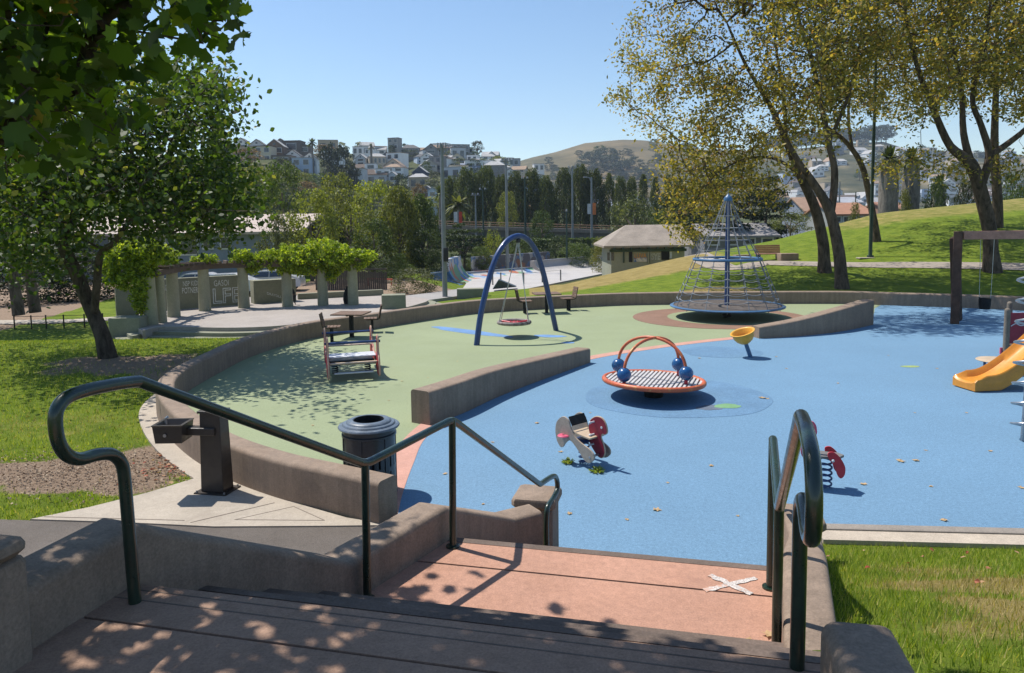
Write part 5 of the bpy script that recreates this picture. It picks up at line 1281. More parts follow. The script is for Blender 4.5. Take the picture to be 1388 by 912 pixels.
near_list = [
 ('round', 345, 228, 78, 75, OL, 'olive green airy tree above the long grey building, left'), ('round', 385, 226, 72, 75, MD, 'bushy green tree above the left part of the vine pergola'),
 ('round', 420, 262, 58, 84, YG, 'pale yellow green loose tree rising over the middle of the pergola'), ('round', 458, 240, 80, 70, OL, 'tall olive tree below the white and blue hillside houses'),
 ('round', 475, 262, 66, 95, OL, 'broad olive tree behind the right half of the pergola'), ('round', 505, 250, 76, 80, YG, 'yellow topped broad tree in the middle of the left woodland'),
 ('tall', 540, 258, 70, 62, OL, 'upright olive tree left of the tall grey lamp pole'), ('round', 505, 300, 60, 70, MD, 'low green tree just above the right end of the pergola'),
 ('tall', 572, 268, 74, 50, MD, 'upright green tree directly left of the tall grey lamp pole'), ('round', 578, 312, 68, 52, DK, 'dark round tree low behind the tall grey lamp pole'),
 ('round', 440, 300, 64, 62, DK, 'dark tree standing behind the pergola middle column'), ('round', 372, 290, 56, 56, GR, 'thin greyish tree in front of the long building'),
 ('pine', 628, 305, 84, 66, DK, 'dark spreading pine beside the tall grey lamp pole'), ('airy', 668, 312, 88, 34, YG, 'bright small tree right of the dark spreading pine'),
 ('round', 735, 288, 112, 38, MD, 'small round tree in front of the viaduct, above the blue arch'), ('round', 688, 262, 132, 34, OL, 'light green tree beyond the viaduct at the second lamp pole'),
 ('round', 650, 335, 80, 36, MD, 'low bush like tree above the skate ramp'), ('round', 700, 322, 92, 40, MD, 'green tree behind the dark graffiti wall, left part'), ('round', 760, 320, 96, 38, DK, 'dark green tree behind the skate bowl'),
 ('airy', 862, 262, 100, 85, GR, 'sprawling open tree just behind the small building roof'), ('pine', 905, 262, 92, 70, DK, 'dark layered tree above the right end of the small building'),
 ('pine', 985, 232, 84, 150, (.020, .030, .014), 'very dark broad conifer behind the climbing cone'), ('pine', 1040, 245, 88, 90, (.022, .034, .015), 'very dark conifer right of the climbing cone tip'),
 ('round', 940, 262, 100, 60, DK, 'dark rounded tree left of the very dark conifer'), ('round', 893, 290, 82, 44, MD, 'bright little tree at the building roof'),
 ('airy', 1072, 284, 61, 62, GR, 'grey green loose bush tree left of the forked trunks'),
 ('round', 60, 300, 60, 160, DK, 'dark broad tree far behind the left lawn, leftmost'), ('round', 150, 300, 70, 110, DK, 'dark broad tree left of the long grey building'), ('tall', 300, 160, 95, 40, DK, 'dark tall tree top above the left lawn tree'),
]
for k, px, yt, D_, w_, col, lab in near_list: tree(k, px, yt, D_, w_, col, lab)
for px, yt, D_, w_, col, lab in [(563, 364, 48, 74, (.075, .085, .035), 'large rounded bush beside the road, left of the tall lamp pole'), (522, 352, 56, 46, DK, 'dark bush behind the right end of the pergola'), (497, 345, 60, 50, MD, 'green bush between pergola and road'),
    (540, 345, 60, 44, MD, 'green bush above the large rounded roadside bush'), (590, 338, 66, 36, DK, 'dark bush immediately right of the tall grey lamp pole'), (1268, 243, 74, 40, MD, 'green bush on the mound crest left of the stout tree'), (1310, 243, 76, 44, (.05, .06, .03), 'dull green bush on the mound crest behind the stout tree'),
    (1375, 236, 72, 50, MD, 'green bush on the mound crest at the right edge'), (1225, 262, 78, 30, OL, 'olive bush between the two shaggy palm trunks and the crest'), (1158, 276, 74, 22, OL, 'small olive bush left of the shaggy palm trunks'),
    (815, 322, 80, 34, (.15, .15, .05), 'yellowish bush left of the small building'), (35, 345, 44, 120, (.02, .028, .012), 'dark hedge mass behind the lawn path, left'), (110, 345, 46, 110, (.02, .028, .012), 'dark hedge mass behind the leaning tree'), (645, 340, 84, 40, GR, 'grey green bush above the skate ramp fin'), (780, 330, 90, 60, MD, 'green bush behind the white bowl')]:
    tree('shrub', px, yt, D_, w_, col, lab)
LABT = 'dark green tall tree in the dense row beyond the viaduct'
for px, yt, w_ in ((612, 243, 40), (634, 233, 42), (659, 232, 40), (680, 240, 30), (700, 236, 36), (722, 231, 38), (740, 238, 30), (765, 234, 34), (787, 229, 36), (806, 229, 34), (826, 236, 24), (841, 240, 20), (856, 243, 22), (872, 242, 22), (888, 246, 22), (905, 240, 24), (922, 246, 24), (940, 244, 26)):
    tree('cypress' if px > 815 and gt.random() < .5 else 'tall', px, yt + gt.uniform(-4, 4), 152 + gt.uniform(-4, 4), w_, (.085, .105, .030), LABT, 'tall trees in a row beyond the viaduct')
# clipped hedge
def hedge(pA, pB, hgt, th, col, label, n=5200):
    g = np.random.default_rng(3); A = np.array(pA); B = np.array(pB); f = g.random(n)[:, None]; ctr = A + (B - A) * f
    up = g.random(n); C_ = ctr + np.stack([g.normal(size=n) * .1, np.where(up > .35, -th / 2, g.uniform(-th / 2, th / 2, n)), np.where(up > .35, g.uniform(0, 1, n) * hgt, hgt * (1 + .04 * g.normal(size=n)))], -1)
    N = np.where((up > .35)[:, None], np.array([[0, -1, .4]]), np.array([[0, -.2, 1.0]])).astype(float)
    me = leaves_mesh('hedge', C_, (.18, .34), LBG, N, 5, .8); o = link('hedge', me); o.color = (*col, 1); tag(o, label, 'hedge')
q1, q2 = at(700, 102), at(835, 102); hedge((q1.x, q1.y, q1.z + .1), (q2.x, q2.y, q2.z + .1), 2.4, 1.6, MD, 'long clipped green hedge below the viaduct')
q1, q2 = at(590, 108), at(700, 106); hedge((q1.x, q1.y, q1.z), (q2.x, q2.y, q2.z), 2.2, 1.6, DK, 'dark hedge below the viaduct between the two tall lamp poles')
# shaggy palms
def frond_mesh(seed, nf=34, droop=.5):
    g = random.Random(seed); V, Fs = [], []
    for k in range(nf):
        a = 6.283 * k / nf + g.uniform(-.1, .1); el = g.uniform(-.5, 1.3); d = V3((math.cos(a) * math.cos(el), math.sin(a) * math.cos(el), math.sin(el))); s = V3((-math.sin(a), math.cos(a), 0)); n = 7; base = len(V)
        for i in range(n + 1):
            f = i / n; c0 = d * f + V3((0, 0, -droop * f * f * math.cos(el) * 1.0)); w_ = .13 * math.sin(math.pi * min(1, .12 + f * .88)) + .01
            for sgn in (-1, 1): V.append(c0 + s * w_ * sgn + V3((0, 0, -.05 * abs(sgn) * w_)))
        for i in range(n):
            j = base + i * 2; Fs.append((j, j + 1, j + 3, j + 2))
    me = bpy.data.meshes.new('fronds'); me.from_pydata([tuple(v) for v in V], [], Fs); me.materials.append(LBG); return me
FR = [frond_mesh(i) for i in range(3)]
THATCH = bark('palm_thatch', (.10, .09, .075), (.25, .225, .19), 3)
def palm(px, ycrown, D_, rpx, label, skirt=0, tr=.25, col=(.06, .08, .03), fr=None):
    q = at(px, D_); zc_ = PX(px, ycrown, D_).z; t = thing('palm_tree', label, 'palm tree', tuple(q)); r_ = rpx * D_ / 1000
    mb = MB()
    if skirt: mb.tube([q, q + V3((0, 0, (zc_ - q.z) * .3)), q + V3((0, 0, (zc_ - q.z) * .75)), V3((q.x, q.y, zc_))], [skirt * .75, skirt * .95, skirt, skirt * .8], 14)
    else: mb.tube([q, V3((q.x, q.y, zc_))], [tr * 1.2, tr * .8], 8)
    mb.build('trunk', THATCH, t)
    o = link('fronds', FR[int(px) % 3], t); o.location = (0, 0, zc_ - q.z); o.scale = (r_, r_, r_); o.color = (*col, 1); return t
palm(1203, 216, 76, 24, 'thick palm with a grey shaggy skirt, left of the pair on the mound', skirt=.95)
palm(1233, 216, 80, 22, 'thick palm with a grey shaggy skirt, right of the pair on the mound', skirt=.9)
palm(1272, 250, 84, 18, 'thick grey palm trunk half hidden behind the mound crest', skirt=.7)
palm(427, 193, 300, 9, 'palm on the hilltop left of the dark hillside tree', tr=.5); palm(506, 199, 390, 6, 'small palm on the skyline above the white houses', tr=.6)
palm(622, 278, 118, 22, 'feathery pale palm behind the banner pole', col=(.12, .13, .05)); palm(597, 262, 140, 14, 'palm behind the tall grey lamp pole', col=(.10, .12, .05)); palm(694, 257, 300, 9, 'little palm behind the second tall lamp pole', tr=.5)

# hillside trees
HG = 'trees among the hillside houses'
def hill_tree(px, D_, wm, hm, kind, col, label, group=HG): return tree(kind, px, 0, D_, 0, col, label, group, True, hm=hm, wm=wm)
for px, yt, wpx, col, D_, kd, lab in ((448, 196, 34, (.028, .038, .022), 285, 'round', 'big dark evergreen on the hillside, left one of the pair'), (468, 198, 38, (.026, .036, .022), 280, 'round', 'big dark evergreen on the hillside, right one of the pair'), (478, 222, 32, (.035, .04, .026), 275, 'round', 'dark brownish tree below the dark evergreen pair'), (535, 196, 16, (.04, .055, .03), 430, 'round', 'dark round tree under the block shaped hilltop house'),
    (545, 236, 26, (.045, .065, .025), 300, 'round', 'rounded green tree beside the tall white hillside house'), (649, 191, 20, (.06, .055, .035), 480, 'airy', 'open brownish tree on the skyline near the middle'), (675, 212, 24, DK, 430, 'cypress', 'pointed dark conifer on the hillside near the middle'), (660, 215, 40, MD, 400, 'round', 'wide green tree above the tall row'), (570, 250, 30, RU, 260, 'round', 'reddish brown tree on the hillside below the dark gable'), (303, 165, 14, BL_, 330, 'cypress', 'dark conifer tip on the skyline beside the left lawn tree')):
    kd2 = kd if kd in CRF else 'round'; tree(kd2, px, yt, D_, wpx, col, lab, None, True)
for i in range(84):
    px = gt.uniform(300, 735); D_ = gt.uniform(215, 470) if px > 440 else gt.uniform(205, 285)
    hill_tree(px, D_, gt.uniform(7, 15), gt.uniform(4, 8.5), gt.choice(['round', 'shrub', 'round', 'shrub', 'pine']), gt.choice([DK, MD, OL, GR, (.05, .06, .03), RU]), 'tree among the houses on the hillside')
HG2 = 'dark trees on the golden hill'
for px, D_, s_ in ((772, 900, 22), (783, 905, 24), (795, 940, 28), (806, 950, 34), (812, 900, 26), (822, 960, 36), (829, 930, 32), (835, 900, 26), (846, 930, 20), (858, 940, 24), (862, 900, 14), (760, 870, 16), (748, 850, 16), (738, 840, 12), (872, 900, 16), (885, 880, 20), (755, 800, 14), (779, 800, 14), (826, 820, 18), (798, 820, 14), (845, 830, 16), (870, 850, 18)) + tuple((gt.uniform(735, 890), gt.uniform(780, 1050), gt.uniform(8, 17)) for _ in range(34)):
    hill_tree(px, D_, s_ * 1.15, s_ * .62, gt.choice(['round', 'shrub']), BL_, 'dark bluish tree on the far golden hill', HG2)
for i in range(26):
    px = 1040 + i * 6.3; hill_tree(px, gt.uniform(1150, 1240), gt.uniform(28, 44), gt.uniform(14, 28), 'round', BL_, 'dark tree on the far wooded ridge at the right', 'trees on the far ridge')
for i in range(60):
    px = gt.uniform(740, 1400); hill_tree(px, gt.uniform(600, 1150), gt.uniform(12, 24), gt.uniform(7, 14), gt.choice(['round', 'shrub']), gt.choice([BL_, MD, GR, DK]), 'tree in the far town', 'trees in the far town')

# ============================================================ BUILDINGS
PAINT = objmat('house_paint', .85, .07, .35); ROOFM = objmat('roof_tiles', .9, .15, .8); GLASS = M('window_glass', (.035, .045, .06), .12, .3, .3, 3, .05, 0, spec=.8)
TRIM = M('white_trim', (.62, .62, .60), .7, .06, 2, 20, .05, 0)
def ubox():
    mb = MB(); mb.box((0, 0, 0), (1, 1, 1)); me = bpy.data.meshes.new('window'); me.from_pydata([tuple(v) for v in mb.v], [], mb.f); return me
WIN = ubox(); WIN.materials.append(GLASS); WFR = ubox(); WFR.materials.append(TRIM); WFR.name = 'frame'
def obj_local(name, mb, mat, parent, col=None, smooth=0):
    me = bpy.data.meshes.new(name); me.from_pydata([tuple(v) for v in mb.v], [], mb.f); me.materials.append(mat); o = link(name, me, parent)
    if col: o.color = (*col, 1)
    return o
def house(q, W_, Hh, Dp, style, wall, roof, label, cols=2, rows=2, rz=0, frames=True, group=None, win=True, cat='house'):
    t = thing('house', label, cat, tuple(q), rz, group); mb = MB(); hw, hd = W_ / 2, Dp / 2
    rh = {'flat': 0, 'gable': W_ * .38, 'side': Dp * .28, 'hip': W_ * .22, 'shed': W_ * .18}[style]; eh = Hh - rh if style != 'flat' else Hh
    eh = max(eh, Hh * .45); rh = Hh - eh; fb = -6
    if style == 'gable':
        pf = [(-hw, fb), (hw, fb), (hw, eh), (0, Hh), (-hw, eh)]
        mb.add([(x, -hd, z) for x, z in pf] + [(x, hd, z) for x, z in pf], [(0, 1, 2, 3, 4), (9, 8, 7, 6, 5)] + [(i, 5 + i, 5 + (i + 1) % 5, (i + 1) % 5) for i in (0, 1, 2, 4)] + [(3, 8, 9, 4)])
    elif style == 'side':
        pf = [(-hd, fb), (hd, fb), (hd, eh), (0, Hh), (-hd, eh)]
        mb.add([(-hw, y, z) for y, z in pf] + [(hw, y, z) for y, z in pf], [(0, 1, 2, 3, 4), (9, 8, 7, 6, 5)] + [(i, 5 + i, 5 + (i + 1) % 5, (i + 1) % 5) for i in range(5)])
    elif style == 'shed':
        pf = [(-hw, fb), (hw, fb), (hw, eh), (-hw, Hh)]
        mb.add([(x, -hd, z) for x, z in pf] + [(x, hd, z) for x, z in pf], [(0, 1, 2, 3), (7, 6, 5, 4)] + [(i, 4 + i, 4 + (i + 1) % 4, (i + 1) % 4) for i in range(4)])
    else: mb.box((0, 0, (eh + fb) / 2), (W_, Dp, eh - fb))
    obj_local('wall', mb, PAINT, t, wall); mr = MB(); o_ = .35; th = .22
    if style == 'gable':
        for s in (-1, 1):
            sl_ = rh / hw; A = V3((s * (hw + o_), 0, eh - sl_ * o_)); B = V3((0, 0, Hh))
            mr.add([(A.x, -hd - o_, A.z + .04), (B.x, -hd - o_, B.z + .04), (B.x, hd + o_, B.z + .04), (A.x, hd + o_, A.z + .04), (A.x, -hd - o_, A.z + .04 + th), (B.x, -hd - o_, B.z + .04 + th), (B.x, hd + o_, B.z + .04 + th), (A.x, hd + o_, A.z + .04 + th)], [(0, 1, 2, 3), (7, 6, 5, 4), (0, 4, 5, 1), (2, 6, 7, 3), (0, 3, 7, 4)])
    elif style == 'side':
        for s in (-1, 1):
            sl_ = rh / hd; A = (s * (hd + o_), eh - sl_ * o_)
            mr.add([(x, y, z + dz) for dz in (.04, .04 + th) for x, y, z in ((-hw - o_, A[0], A[1]), (-hw - o_, 0, Hh), (hw + o_, 0, Hh), (hw + o_, A[0], A[1]))], [(0, 1, 2, 3), (7, 6, 5, 4), (0, 4, 5, 1), (2, 6, 7, 3), (0, 3, 7, 4)])
    elif style == 'hip':
        v = [(-hw - o_, -hd - o_, eh), (hw + o_, -hd - o_, eh), (hw + o_, hd + o_, eh), (-hw - o_, hd + o_, eh), (-hw * .4, 0, Hh), (hw * .4, 0, Hh)]
        mr.add(v, [(0, 1, 5, 4), (1, 2, 5), (2, 3, 4, 5), (3, 0, 4), (3, 2, 1, 0)])
    elif style == 'shed':
        mr.add([(-hw - o_, -hd - o_, Hh + .06), (hw + o_, -hd - o_, eh - .02), (hw + o_, hd + o_, eh - .02), (-hw - o_, hd + o_, Hh + .06), (-hw - o_, -hd - o_, Hh + .3), (hw + o_, -hd - o_, eh + .22), (hw + o_, hd + o_, eh + .22), (-hw - o_, hd + o_, Hh + .3)], [(3, 2, 1, 0), (4, 5, 6, 7), (0, 1, 5, 4), (1, 2, 6, 5), (2, 3, 7, 6), (3, 0, 4, 7)])
    else: mr.box((0, 0, eh + .12), (W_ + .3, Dp + .3, .28))
    obj_local('roof', mr, ROOFM, t, roof)
    if win:
        for r in range(rows):
            for k in range(cols):
                cw = W_ / cols; x = -hw + cw * (k + .5); z = eh * (r + .55) / rows; ww, wh = cw * .52, eh / rows * .5
                if frames:
                    f = link('window', WFR, t); f.location = (x, -hd - .03, z); f.scale = (ww + .35, .12, wh + .35); gch = link('pane', WIN, f); gch.scale = (ww / (ww + .35), 1.0, wh / (wh + .35)); gch.location = (0, -.35, 0)
                else:
                    f = link('window', WIN, t); f.location = (x, -hd - .03, z); f.scale = (ww, .14, wh)
        if style == 'gable' and rh > 1.6:
            f = link('window', WIN, t); f.location = (0, -hd - .03, eh + rh * .35); f.scale = (W_ * .14, .14, rh * .3)
    return t
def hpx(x0, x1, yt, yb, D_, style, wall, roof, label, cols=2, rows=2, rz=0, dp=None, **kw):
    px = (x0 + x1) / 2; b_ = PX(px, yb, D_); tp = PX(px, yt, D_); W_ = (x1 - x0) * D_ / 1000
    return house((b_.x, D_ + (dp or W_ * .9) / 2, b_.z), W_, tp.z - b_.z, dp or W_ * .9, style, wall, roof, label, cols, rows, rz, **kw)
CRM = (.66, .56, .40); TAN = (.46, .36, .25); WHT = (.78, .78, .77); PBL = (.48, .56, .68); BRN = (.20, .13, .085); GRY = (.24, .23, .22); BGE = (.58, .48, .36); DBL = (.045, .06, .10); LGR = (.56, .57, .58)
rT = (.42, .28, .19); rG = (.13, .125, .125); rB = (.12, .085, .065); rL = (.42, .41, .40); rO = (.36, .25, .17)
HL = [
 (304, 322, 197, 222, 300, 'flat', TAN, rT, 'tan flat fronted hillside house half hidden by the left tree', 2, 1), (321, 345, 199, 222, 299, 'flat', BGE, rT, 'beige terrace house with a pinkish roof edge at the hilltop left', 2, 1),
 (316, 337, 187, 202, 314, 'gable', WHT, rG, 'white gabled house on the skyline, far left', 1, 1), (338, 357, 189, 202, 314, 'gable', LGR, rG, 'pale grey gabled house on the skyline, second from the left', 1, 1),
 (346, 369, 198, 232, 298, 'flat', CRM, rB, 'cream three storey house with two columns of windows', 2, 3), (360, 384, 189, 210, 306, 'gable', BRN, rL, 'brown gabled house with white roof edges', 2, 1),
 (374, 386, 188, 202, 318, 'gable', GRY, rG, 'narrow grey gable behind the brown gabled house', 1, 1), (384, 408, 191, 208, 316, 'flat', (.15, .12, .10), rB, 'dark brown boxy house on the skyline', 1, 1), (406, 420, 195, 208, 318, 'shed', (.19, .16, .14), rG, 'grey house with a sloping roof on the skyline', 1, 1),
 (386, 406, 203, 218, 305, 'gable', WHT, rG, 'small white gable in front of the dark boxy house', 1, 1), (370, 395, 211, 238, 297, 'flat', (.25, .20, .15), rB, 'brown grey two storey house below the brown gable', 2, 2),
 (396, 421, 214, 239, 296, 'flat', PBL, rL, 'pale blue two storey house left of the dark evergreens', 2, 2), (410, 429, 207, 230, 303, 'gable', WHT, rG, 'white gabled house touching the dark evergreens', 2, 1),
 (477, 497, 199, 211, 410, 'flat', WHT, rL, 'wide white block on the skyline right of the evergreens', 3, 1), (495, 507, 201, 210, 405, 'flat', WHT, rG, 'white house with dark windows on the skyline', 2, 1), (498, 520, 207, 224, 392, 'hip', BGE, rL, 'beige house with a row of four windows', 4, 1), (483, 497, 209, 224, 394, 'gable', LGR, rL, 'light grey house at the evergreens right side', 1, 2),
 (519, 529, 206, 218, 400, 'gable', DBL, rG, 'dark blue steep gable house', 1, 1), (527, 542, 187, 203, 430, 'flat', (.34, .32, .30), rG, 'tall block shaped house crowning the hill', 2, 2), (542, 567, 195, 206, 436, 'hip', GRY, rG, 'grey wide house beside the block shaped hilltop house', 3, 1),
 (522, 546, 215, 234, 375, 'gable', BGE, rO, 'beige gabled house with an orange roof', 2, 1), (507, 527, 229, 258, 340, 'flat', WHT, rL, 'tall white house with four big windows', 2, 2), (495, 507, 230, 248, 344, 'flat', (.42, .46, .55), rL, 'pale blue plain wing beside the tall white house', 1, 1), (494, 510, 222, 231, 352, 'flat', WHT, rL, 'white roof level storey above the tall white house', 1, 1),
 (528, 538, 233, 258, 338, 'gable', (.50, .54, .60), rL, 'narrow pale blue house right of the tall white house', 1, 2), (551, 566, 236, 254, 335, 'gable', WHT, rG, 'white gabled house beside the dark gabled house', 1, 1), (560, 579, 226, 252, 340, 'gable', DBL, rL, 'dark gabled house on the hillside left of the lamp pole', 2, 1),
 (569, 590, 216, 229, 380, 'gable', (.40, .37, .33), rL, 'greyish cottage above the dark gabled house', 2, 1), (571, 588, 207, 218, 405, 'gable', WHT, rL, 'white steep gable near the top of the lamp pole', 1, 1), (574, 593, 195, 209, 430, 'gable', GRY, rB, 'brown roofed house on the skyline at the lamp pole', 1, 1), (537, 547, 207, 218, 410, 'gable', WHT, rL, 'small white house in the middle of the hillside', 1, 1),
 (570, 588, 252, 272, 265, 'gable', (.24, .27, .34), rL, 'grey blue cottage low on the hillside', 1, 1), (594, 609, 197, 208, 440, 'hip', GRY, rB, 'brown hipped house on the skyline right of the lamp pole', 2, 1), (610, 634, 196, 212, 436, 'flat', (.30, .28, .27), rG, 'grey flat roofed house with a dark roof on the skyline', 3, 2),
 (635, 643, 200, 209, 440, 'flat', WHT, rL, 'small white block on the skyline', 1, 1), (603, 616, 208, 218, 410, 'gable', LGR, rG, 'light grey house below the flat roofed skyline house', 1, 1), (634, 649, 210, 222, 405, 'flat', WHT, rG, 'white house with a dark garage front', 2, 1), (624, 649, 221, 234, 370, 'side', (.30, .34, .42), (.28, .31, .38), 'long blue grey roofed house above the tall trees', 3, 1),
 (654, 676, 205, 215, 460, 'side', (.42, .40, .38), rL, 'low pale house sloping down the skyline', 3, 1), (681, 695, 214, 227, 430, 'flat', WHT, rL, 'white house where the hill drops away', 2, 1), (696, 705, 215, 226, 430, 'flat', (.35, .36, .38), rG, 'grey house at the end of the hillside', 1, 1), (686, 697, 228, 248, 330, 'gable', WHT, rG, 'narrow white house behind the second tall lamp pole', 1, 2),
 (695, 714, 225, 234, 380, 'side', BGE, rO, 'orange roofed house low at the end of the hillside', 2, 1), (723, 737, 222, 233, 420, 'flat', WHT, rL, 'white house at the foot of the golden hill', 2, 1), (676, 694, 257, 272, 220, 'gable', (.2, .2, .22), (.22, .22, .24), 'grey gable between the two blocks of tall trees', 1, 1), (580, 592, 254, 268, 250, 'gable', PBL, rL, 'small blue house low behind the tall lamp pole', 1, 1)]
for i_, a_ in enumerate(HL): hpx(*a_, rz=R([-14, 9, -6, 17, -10, 4][i_ % 6]) if a_[4] > 320 else R([3, -4, 2][i_ % 3]))
cols_ = [WHT, WHT, WHT, CRM, BGE, PBL, LGR, GRY, TAN, (.5, .52, .55)]; roofs_ = [rG, rL, rB, rO, rL]
cn = {id(WHT): 'white', id(CRM): 'cream', id(BGE): 'beige', id(PBL): 'pale blue', id(LGR): 'light grey', id(GRY): 'grey', id(TAN): 'tan'}
def rnd_house(px, D_, wm, hm, grp, where):
    q = at(px, D_); col = gt.choice(cols_); st_ = gt.choice(['gable', 'flat', 'flat', 'side', 'hip', 'flat'])
    house((q.x, q.y, q.z - .6), wm, hm, wm * .9, st_, col, gt.choice(roofs_), '%s %s house %s' % (cn.get(id(col), 'off white'), {'gable': 'gabled', 'flat': 'flat roofed', 'side': 'pitched roof', 'hip': 'hip roofed'}[st_], where), 2, gt.choice([1, 2]), R(gt.uniform(-30, 30)), False, grp)
for i in range(46): rnd_house(gt.uniform(445, 735), gt.uniform(330, 495), gt.uniform(7, 11), gt.uniform(5.5, 9), 'small houses scattered on the hillside', 'scattered on the hillside')
for i in range(22): rnd_house(gt.uniform(735, 905), gt.uniform(560, 780), gt.uniform(10, 17), gt.uniform(6, 11), 'houses at the foot of the golden hill', 'at the foot of the golden hill')
for i in range(95): rnd_house(gt.uniform(1050, 1400), gt.uniform(640, 1120), gt.uniform(12, 20), gt.uniform(7, 12), 'houses of the far town at the right', 'in the far town at the right')

# long grey building behind the pergola
D0 = 62; bx0, bx1 = -50.0, PX(405, 320, D0).x; ez = PX(300, 317, D0).z; rz_ = PX(300, 294, D0 + 6).z; gz = -1.3
t = thing('long_building', 'long low blue grey building with a pale roof behind the pergola', 'building', ((bx0 + bx1) / 2, D0, gz))
mb = MB(); mb.box(((bx0 + bx1) / 2, D0 + 6, (ez + gz) / 2), (bx1 - bx0, 12, ez - gz)); o = mb.build('wall', M('blue_grey_siding', (.22, .25, .31), .8, .06, .5, 12, .06, 0), t, smooth=0)
mb = MB(); mb.add([(bx0 - .5, D0 - .7, ez - .05), (bx1 + .5, D0 - .7, ez - .05), (bx1 + .5, D0 + 6, rz_), (bx0 - .5, D0 + 6, rz_), (bx0 - .5, D0 + 12.6, ez - .05), (bx1 + .5, D0 + 12.6, ez - .05), (bx0 - .5, D0 - .7, ez + .15), (bx1 + .5, D0 - .7, ez + .15), (bx1 + .5, D0 + 6, rz_ + .2), (bx0 - .5, D0 + 6, rz_ + .2), (bx0 - .5, D0 + 12.6, ez + .15), (bx1 + .5, D0 + 12.6, ez + .15)],
 [(0, 1, 7, 6), (6, 7, 8, 9), (9, 8, 11, 10), (0, 6, 9, 3), (1, 2, 8, 7), (2, 5, 11, 8), (3, 9, 10, 4), (0, 3, 2, 1), (3, 4, 5, 2), (4, 10, 11, 5)]); mb.build('roof', M('pale_roof', (.50, .41, .35), .85, .06, .3, 8, .05, 0), t, smooth=0)
for x0, x1, y0, y1 in ((238, 268, 322, 344), (276, 288, 322, 336), (300, 312, 322, 336), (196, 224, 322, 340), (150, 178, 322, 338), (372, 392, 323, 336)):
    a_, b_ = PX(x0, y0, D0), PX(x1, y1, D0); mb = MB(); mb.box(((a_.x + b_.x) / 2, D0 - .03, (a_.z + b_.z) / 2), (b_.x - a_.x + .25, .12, a_.z - b_.z + .25)); f = mb.build('window', TRIM, t, smooth=0)
    mb = MB(); mb.box(((a_.x + b_.x) / 2, D0 - .08, (a_.z + b_.z) / 2), (b_.x - a_.x, .1, a_.z - b_.z)); mb.build('pane', GLASS, f, smooth=0)

# small public building by the skate park
D0 = 62; a_ = PX(826, 333, D0); b_ = PX(930, 332, D0); ez = a_.z; gz = -2.5; x0, x1 = a_.x, b_.x
BW = M('grey_green_wall', (.30, .31, .24), .85, .08, .6, 20, .08, 0)
t = thing('park_building', 'small grey green park building with a hipped shingle roof and graffiti wall', 'building', ((x0 + x1) / 2, D0, gz))
mb = MB(); mb.box(((x0 + x1) / 2, D0 + 3.2, (ez + gz) / 2), (x1 - x0 - .3, 6.4, ez - gz)); mb.build('wall', BW, t, smooth=0)
rz_ = PX(880, 304.5, D0 + 3.2).z; rx0 = PX(848, 304, D0 + 3.2).x; rx1 = x1 + .3
mb = MB(); o_ = .55; mb.add([(x0 - o_, D0 - o_, ez), (x1 + o_, D0 - o_, ez), (x1 + o_, D0 + 6.4 + o_, ez), (x0 - o_, D0 + 6.4 + o_, ez), (rx0, D0 + 3.2, rz_), (rx1, D0 + 3.2, rz_), (x0 - o_, D0 - o_, ez - .16), (x1 + o_, D0 - o_, ez - .16), (x1 + o_, D0 + 6.4 + o_, ez - .16), (x0 - o_, D0 + 6.4 + o_, ez - .16)],
 [(0, 1, 5, 4), (1, 2, 5), (2, 3, 4, 5), (3, 0, 4), (0, 6, 7, 1), (1, 7, 8, 2), (2, 8, 9, 3), (3, 9, 6, 0), (6, 9, 8, 7)]); mb.build('roof', M('shingle_roof', (.34, .285, .235), .9, .2, .9, 20, .2, .01), t, smooth=0)
mb = MB(); mb.box(((x0 + x1) / 2, D0 - .12, ez - .42), (x1 - x0, .22, .22)); mb.build('green_beam', M('dark_green_trim', (.03, .06, .04), .6), t, smooth=0)
for k in range(9):
    mb = MB(); mb.box((x0 + (x1 - x0) * (k + .5) / 9, D0 - .35, ez - .24), (.12, .6, .14)); mb.build('rafter', MATS['dark_green_trim'], t, smooth=0)
def wpx(X0, X1, Y0, Y1, name, mat, off=.04, par=None):
    A, B = PX(X0, Y0, D0), PX(X1, Y1, D0); mb = MB(); mb.box(((A.x + B.x) / 2, D0 - off, (A.z + B.z) / 2), (B.x - A.x, off * 2, A.z - B.z)); return mb.build(name, mat, par or t, smooth=0)
wpx(823, 826.5, 342, 353, 'window', GLASS); wpx(828.5, 832, 342, 353, 'window', GLASS); wpx(852.5, 857, 341, 355, 'door', BLACK); wpx(896.5, 907, 338, 352, 'doorway', BLACK); wpx(907.5, 910.5, 338, 350, 'door', PBL and M('pale_door', (.5, .54, .6), .7))
wpx(859, 877, 349, 354.5, 'mural_panel', M('mural_blue', (.05, .16, .45), .8, .5, 1.2, 6, .3, 0, stain=((.55, .5, .42), 1.2, .45)))
for x in (844.5, 877.5, 881): wpx(x, x + 1.6, 337, 356, 'post', BW if x > 850 else MATS['dark_green_trim'], .08)
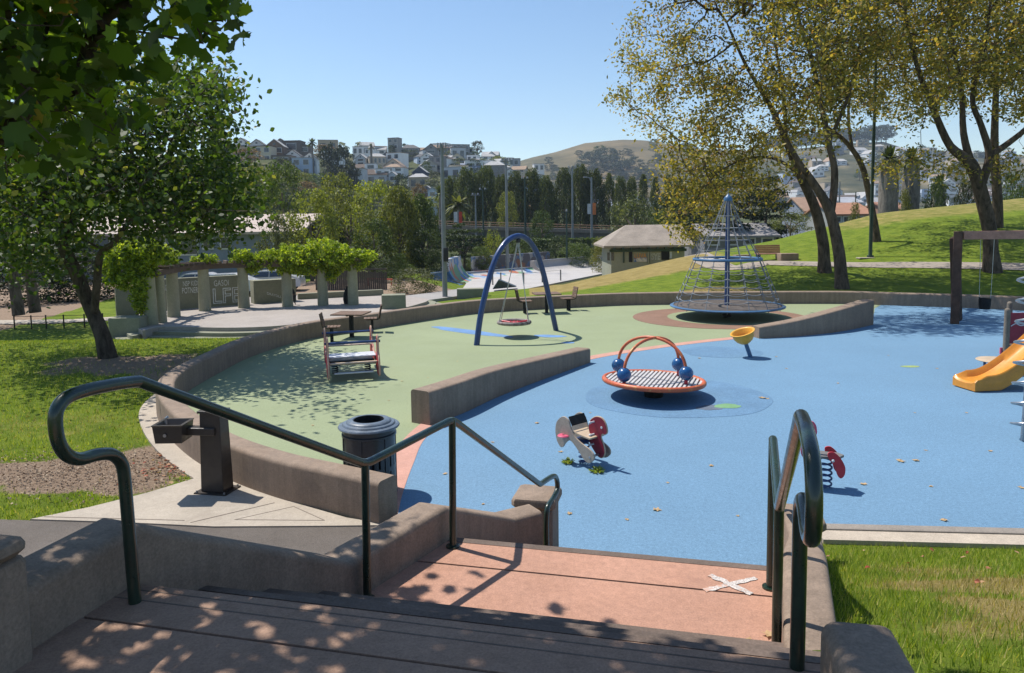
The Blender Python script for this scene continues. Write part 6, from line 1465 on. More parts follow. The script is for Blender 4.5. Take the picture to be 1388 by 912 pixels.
# lettering
def text(body, name, mat, width, height, origin, xdir, parent, kind=None, thick=.008, outline=False, up=V3((0, 0, 1))):
    cu = bpy.data.curves.new(name, 'FONT'); cu.body = body; cu.size = 1; cu.extrude = 0; cu.resolution_u = 3
    if outline: cu.fill_mode = 'NONE'; cu.bevel_depth = .022; cu.bevel_resolution = 1
    to = bpy.data.objects.new(name, cu); COL.objects.link(to); dg = bpy.context.evaluated_depsgraph_get(); me = bpy.data.meshes.new_from_object(to.evaluated_get(dg)); bpy.data.objects.remove(to)
    co_ = np.array([v.co[:] for v in me.vertices]); mn, mx = co_.min(0), co_.max(0); nrm = V3(xdir).cross(up)
    for v in me.vertices:
        u = (v.co.x - mn[0]) / (mx[0] - mn[0]); w_ = (v.co.y - mn[1]) / (mx[1] - mn[1])
        v.co = V3(origin) + V3(xdir) * u * width + up * w_ * height + nrm * (v.co.z * .3 if outline else thick)
    me.materials.clear(); me.materials.append(mat); return fin(name, me, parent, True, 0)
SPRAY = M('white_spray_paint', (.80, .80, .76), .9, .15, 5, 40, .2, 0); SPRAYO = M('orange_spray_paint', (.72, .30, .06), .8, .15, 5, 40, .1, 0)
A, B = PX(860, 350, D0), PX(876, 343, D0); text('LUVA', 'graffiti', SPRAYO, B.x - A.x, B.z - A.z, V3((A.x, D0 - .09, A.z)), V3((1, 0, 0)), t)
A, B = PX(883, 352, D0), PX(895, 343, D0); text('SYE', 'graffiti', SPRAY, B.x - A.x, B.z - A.z, V3((A.x, D0 - .01, A.z)), V3((1, 0, 0)), t, outline=True)
# low grey building behind the cone, buildings beyond the mound
def block(x0, x1, yt, yb, D_, dp, col, label, roofcol=rL, name='building', cols=4): return hpx(x0, x1, yt, yb, D_, 'side', col, roofcol, label, cols, 1, 0, dp, cat='building')
block(955, 1052, 306, 334, 78, 9, (.20, .20, .20), 'low dark grey building seen behind the climbing cone', (.28, .26, .25))
block(1131, 1182, 276, 304, 100, 10, (.30, .31, .30), 'long building with a terracotta roof between the mound trees', (.40, .20, .12), cols=5)
block(1092, 1124, 268, 302, 110, 10, (.22, .25, .31), 'blue grey building between the twin trunks and the dark conifer', (.34, .22, .15), cols=3)
block(1143, 1168, 268, 282, 130, 8, (.42, .45, .50), 'pale blue building above the terracotta roof', (.36, .37, .40), cols=3)
block(1205, 1232, 275, 292, 104, 8, (.30, .18, .12), 'reddish shed behind the shaggy palms', (.35, .18, .12), cols=1)

# viaduct
A, B = PX(560, 303, 125), PX(960, 314, 125)
t = thing('viaduct', 'long grey concrete viaduct wall with orange brown railing crossing the valley', 'viaduct', ((A.x + B.x) / 2, 125, 0)); VC = M('viaduct_concrete', (.15, .14, .125), .9, .15, .35, 8, .12, 0, stain=((.08, .075, .07), .5, .55))
mb = MB(); mb.prism([(A.x, 125), (B.x, 125), (B.x, 130), (A.x, 130)], [-2] * 4, [A.z - .15, B.z - .15, B.z - .15, A.z - .15]); mb.build('wall', VC, t, smooth=0)
mb = MB(); mb.prism([(A.x, 124.6), (B.x, 124.6), (B.x, 124.98), (A.x, 124.98)], [A.z - .75, B.z - .75, B.z - .75, A.z - .75], [A.z - .2, B.z - .2, B.z - .2, A.z - .2]); mb.build('ledge', M('viaduct_ledge', (.24, .20, .165), .9), t, smooth=0)
mb = MB(); RC = M('railing_brown', (.33, .20, .12), .8)
for dz in (.15, .55): mb.tube([A + V3((0, -.2, dz)), B + V3((0, -.2, dz))], .06, 6)
mb.build('railing', RC, t)
for k in range(40):
    p = A.lerp(B, (k + .5) / 40); mb = MB(); mb.box((p.x, 124.8, p.z + .2), (.1, .1, .8)); mb.build('railing_post', RC, t, smooth=0)

# ============================================================ PERGOLA, WALLS, SMALL THINGS
COLC = M('column_concrete', (.34, .33, .235), .85, .12, .9, 30, .1, .004)
colpx = [(205, 440, .30), (219, 437, .24), (236, 429, .30), (278, 421, .30), (331, 417, .30), (390, 415, .29), (438, 413.5, .29), (479, 413, .29)]
cp = [G(x, y, -.6) for x, y, r in colpx]; ztop = 1.42
t = thing('pergola', 'curved pergola of eight round concrete columns under a leafy vine', 'pergola', (cp[4].x, cp[4].y, -.6))
for q, (x, y, r) in zip(cp, colpx):
    zt_ = ztop; mb = MB(); mb.lathe([(r * .95, -.6), (r * .93, -.4), (r * .82, zt_ - .05), (r * .9, zt_)], (q.x, q.y, 0), 20); mb.build('column', COLC, t, smooth=50)
bc = spline([cp[0], cp[2], cp[3], cp[4], cp[5], cp[6], cp[7], cp[7] + (cp[7] - cp[6]) * .35], 5)
for off in (-.28, .28):
    l, r_ = ribbon([Vector((p.x, p.y)) for p in bc], .16, off); mb = MB(); mb.prism(l + r_[::-1], ztop + .0, ztop + .24); mb.build('beam', M('pergola_beam', (.14, .10, .075), .9, .2, 2), t, smooth=0)
for k in range(2, len(bc) - 2, 1):
    p = bc[k]; tn = (bc[k + 1] - bc[k - 1]).normalized(); nr = V3((tn.y, -tn.x, 0)); mb = MB(); mb.box((p.x, p.y, ztop + .30), (1.15, .09, .12), math.atan2(nr.y, nr.x)); mb.build('cross_beam', MATS['pergola_beam'], t, smooth=0)
VINE = leafmat('vine_leaf', [(0, (.09, .14, .016)), (.35, (.19, .26, .024)), (.75, (.30, .38, .035)), (1, (.42, .44, .07))], .5, .55)
def vine(label, blobs, n, Y, seed):
    g = np.random.default_rng(seed); C_, N_ = [], []
    tot = sum(b[2] * b[3] for b in blobs)
    for (x, y, rx_, ry_, Yb) in blobs:
        c0 = np.array(PX(x, y, Yb)); r_ = np.array([rx_ * Yb / 1000, rx_ * Yb / 1000 * .8 if rx_ < 40 else 1.3, ry_ * Yb / 1000]); m = int(n * rx_ * ry_ / tot)
        ncl = max(6, m // 34)
        for k in range(ncl):
            d = g.normal(size=3); d /= np.linalg.norm(d); cc_ = c0 + d * r_ * g.uniform(.5, 1.0); q_ = g.normal(size=(34, 3)); q_[:, 2] += .3; q_ /= np.linalg.norm(q_, axis=1)[:, None]
            C_.append(cc_ + q_ * g.uniform(.5, 1.1, (34, 1)) * .20 * np.array([1, 1, .9])); N_.append(q_)
    C_ = np.vstack(C_); me = leaves_mesh('climbing_vine', C_, (.07, .15), VINE, np.vstack(N_), seed, .5); return tag(link('climbing_vine', me), label, 'climbing vine')
Y0, Y1, Y2, Y3, Y4, Y5, Y7 = cp[0].y, cp[2].y, cp[3].y, cp[4].y, cp[5].y, cp[6].y, cp[7].y
vine('big bright vine mass hanging over the left end of the pergola down to the ground', [(175, 346, 32, 20, Y0), (205, 342, 30, 18, Y0), (165, 370, 24, 24, Y0), (190, 366, 22, 26, Y0), (190, 400, 11, 32, Y0 - .2), (150, 362, 12, 18, Y0), (225, 350, 18, 12, Y1), (190, 336, 26, 10, Y0)], 19000, 0, 1)
vine('small vine tuft on top of the fourth pergola column', [(281, 351, 14, 6, Y2), (264, 355, 9, 4, Y2)], 1100, 0, 2)
vine('long bright green vine covering the right half of the pergola', [(328, 350, 17, 12, Y3), (362, 351, 24, 12, Y4), (395, 348, 30, 16, Y4), (440, 342, 36, 19, Y5), (425, 358, 32, 14, Y5), (470, 350, 32, 13, Y5), (493, 347, 16, 9, Y7), (450, 368, 12, 14, Y5), (345, 360, 14, 10, Y3), (385, 362, 20, 9, Y4), (405, 364, 22, 9, Y4), (480, 358, 20, 8, Y7), (440, 352, 60, 12, Y5)], 30000, 0, 3)
mb = MB(); vp = G(192, 437, -.6)
for k in range(4):
    a = k * 1.6; mb.tube([vp + V3((math.cos(a) * .2, math.sin(a) * .15, 0)), vp + V3((math.cos(a + 1) * .15, 0, 1)), vp + V3((math.cos(a + 2) * .2, 0, 2))], [.06, .05, .03], 6)
o = mb.build('vine_stem', BARK_D)
o.name = 'stem'; vpar = [x for x in bpy.data.objects if x.name == 'climbing_vine'][0]; o.parent = vpar
# graffiti walls
WALLG = M('graffiti_wall_concrete', (.25, .24, .165), .85, .12, .9, 30, .1, .004)
def lowwall(x0, y0, x1, y1, z, ztop_, label, th=.35, mat=WALLG, ret=False):
    a, b = G(x0, y0, z), G(x1, y1, z); d = (b - a); L_ = d.length; m_ = (a + b) / 2; n_ = V3((-d.y, d.x, 0)).normalized()
    if n_.y < 0: n_ = -n_
    mb = MB(); mb.bbox((m_.x + n_.x * th / 2, m_.y + n_.y * th / 2, (z - .4 + ztop_) / 2), (L_, th, ztop_ - z + .4), .03, math.atan2(d.y, d.x)); o = tag(mb.build('graffiti_wall', mat), label, 'wall'); return a, b, d.normalized(), n_, o
za = PX(300, 373.5, G(300, 414, -.6).y).z
a, b, d, n_, o1 = lowwall(221, 421, 331, 412.5, -.6, za, 'long grey green wall with white graffiti behind the pergola columns')
def onwall(x, y, z0_=None):
    return VP(x, y, a, d) - n_ * .012
for body, x0, x1, y0, y1, ol in (('NSP KIDS', 248, 270, 388, 381, False), ('POTNERS', 247, 271, 398, 390, False), ('GASOI', 290, 310, 388, 380, False), ('LFE', 289, 327, 412, 391, True), ('AG', 222, 226, 394, 386, False)):
    p, q_ = onwall(x0, y0), onwall(x1, y0); u = onwall(x0, y1); text(body, 'graffiti', SPRAY, (q_ - p).length, u.z - p.z, p, d, o1, outline=ol)
a, b, d, n_, o2 = lowwall(345, 412, 402, 408, -.6, PX(375, 379, G(375, 410, -.6).y).z, 'grey green wall block with a small scrawl behind the person', .8)
p, q_ = onwall(362, 399), onwall(381, 404); d2 = (q_ - p).normalized(); text('DRAYDLS', 'graffiti', SPRAY, (q_ - p).length, .13, p, d2, o2)
lowwall(404, 406, 520, 400, -.6, -.28, 'low pale kerb wall behind the plaza', .35)
lowwall(158, 424, 200, 421, -.6, .55, 'grey green wall end behind the vine at the left of the pergola', .3)
def blockpx(x0, x1, yt, yb, z, dp, rz, label, mat=CONCG):
    a, b = G(x0, yb, z), G(x1, yb, z); W_ = b.x - a.x; y_ = a.y; zt_ = PX((x0 + x1) / 2, yt, y_).z; mb = MB(); mb.bbox(((a.x + b.x) / 2, y_ + dp / 2, (zt_ + z) / 2 - .1), (W_, dp, zt_ - z + .2), .03, rz); return tag(mb.build('concrete_block', mat), label, 'concrete block')
blockpx(147, 186, 431, 456, -.9, .9, R(6), 'grey green concrete block beside the leaning tree trunk'); blockpx(516, 548, 400, 419, -.6, .8, R(8), 'concrete block behind the near picnic table'); blockpx(619, 661, 391.5, 403, -.95, .8, R(3), 'concrete block behind the left foot of the blue arch')
# person
q = G(399, 413, -.6); t = thing('person', 'small figure in dark clothes leaning beside a pergola column', 'person', tuple(q)); Hp = PX(393, 386, q.y).z + .6
def skinfig(name, joints, edges, radii, mat, parent):
    me = bpy.data.meshes.new(name); me.from_pydata([tuple(q + V3(j) * Hp) for j in joints], edges, []); me.materials.append(mat)
    me.transform(Matrix.Translation(-V3(parent.location))); o = bpy.data.objects.new(name, me); COL.objects.link(o); o.parent = parent
    md = o.modifiers.new('s', 'SKIN'); 
    for i, r in enumerate(radii): me.skin_vertices[0].data[i].radius = (r * Hp, r * Hp)
    me.skin_vertices[0].data[0].use_root = True
    sb_ = o.modifiers.new('u', 'SUBSURF'); sb_.levels = 1; sb_.render_levels = 1; return o
J = [(0, 0, .50), (-.03, 0, .62), (-.07, 0, .75), (-.10, 0, .83), (-.115, -.01, .87), (-.125, -.02, .93), (-.13, -.02, .97), (.03, -.02, .47), (.01, -.04, .27), (.05, -.02, .05), (.09, -.06, .025), (-.02, .03, .47), (-.08, .02, .27), (-.12, .05, .05), (-.10, 0, .025), (-.05, -.1, .76), (.02, -.13, .64), (.03, -.15, .52), (-.10, .1, .76), (-.08, .13, .62), (-.03, .11, .51)]
Ed = [(0, 1), (1, 2), (2, 3), (3, 4), (4, 5), (5, 6), (0, 7), (7, 8), (8, 9), (9, 10), (0, 11), (11, 12), (12, 13), (13, 14), (2, 15), (15, 16), (16, 17), (2, 18), (18, 19), (19, 20)]
Rr = [.07, .07, .085, .04, .035, .06, .045, .05, .035, .025, .02, .05, .035, .025, .02, .035, .027, .02, .035, .027, .02]
skinfig('body', J, Ed, Rr, M('skin', (.22, .13, .09), .6), t)
ji = [0, 1, 2, 3, 15, 16, 17, 18, 19, 20]; mp_ = {k: i for i, k in enumerate(ji)}
skinfig('jacket', [J[k] for k in ji], [(mp_[a], mp_[b]) for a, b in Ed if a in mp_ and b in mp_], [Rr[k] * 1.22 for k in ji], M('dark_cloth', (.025, .025, .03), .9), t)
ji = [0, 7, 8, 9, 11, 12, 13]; mp2 = {k: i for i, k in enumerate(ji)}
skinfig('trousers', [J[k] for k in ji], [(mp2[a], mp2[b]) for a, b in Ed if a in mp2 and b in mp2], [Rr[k] * 1.25 for k in ji], MATS['dark_cloth'], t)
mb = MB(); mb.sphere(q + V3((-.127, -.005, .955)) * Hp, .055 * Hp, 12, 8); mb.build('hair', BLACK, t)
q = G(471.5, 412, -.6); t = thing('trash_bag', 'dark bulky bag slumped against the right end column', 'bag', tuple(q)); mb = MB()
mb.lathe([(.02, 0), (.2, .02), (.24, .25), (.2, .55), (.12, .75), (.05, .85), (.08, .92), (.02, .93)], tuple(q), 12); mb.build('sack', BLACK, t)

# fences and railings
def postfence(pxs, z, hgt, label, n_rail=2, mat=DARKM, pr=.03, rr_=.012, sub=1, name='fence'):
    P_l = [TG(x, y) if z is None else G(x, y, z) for x, y in pxs]; t = thing(name, label, 'fence', tuple(P_l[0]))
    for q in P_l: mb = MB(); mb.cyl(q - V3((0, 0, .1)), q + V3((0, 0, hgt)), pr, seg=8); mb.build('post', mat, t)
    for k in range(n_rail):
        mb = MB(); mb.tube([q + V3((0, 0, hgt * (k + 1) / n_rail - .05)) for q in P_l], rr_, 6); mb.build('rail', mat, t)
postfence([(20, 446), (43, 446), (63, 445.5), (87, 445), (115, 444), (140, 443)], None, .62, 'low wire fence along the edge of the left lawn')
postfence([(668, 388), (679, 386.5), (710, 386.5), (735, 384.5), (760, 382)], None, 1.15, 'thin posted fence in front of the skate park floor', 1, M('grey_fence', (.15, .15, .14), .7), .06)
postfence([(744, 352), (760, 352), (775, 352), (790, 352), (806, 352)], -1.9, 1.6, 'dark railing behind the white skate bowl', 2, DARKM, .05)
q = G(436, 397, -.6); FW = M('fence_boards', (.10, .085, .07), .9, .2, 2, 20, .15, 0); t = thing('board_fence', 'dark weathered board fence behind the right half of the pergola', 'fence', (PX(475, 390, 50).x, 50, -.8))
A, B = PX(428, 395, 50), PX(525, 395, 50); mb = MB(); n9 = 34
for k in range(n9):
    x = A.x + (B.x - A.x) * (k + .5) / n9; hh = PX(470, 364 + 6 * (k / n9), 50).z + .06 * math.sin(k * 2.3)
    mb.box((x, 50 + .01 * (k % 2), (hh - 1) / 2), ((B.x - A.x) / n9 - .015, .03, hh + 1))
mb.build('boards', FW, t, smooth=0); mb = MB(); mb.box(((A.x + B.x) / 2, 50.06, .4), (B.x - A.x, .06, .1)); mb.build('rail', FW, t, smooth=0)
OB = M('orange_barrier', (.50, .09, .04), .7); t = thing('barrier_rail', 'orange red barrier rail behind the rounded roadside bush', 'barrier', tuple(at(515, 53)))
A, B = PX(497, 377.5, 53), PX(532, 378.5, 53); mb = MB(); mb.tube([A, B], .05, 6); mb.build('rail', OB, t)
for f in (.05, .5, .95): p = A.lerp(B, f); mb = MB(); mb.cyl(V3((p.x, p.y, -1.6)), p, .04, seg=6); mb.build('post', OB, t)

# lamp poles
PG = M('galvanised_pole', (.24, .26, .27), .5, .1, 2, 20, .08, 0, metal=.4); PGR = M('green_pole', (.03, .06, .045), .6, .2, 2, 20, .1, 0)
def pole(px, yb, ytop, D_, r, label, head='flood', mat=PG, z=None, nh=4, name='lamp_pole'):
    q = at(px, D_) if z is None else V3((PX(px, yb, D_).x, D_, z)); zt_ = PX(px, ytop, D_).z; t = thing(name, label, 'lamp pole', tuple(q))
    mb = MB(); mb.tube([q - V3((0, 0, .2)), V3((q.x, q.y, zt_))], [r * 1.25, r * .75], 12); mb.build('pole', mat, t)
    mb = MB(); mb.cyl(q, q + V3((0, 0, .1)), r * 2.2, seg=12); mb.build('base', mat, t)
    s_ = D_ / 1000
    if head == 'flood':
        mb = MB(); mb.box((q.x, q.y, zt_ - .3), (13 * s_, .12, .1)); mb.build('crossarm', mat, t, smooth=0)
        for k in range(nh):
            x = q.x + (k - (nh - 1) / 2) * 14 * s_ / nh; mb = MB(); mb.lathe([(.03, .12), (1.0 * s_, .1), (1.35 * s_, -.16), (.03, -.14)], (x, q.y - .1, zt_ - .05), 10); mb.build('lamp', MATS.get('lamp_housing') or M('lamp_housing', (.30, .31, .32), .5), t)
    if head == 'arm':
        mb = MB(); mb.tube([V3((q.x, q.y, zt_ - .8)), V3((q.x - .3, q.y, zt_ - .1)), V3((q.x - 7 * s_, q.y, zt_))], r * .6, 8); mb.build('arm', mat, t); mb = MB(); mb.bbox((q.x - 8.5 * s_, q.y, zt_), (5 * s_, .3, .18), .04); mb.build('lamp', MATS.get('lamp_housing') or M('lamp_housing', (.30, .31, .32), .5), t)
    return t, q, zt_
t_, q_, z_ = pole(601, 405, 195, 44, .13, 'tallest grey lamp pole, standing left of the blue arch'); mb = MB(); mb.bbox((q_.x + .12, q_.y - .15, PX(601, 345, 44).z), (.28, .22, .8), .02); mb.build('control_box', DARKM, t_)
pole(687, 350, 215, 82, .16, 'second tall grey lamp pole, behind the top of the blue arch'); pole(712, 300, 240, 118, .16, 'floodlight pole in front of the tall tree row, with two lamps', nh=2, mat=PGR); pole(655, 300, 255, 122, .14, 'dark thin pole before the left block of tall trees', nh=2, mat=PGR)
pole(645, 300, 262, 124, .14, 'thin pole with two small lamps just left of the dark thin pole', nh=2); pole(776, 300, 225, 118, .15, 'floodlight pole right of the golden hill gap', nh=3); pole(768, 357, 284, 88, .11, 'short green pole behind the skate bowl', mat=PGR, nh=1)
tb, qb, zb_ = pole(802, 320, 240, 110, .16, 'curved arm street lamp carrying an orange banner', 'arm'); tc, qc, zc2 = pole(621, 330, 285, 112, .14, 'short pole carrying a red and a white banner', None)
BAN = M('banner_red', (.60, .06, .03), .7, .2, 1, 4, .1, 0); BAW = M('banner_white', (.62, .62, .62), .7); BAO = M('banner_orange', (.70, .20, .06), .7)
for (tt_, qq, sx, m_, y0, y1) in ((tb, qb, 1, BAO, 275, 291), (tb, qb, -1, BAW, 276, 290), (tc, qc, 1, BAN, 287, 302), (tc, qc, -1, BAW, 287, 301)):
    a1, a2 = PX(700, y0, qq.y).z, PX(700, y1, qq.y).z
    # roll makes rows differ slightly across the picture
    a1 = PX(proj(qq)[0], y0, qq.y).z; a2 = PX(proj(qq)[0], y1, qq.y).z; mb = MB(); mb.box((qq.x + sx * .38, qq.y - .1, (a1 + a2) / 2), (.5, .03, a1 - a2)); mb.build('banner', m_, tt_, smooth=0)
qL = TG(1181, 348); pole(1181, 348, -60, qL.y, .085, 'tall dark green lamp pole on the mound, cut off by the top edge', 'arm', PGR)
mb = MB(); qd = TG(1173, 350); mb.bbox((qd.x, qd.y, qd.z + .02), (.9, .5, .06), .01); tag(mb.build('ground_slab', PALE), 'small pale slab at the foot of the dark green lamp pole', 'slab')
pole(1275, 275, 222, 95, .12, 'white thin pole beyond the mound crest', None); pole(1137, 300, 246, 120, .14, 'grey pole between the slim tree and the twin trunks', None); pole(1159, 300, 260, 115, .1, 'dark pole above the terracotta roof', None, PGR); pole(1262, 285, 250, 100, .1, 'short brown pole beyond the mound crest', None, MATS['dark_post_wood'])

# benches on the mound path
q = TG(1040, 352); t = thing('park_bench', 'red brown slatted bench seen from behind on the mound path', 'bench', tuple(q), R(6)); s_ = q.y / 1000
def lbox(name, ce, size, mat, rx_=0, par=t, b=.01):
    mb = MB(); mb.bbox(ce, size, b, 0, rx_); me = bpy.data.meshes.new(name); me.from_pydata([tuple(v) for v in mb.v], [], mb.f); me.materials.append(mat); return link(name, me, par)
mb = MB()
for k in range(5): mb.box((0, .02 * k, .42 + .11 * k), (36 * s_, .04, .095))
me = bpy.data.meshes.new('backrest'); me.from_pydata([tuple(v) for v in mb.v], [], mb.f); me.materials.append(REDW); link('backrest', me, t)
lbox('seat', (0, -.25, .38), (36 * s_, .5, .06), REDW)
for x in (-14, 14): lbox('leg', (x * s_, -.1, .16), (.1, .5, .36), DARKM)
blockq = TG(1070, 353); mb = MB(); mb.bbox((blockq.x, blockq.y + .3, blockq.z + .17), (24 * s_, .7, .5), .03); tag(mb.build('low_block', CONC), 'low concrete seat block at the right end of the bench', 'seat block')
blockq = TG(1008, 352); mb = MB(); mb.bbox((blockq.x, blockq.y + .3, blockq.z + .1), (22 * s_, .6, .4), .03); tag(mb.build('low_block', CONC), 'low concrete seat block at the left end of the bench', 'seat block')

# rocks on the crest
RK = M('tan_rock', (.36, .26, .17), .9, .2, .8, 12, .2, .02)
for i, (px, yt, w_, lab) in enumerate(((1278, 264, 30, 'yellow brown soil heap on the mound crest, left'), (1318, 261, 40, 'pale rock heap behind the stout tree trunk'), (1375, 262, 44, 'tan rock heap at the right edge of the crest'))):
    D_ = 66; q = at(px, D_); hh = PX(px, yt, D_).z - q.z; g2 = random.Random(i); mb = MB(); mb.sphere((0, 0, 0), 1, 18, 10)
    for v in mb.v:
        n__ = 1 + .12 * math.sin(v.x * 4 + i) * math.cos(v.y * 5) + g2.uniform(-.03, .03); v.x *= w_ * D_ / 2000 * n__; v.y *= 1.6 * n__; v.z = max(-.5, v.z) * min(1.1, max(.5, hh)) * n__
    mb.v = [v + q for v in mb.v]; tag(mb.build('rock_heap', RK, smooth=30), lab, 'rocks')

# parked cars seen over the graffiti wall
def car(px, D_, rz, col, label):
    q = at(px, D_); q.z = -1.0; t = thing('parked_car', label, 'car', tuple(q), rz, 'cars parked behind the graffiti wall'); CP = M('car_paint_' + col[0], col[1], .25, .05, 1, 10, .02, 0, coat=.6)
    def lm(name, mb, mat, par=t, sm_=40):
        me = bpy.data.meshes.new(name); me.from_pydata([tuple(v) for v in mb.v], [], mb.f); me.materials.append(mat); me.polygons.foreach_set('use_smooth', [True] * len(me.polygons)); me.set_sharp_from_angle(angle=R(sm_)); return link(name, me, par)
    pf = [(-2.2, .35), (-2.25, .7), (-2.1, .92), (-1.2, 1.0), (-.55, 1.42), (.9, 1.45), (1.75, 1.05), (2.15, .95), (2.25, .65), (2.2, .35)]
    mb = MB()
    rows_ = [(-.85, .0, .93), (-.88, .02, 1), (.88, .02, 1), (.85, .0, .93)]; V = []
    for y, _, s in rows_: V += [(x * (1 if s == 1 else .985), y * (.84 if z > 1.2 else 1), z) for x, z in pf]
    n_ = len(pf); Fs = [tuple(range(n_)), tuple(reversed(range(3 * n_, 4 * n_)))] + [(r * n_ + i, r * n_ + (i + 1) % n_, (r + 1) * n_ + (i + 1) % n_, (r + 1) * n_ + i) for r in range(3) for i in range(n_)]
    mb.add(V, Fs); lm('body', mb, CP)
    for s in (-1, 1):
        for pts in (((-.95, 1.03), (-.45, 1.36), (.15, 1.38), (.15, 1.03)), ((.22, 1.03), (.22, 1.38), (.85, 1.38), (1.45, 1.06))):
            mb = MB(); mb.plate([(x, s * (.885 - (.13 if z > 1.2 else 0)), z) for x, z in pts], (0, 1, 0), .02); lm('window', mb, GLASS, sm_=0)
        for x in (-1.4, 1.4):
            mb = MB(); mb.cyl((x, s * .78, .33), (x, s * .93, .33), .33, seg=18); wo = lm('wheel', mb, BLACK); mb = MB(); mb.cyl((x, s * .93, .33), (x, s * .94, .33), .2, seg=14); lm('rim', mb, METAL, wo)
        mb = MB(); mb.bbox((-2.2, s * .6, .72), (.12, .3, .14), .02); lm('headlight', mb, WHITEP)
    mb = MB(); mb.plate([(-1.18, -.7, 1.03), (-.58, -.62, 1.4), (-.58, .62, 1.4), (-1.18, .7, 1.03)], (-.6, 0, 1), .03); lm('windscreen', mb, GLASS, sm_=0)
for px, D_, rz, col, lab in ((300, 47, R(5), ('white', (.62, .63, .65)), 'white parked car roof seen between two pergola columns'), (262, 48, R(5), ('silver', (.40, .42, .44)), 'silver parked car half hidden behind the fourth pergola column'), (362, 50, R(4), ('white', (.62, .63, .65)), 'white parked car seen under the long vine')): car(px, D_, rz, col, lab)

# ============================================================ SKATE PARK
SKC = M('skate_concrete', (.46, .43, .405), .7, .08, .5, 20, .08, 0)
m_, nt, b = newmat('skate_mural'); P = coords(nt); vo = nt.nodes.new('ShaderNodeTexVoronoi'); vo.inputs['Scale'].default_value = 1.1; nsv = nt.nodes.new('ShaderNodeTexNoise'); nsv.inputs['Scale'].default_value = .7; L(nt, P, nsv.inputs['Vector'])
ad = nt.nodes.new('ShaderNodeVectorMath'); ad.operation = 'ADD'; L(nt, P, ad.inputs[0]); L(nt, nsv.outputs['Color'], ad.inputs[1]); L(nt, ad.outputs[0], vo.inputs['Vector'])
sp = nt.nodes.new('ShaderNodeSeparateColor'); L(nt, vo.outputs['Color'], sp.inputs[0]); cr_ = ramp(nt, sp.outputs[0], [(0, (.44, .42, .40)), (.42, (.44, .42, .40)), (.45, (.10, .22, .42)), (.62, (.42, .14, .07)), (.74, (.16, .30, .16)), (.86, (.40, .42, .45))]); nt.nodes[-1 if False else cr_.node.name].color_ramp.interpolation = 'CONSTANT'
L(nt, cr_, b.inputs['Base Color']); b.inputs['Roughness'].default_value = .75; MURAL = m_
m_, nt, b = newmat('dark_mural'); P = coords(nt); vo = nt.nodes.new('ShaderNodeTexVoronoi'); vo.inputs['Scale'].default_value = 1.4; nsv = nt.nodes.new('ShaderNodeTexNoise'); nsv.inputs['Scale'].default_value = 1.2; L(nt, P, nsv.inputs['Vector'])
ad = nt.nodes.new('ShaderNodeVectorMath'); ad.operation = 'ADD'; L(nt, P, ad.inputs[0]); L(nt, nsv.outputs['Color'], ad.inputs[1]); L(nt, ad.outputs[0], vo.inputs['Vector'])
sp = nt.nodes.new('ShaderNodeSeparateColor'); L(nt, vo.outputs['Color'], sp.inputs[0]); cr_ = ramp(nt, sp.outputs[0], [(0, (.10, .095, .10)), (.45, (.16, .17, .20)), (.6, (.08, .13, .22)), (.72, (.24, .12, .07)), (.86, (.28, .28, .28))]); cr_.node.color_ramp.interpolation = 'CONSTANT'
L(nt, cr_, b.inputs['Base Color']); b.inputs['Roughness'].default_value = .8; DMURAL = m_
fl = [G(x, y, -2.1) for x, y in ((604, 384), (640, 398), (700, 394), (800, 374), (860, 362), (840, 352), (745, 358), (640, 364), (606, 372))]
sheet('skate_floor', [Vector((p.x, p.y)) for p in fl], SKC, -2.1, .3)
def qpipe(label, p0, p1, hgt, dep, mat, parent=None, steps=8, name='quarter_pipe', h1=None):
    p0, p1 = V3(p0), V3(p1); d = (p1 - p0).normalized(); n_ = V3((-d.y, d.x, 0)); h1 = h1 if h1 is not None else hgt; V = []
    for p, hh in ((p0, hgt), (p1, h1)):
        for k in range(steps + 1):
            a = math.pi / 2 * k / steps; V.append(p + n_ * dep * math.sin(a) + V3((0, 0, hh * (1 - math.cos(a)))))
        V += [p + n_ * (dep + .6) + V3((0, 0, hh)), p + n_ * (dep + .6) + V3((0, 0, -.2)), p + V3((0, 0, -.2))]
    m = steps + 4; mb = MB(); mb.add(V, [(i, (i + 1) % m, m + (i + 1) % m, m + i) for i in range(m)] + [tuple(range(m)), tuple(reversed(range(m, 2 * m)))])
    t = thing(name, label, 'skate ramp', tuple(p0)); mb.build('ramp', mat, t, smooth=30); mb = MB(); mb.tube([p0 + n_ * dep + V3((0, 0, hgt)), p1 + n_ * dep + V3((0, 0, h1))], .04, 6); mb.build('coping', METAL, t); return t
z9 = -2.1
A, B = G(640, 372, z9), G(744, 362, z9)
mb = MB(); d = (B - A); zt_ = PX(690, 345, (A.y + B.y) / 2).z; mb.bbox(((A.x + B.x) / 2, (A.y + B.y) / 2 + .2, (zt_ + z9) / 2), (d.length, .4, zt_ - z9 + .1), .03, math.atan2(d.y, d.x)); tag(mb.build('mural_wall', DMURAL), 'long dark graffiti covered wall at the back of the skate park', 'wall')
qpipe('white curved skate bowl edge along the back right of the skate park', G(742, 368, z9), G(838, 358, z9), PX(790, 350, G(790, 363, z9).y).z - z9, 1.8, SKC)
qpipe('long low painted bank below the dark graffiti wall', G(642, 378, z9), G(742, 369, z9), .5, 2.2, MURAL, h1=.5)
qpipe('tall narrow painted ramp fin at the left end of the skate park', G(630, 385, z9), G(646, 376, z9), PX(628, 350, 70).z - z9, 1.6, MURAL)
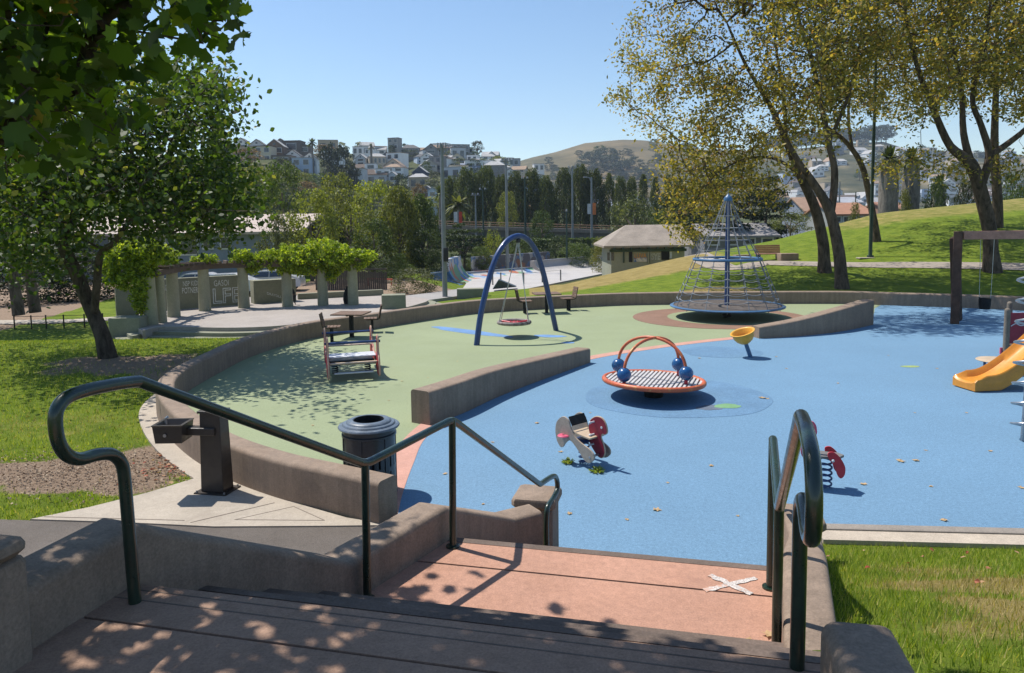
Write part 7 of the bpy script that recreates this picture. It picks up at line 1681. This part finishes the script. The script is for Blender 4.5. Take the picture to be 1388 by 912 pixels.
qpipe('low blue painted ramp at the left front of the skate park', G(611, 389, z9 + .1), G(628, 385, z9 + .1), 1.15, 1.6, M('ramp_blue', (.06, .13, .24), .7, .4, 1, 8, .1, 0, stain=((.4, .42, .45), 1.2, .55)))
A, B = G(668, 391, z9 + .2), G(700, 388, z9 + .2); mb = MB(); mb.plate([A, B, V3((A.x + .5, A.y, A.z + .75))], (0, 1, 0), 1.2); tag(mb.build('skate_wedge', M('wedge_dark', (.06, .085, .11), .7)), 'small dark wedge ramp behind the blue arch', 'skate ramp')
# ============================================================ LABELS: single out look-alikes
ORD = ['leftmost', 'second', 'third', 'fourth', 'fifth', 'sixth', 'seventh', 'eighth', 'ninth', 'tenth', 'eleventh', 'twelfth', 'thirteenth', 'fourteenth', 'fifteenth', 'sixteenth', 'seventeenth', 'eighteenth', 'nineteenth', 'twentieth'] + ['%d%s' % (k, {1: 'st', 2: 'nd', 3: 'rd'}.get(k % 10, 'th')) for k in range(21, 110)]
bpy.context.view_layer.update()
by = {}
for o in list(bpy.data.objects):
    if o.parent is None and o.get('label'): by.setdefault(o['label'], []).append(o)
for lab, os_ in by.items():
    if len(os_) < 2: continue
    def gx(o):
        if o.type == 'MESH' and o.location.length < 1e-6: return proj(sum((Vector(v.co) for v in o.data.vertices[:8]), Vector()) / 8)[0]
        return proj(o.location)[0]
    os_.sort(key=gx)
    for i, o in enumerate(os_):
        o['label'] = lab + (', leftmost of these' if i == 0 else ', rightmost of these' if i == len(os_) - 1 else ', %s from the left' % ORD[i])
for o in bpy.data.objects:
    if o.parent is None and o.get('label') and not o.get('kind') and ('wall' in o.name or o.get('category') in ('wall', 'slab')): o['kind'] = 'thing'
# ============================================================ CAMERA, LIGHT, WORLD
cam = bpy.data.cameras.new('camera'); co = bpy.data.objects.new('camera', cam); COL.objects.link(co); sc.camera = co
cam.sensor_width = 36; cam.lens = 36 * F_PX / 1388; cam.shift_y = -(456 - CY) / 1388; cam.clip_end = 8000; cam.clip_start = .05
Mc = Matrix((( _R.x, _U.x, -_F.x, 0), (_R.y, _U.y, -_F.y, 0), (_R.z, _U.z, -_F.z, CAMZ), (0, 0, 0, 1)))
co.matrix_world = Mc
SUN = Vector((-.415, .28, .866)).normalized()
w = bpy.data.worlds.new('World'); sc.world = w; w.use_nodes = True; nt = w.node_tree; bg = nt.nodes['Background']
sky = nt.nodes.new('ShaderNodeTexSky'); sky.sky_type = 'NISHITA'; sky.sun_disc = False
sky.sun_elevation = math.asin(SUN.z); sky.sun_rotation = math.atan2(SUN.x, SUN.y); sky.air_density = 1.0; sky.dust_density = .3; sky.ozone_density = 1.2; sky.altitude = 50
hs = nt.nodes.new('ShaderNodeHueSaturation'); hs.inputs['Saturation'].default_value = 1.12; nt.links.new(sky.outputs[0], hs.inputs['Color']); nt.links.new(hs.outputs[0], bg.inputs[0]); bg.inputs[1].default_value = .125
sl = bpy.data.lights.new('sun', 'SUN'); sl.energy = 5.0; sl.angle = R(.5); sl.color = (1, .955, .88)
so = bpy.data.objects.new('sun', sl); COL.objects.link(so); so.rotation_euler = SUN.to_track_quat('Z', 'Y').to_euler()
so.location = (0, 0, 60)
sc.view_settings.view_transform = 'Standard'; sc.view_settings.look = 'None'; sc.view_settings.gamma = 1; sc.view_settings.exposure = .30
sc.render.engine = 'CYCLES'; sc.cycles.max_bounces = 6; sc.cycles.transparent_max_bounces = 6; sc.cycles.diffuse_bounces = 3

# haze: thin even air from the ground to above the farthest hill
mb = MB(); mb.box((0, 600, 110), (5200, 2400, 260)); hz_ = mb.build('haze', None, smooth=0)
hm_ = bpy.data.materials.new('haze'); hm_.use_nodes = True; hn = hm_.node_tree; hn.nodes.remove(hn.nodes['Principled BSDF'])
pv = hn.nodes.new('ShaderNodeVolumePrincipled'); pv.inputs['Color'].default_value = (.70, .84, 1, 1); pv.inputs['Density'].default_value = .00017; pv.inputs['Anisotropy'].default_value = .2
hn.links.new(pv.outputs[0], hn.nodes['Material Output'].inputs['Volume']); hz_.data.materials.append(hm_); tag(hz_, kind='stuff')
sc.cycles.volume_bounces = 0
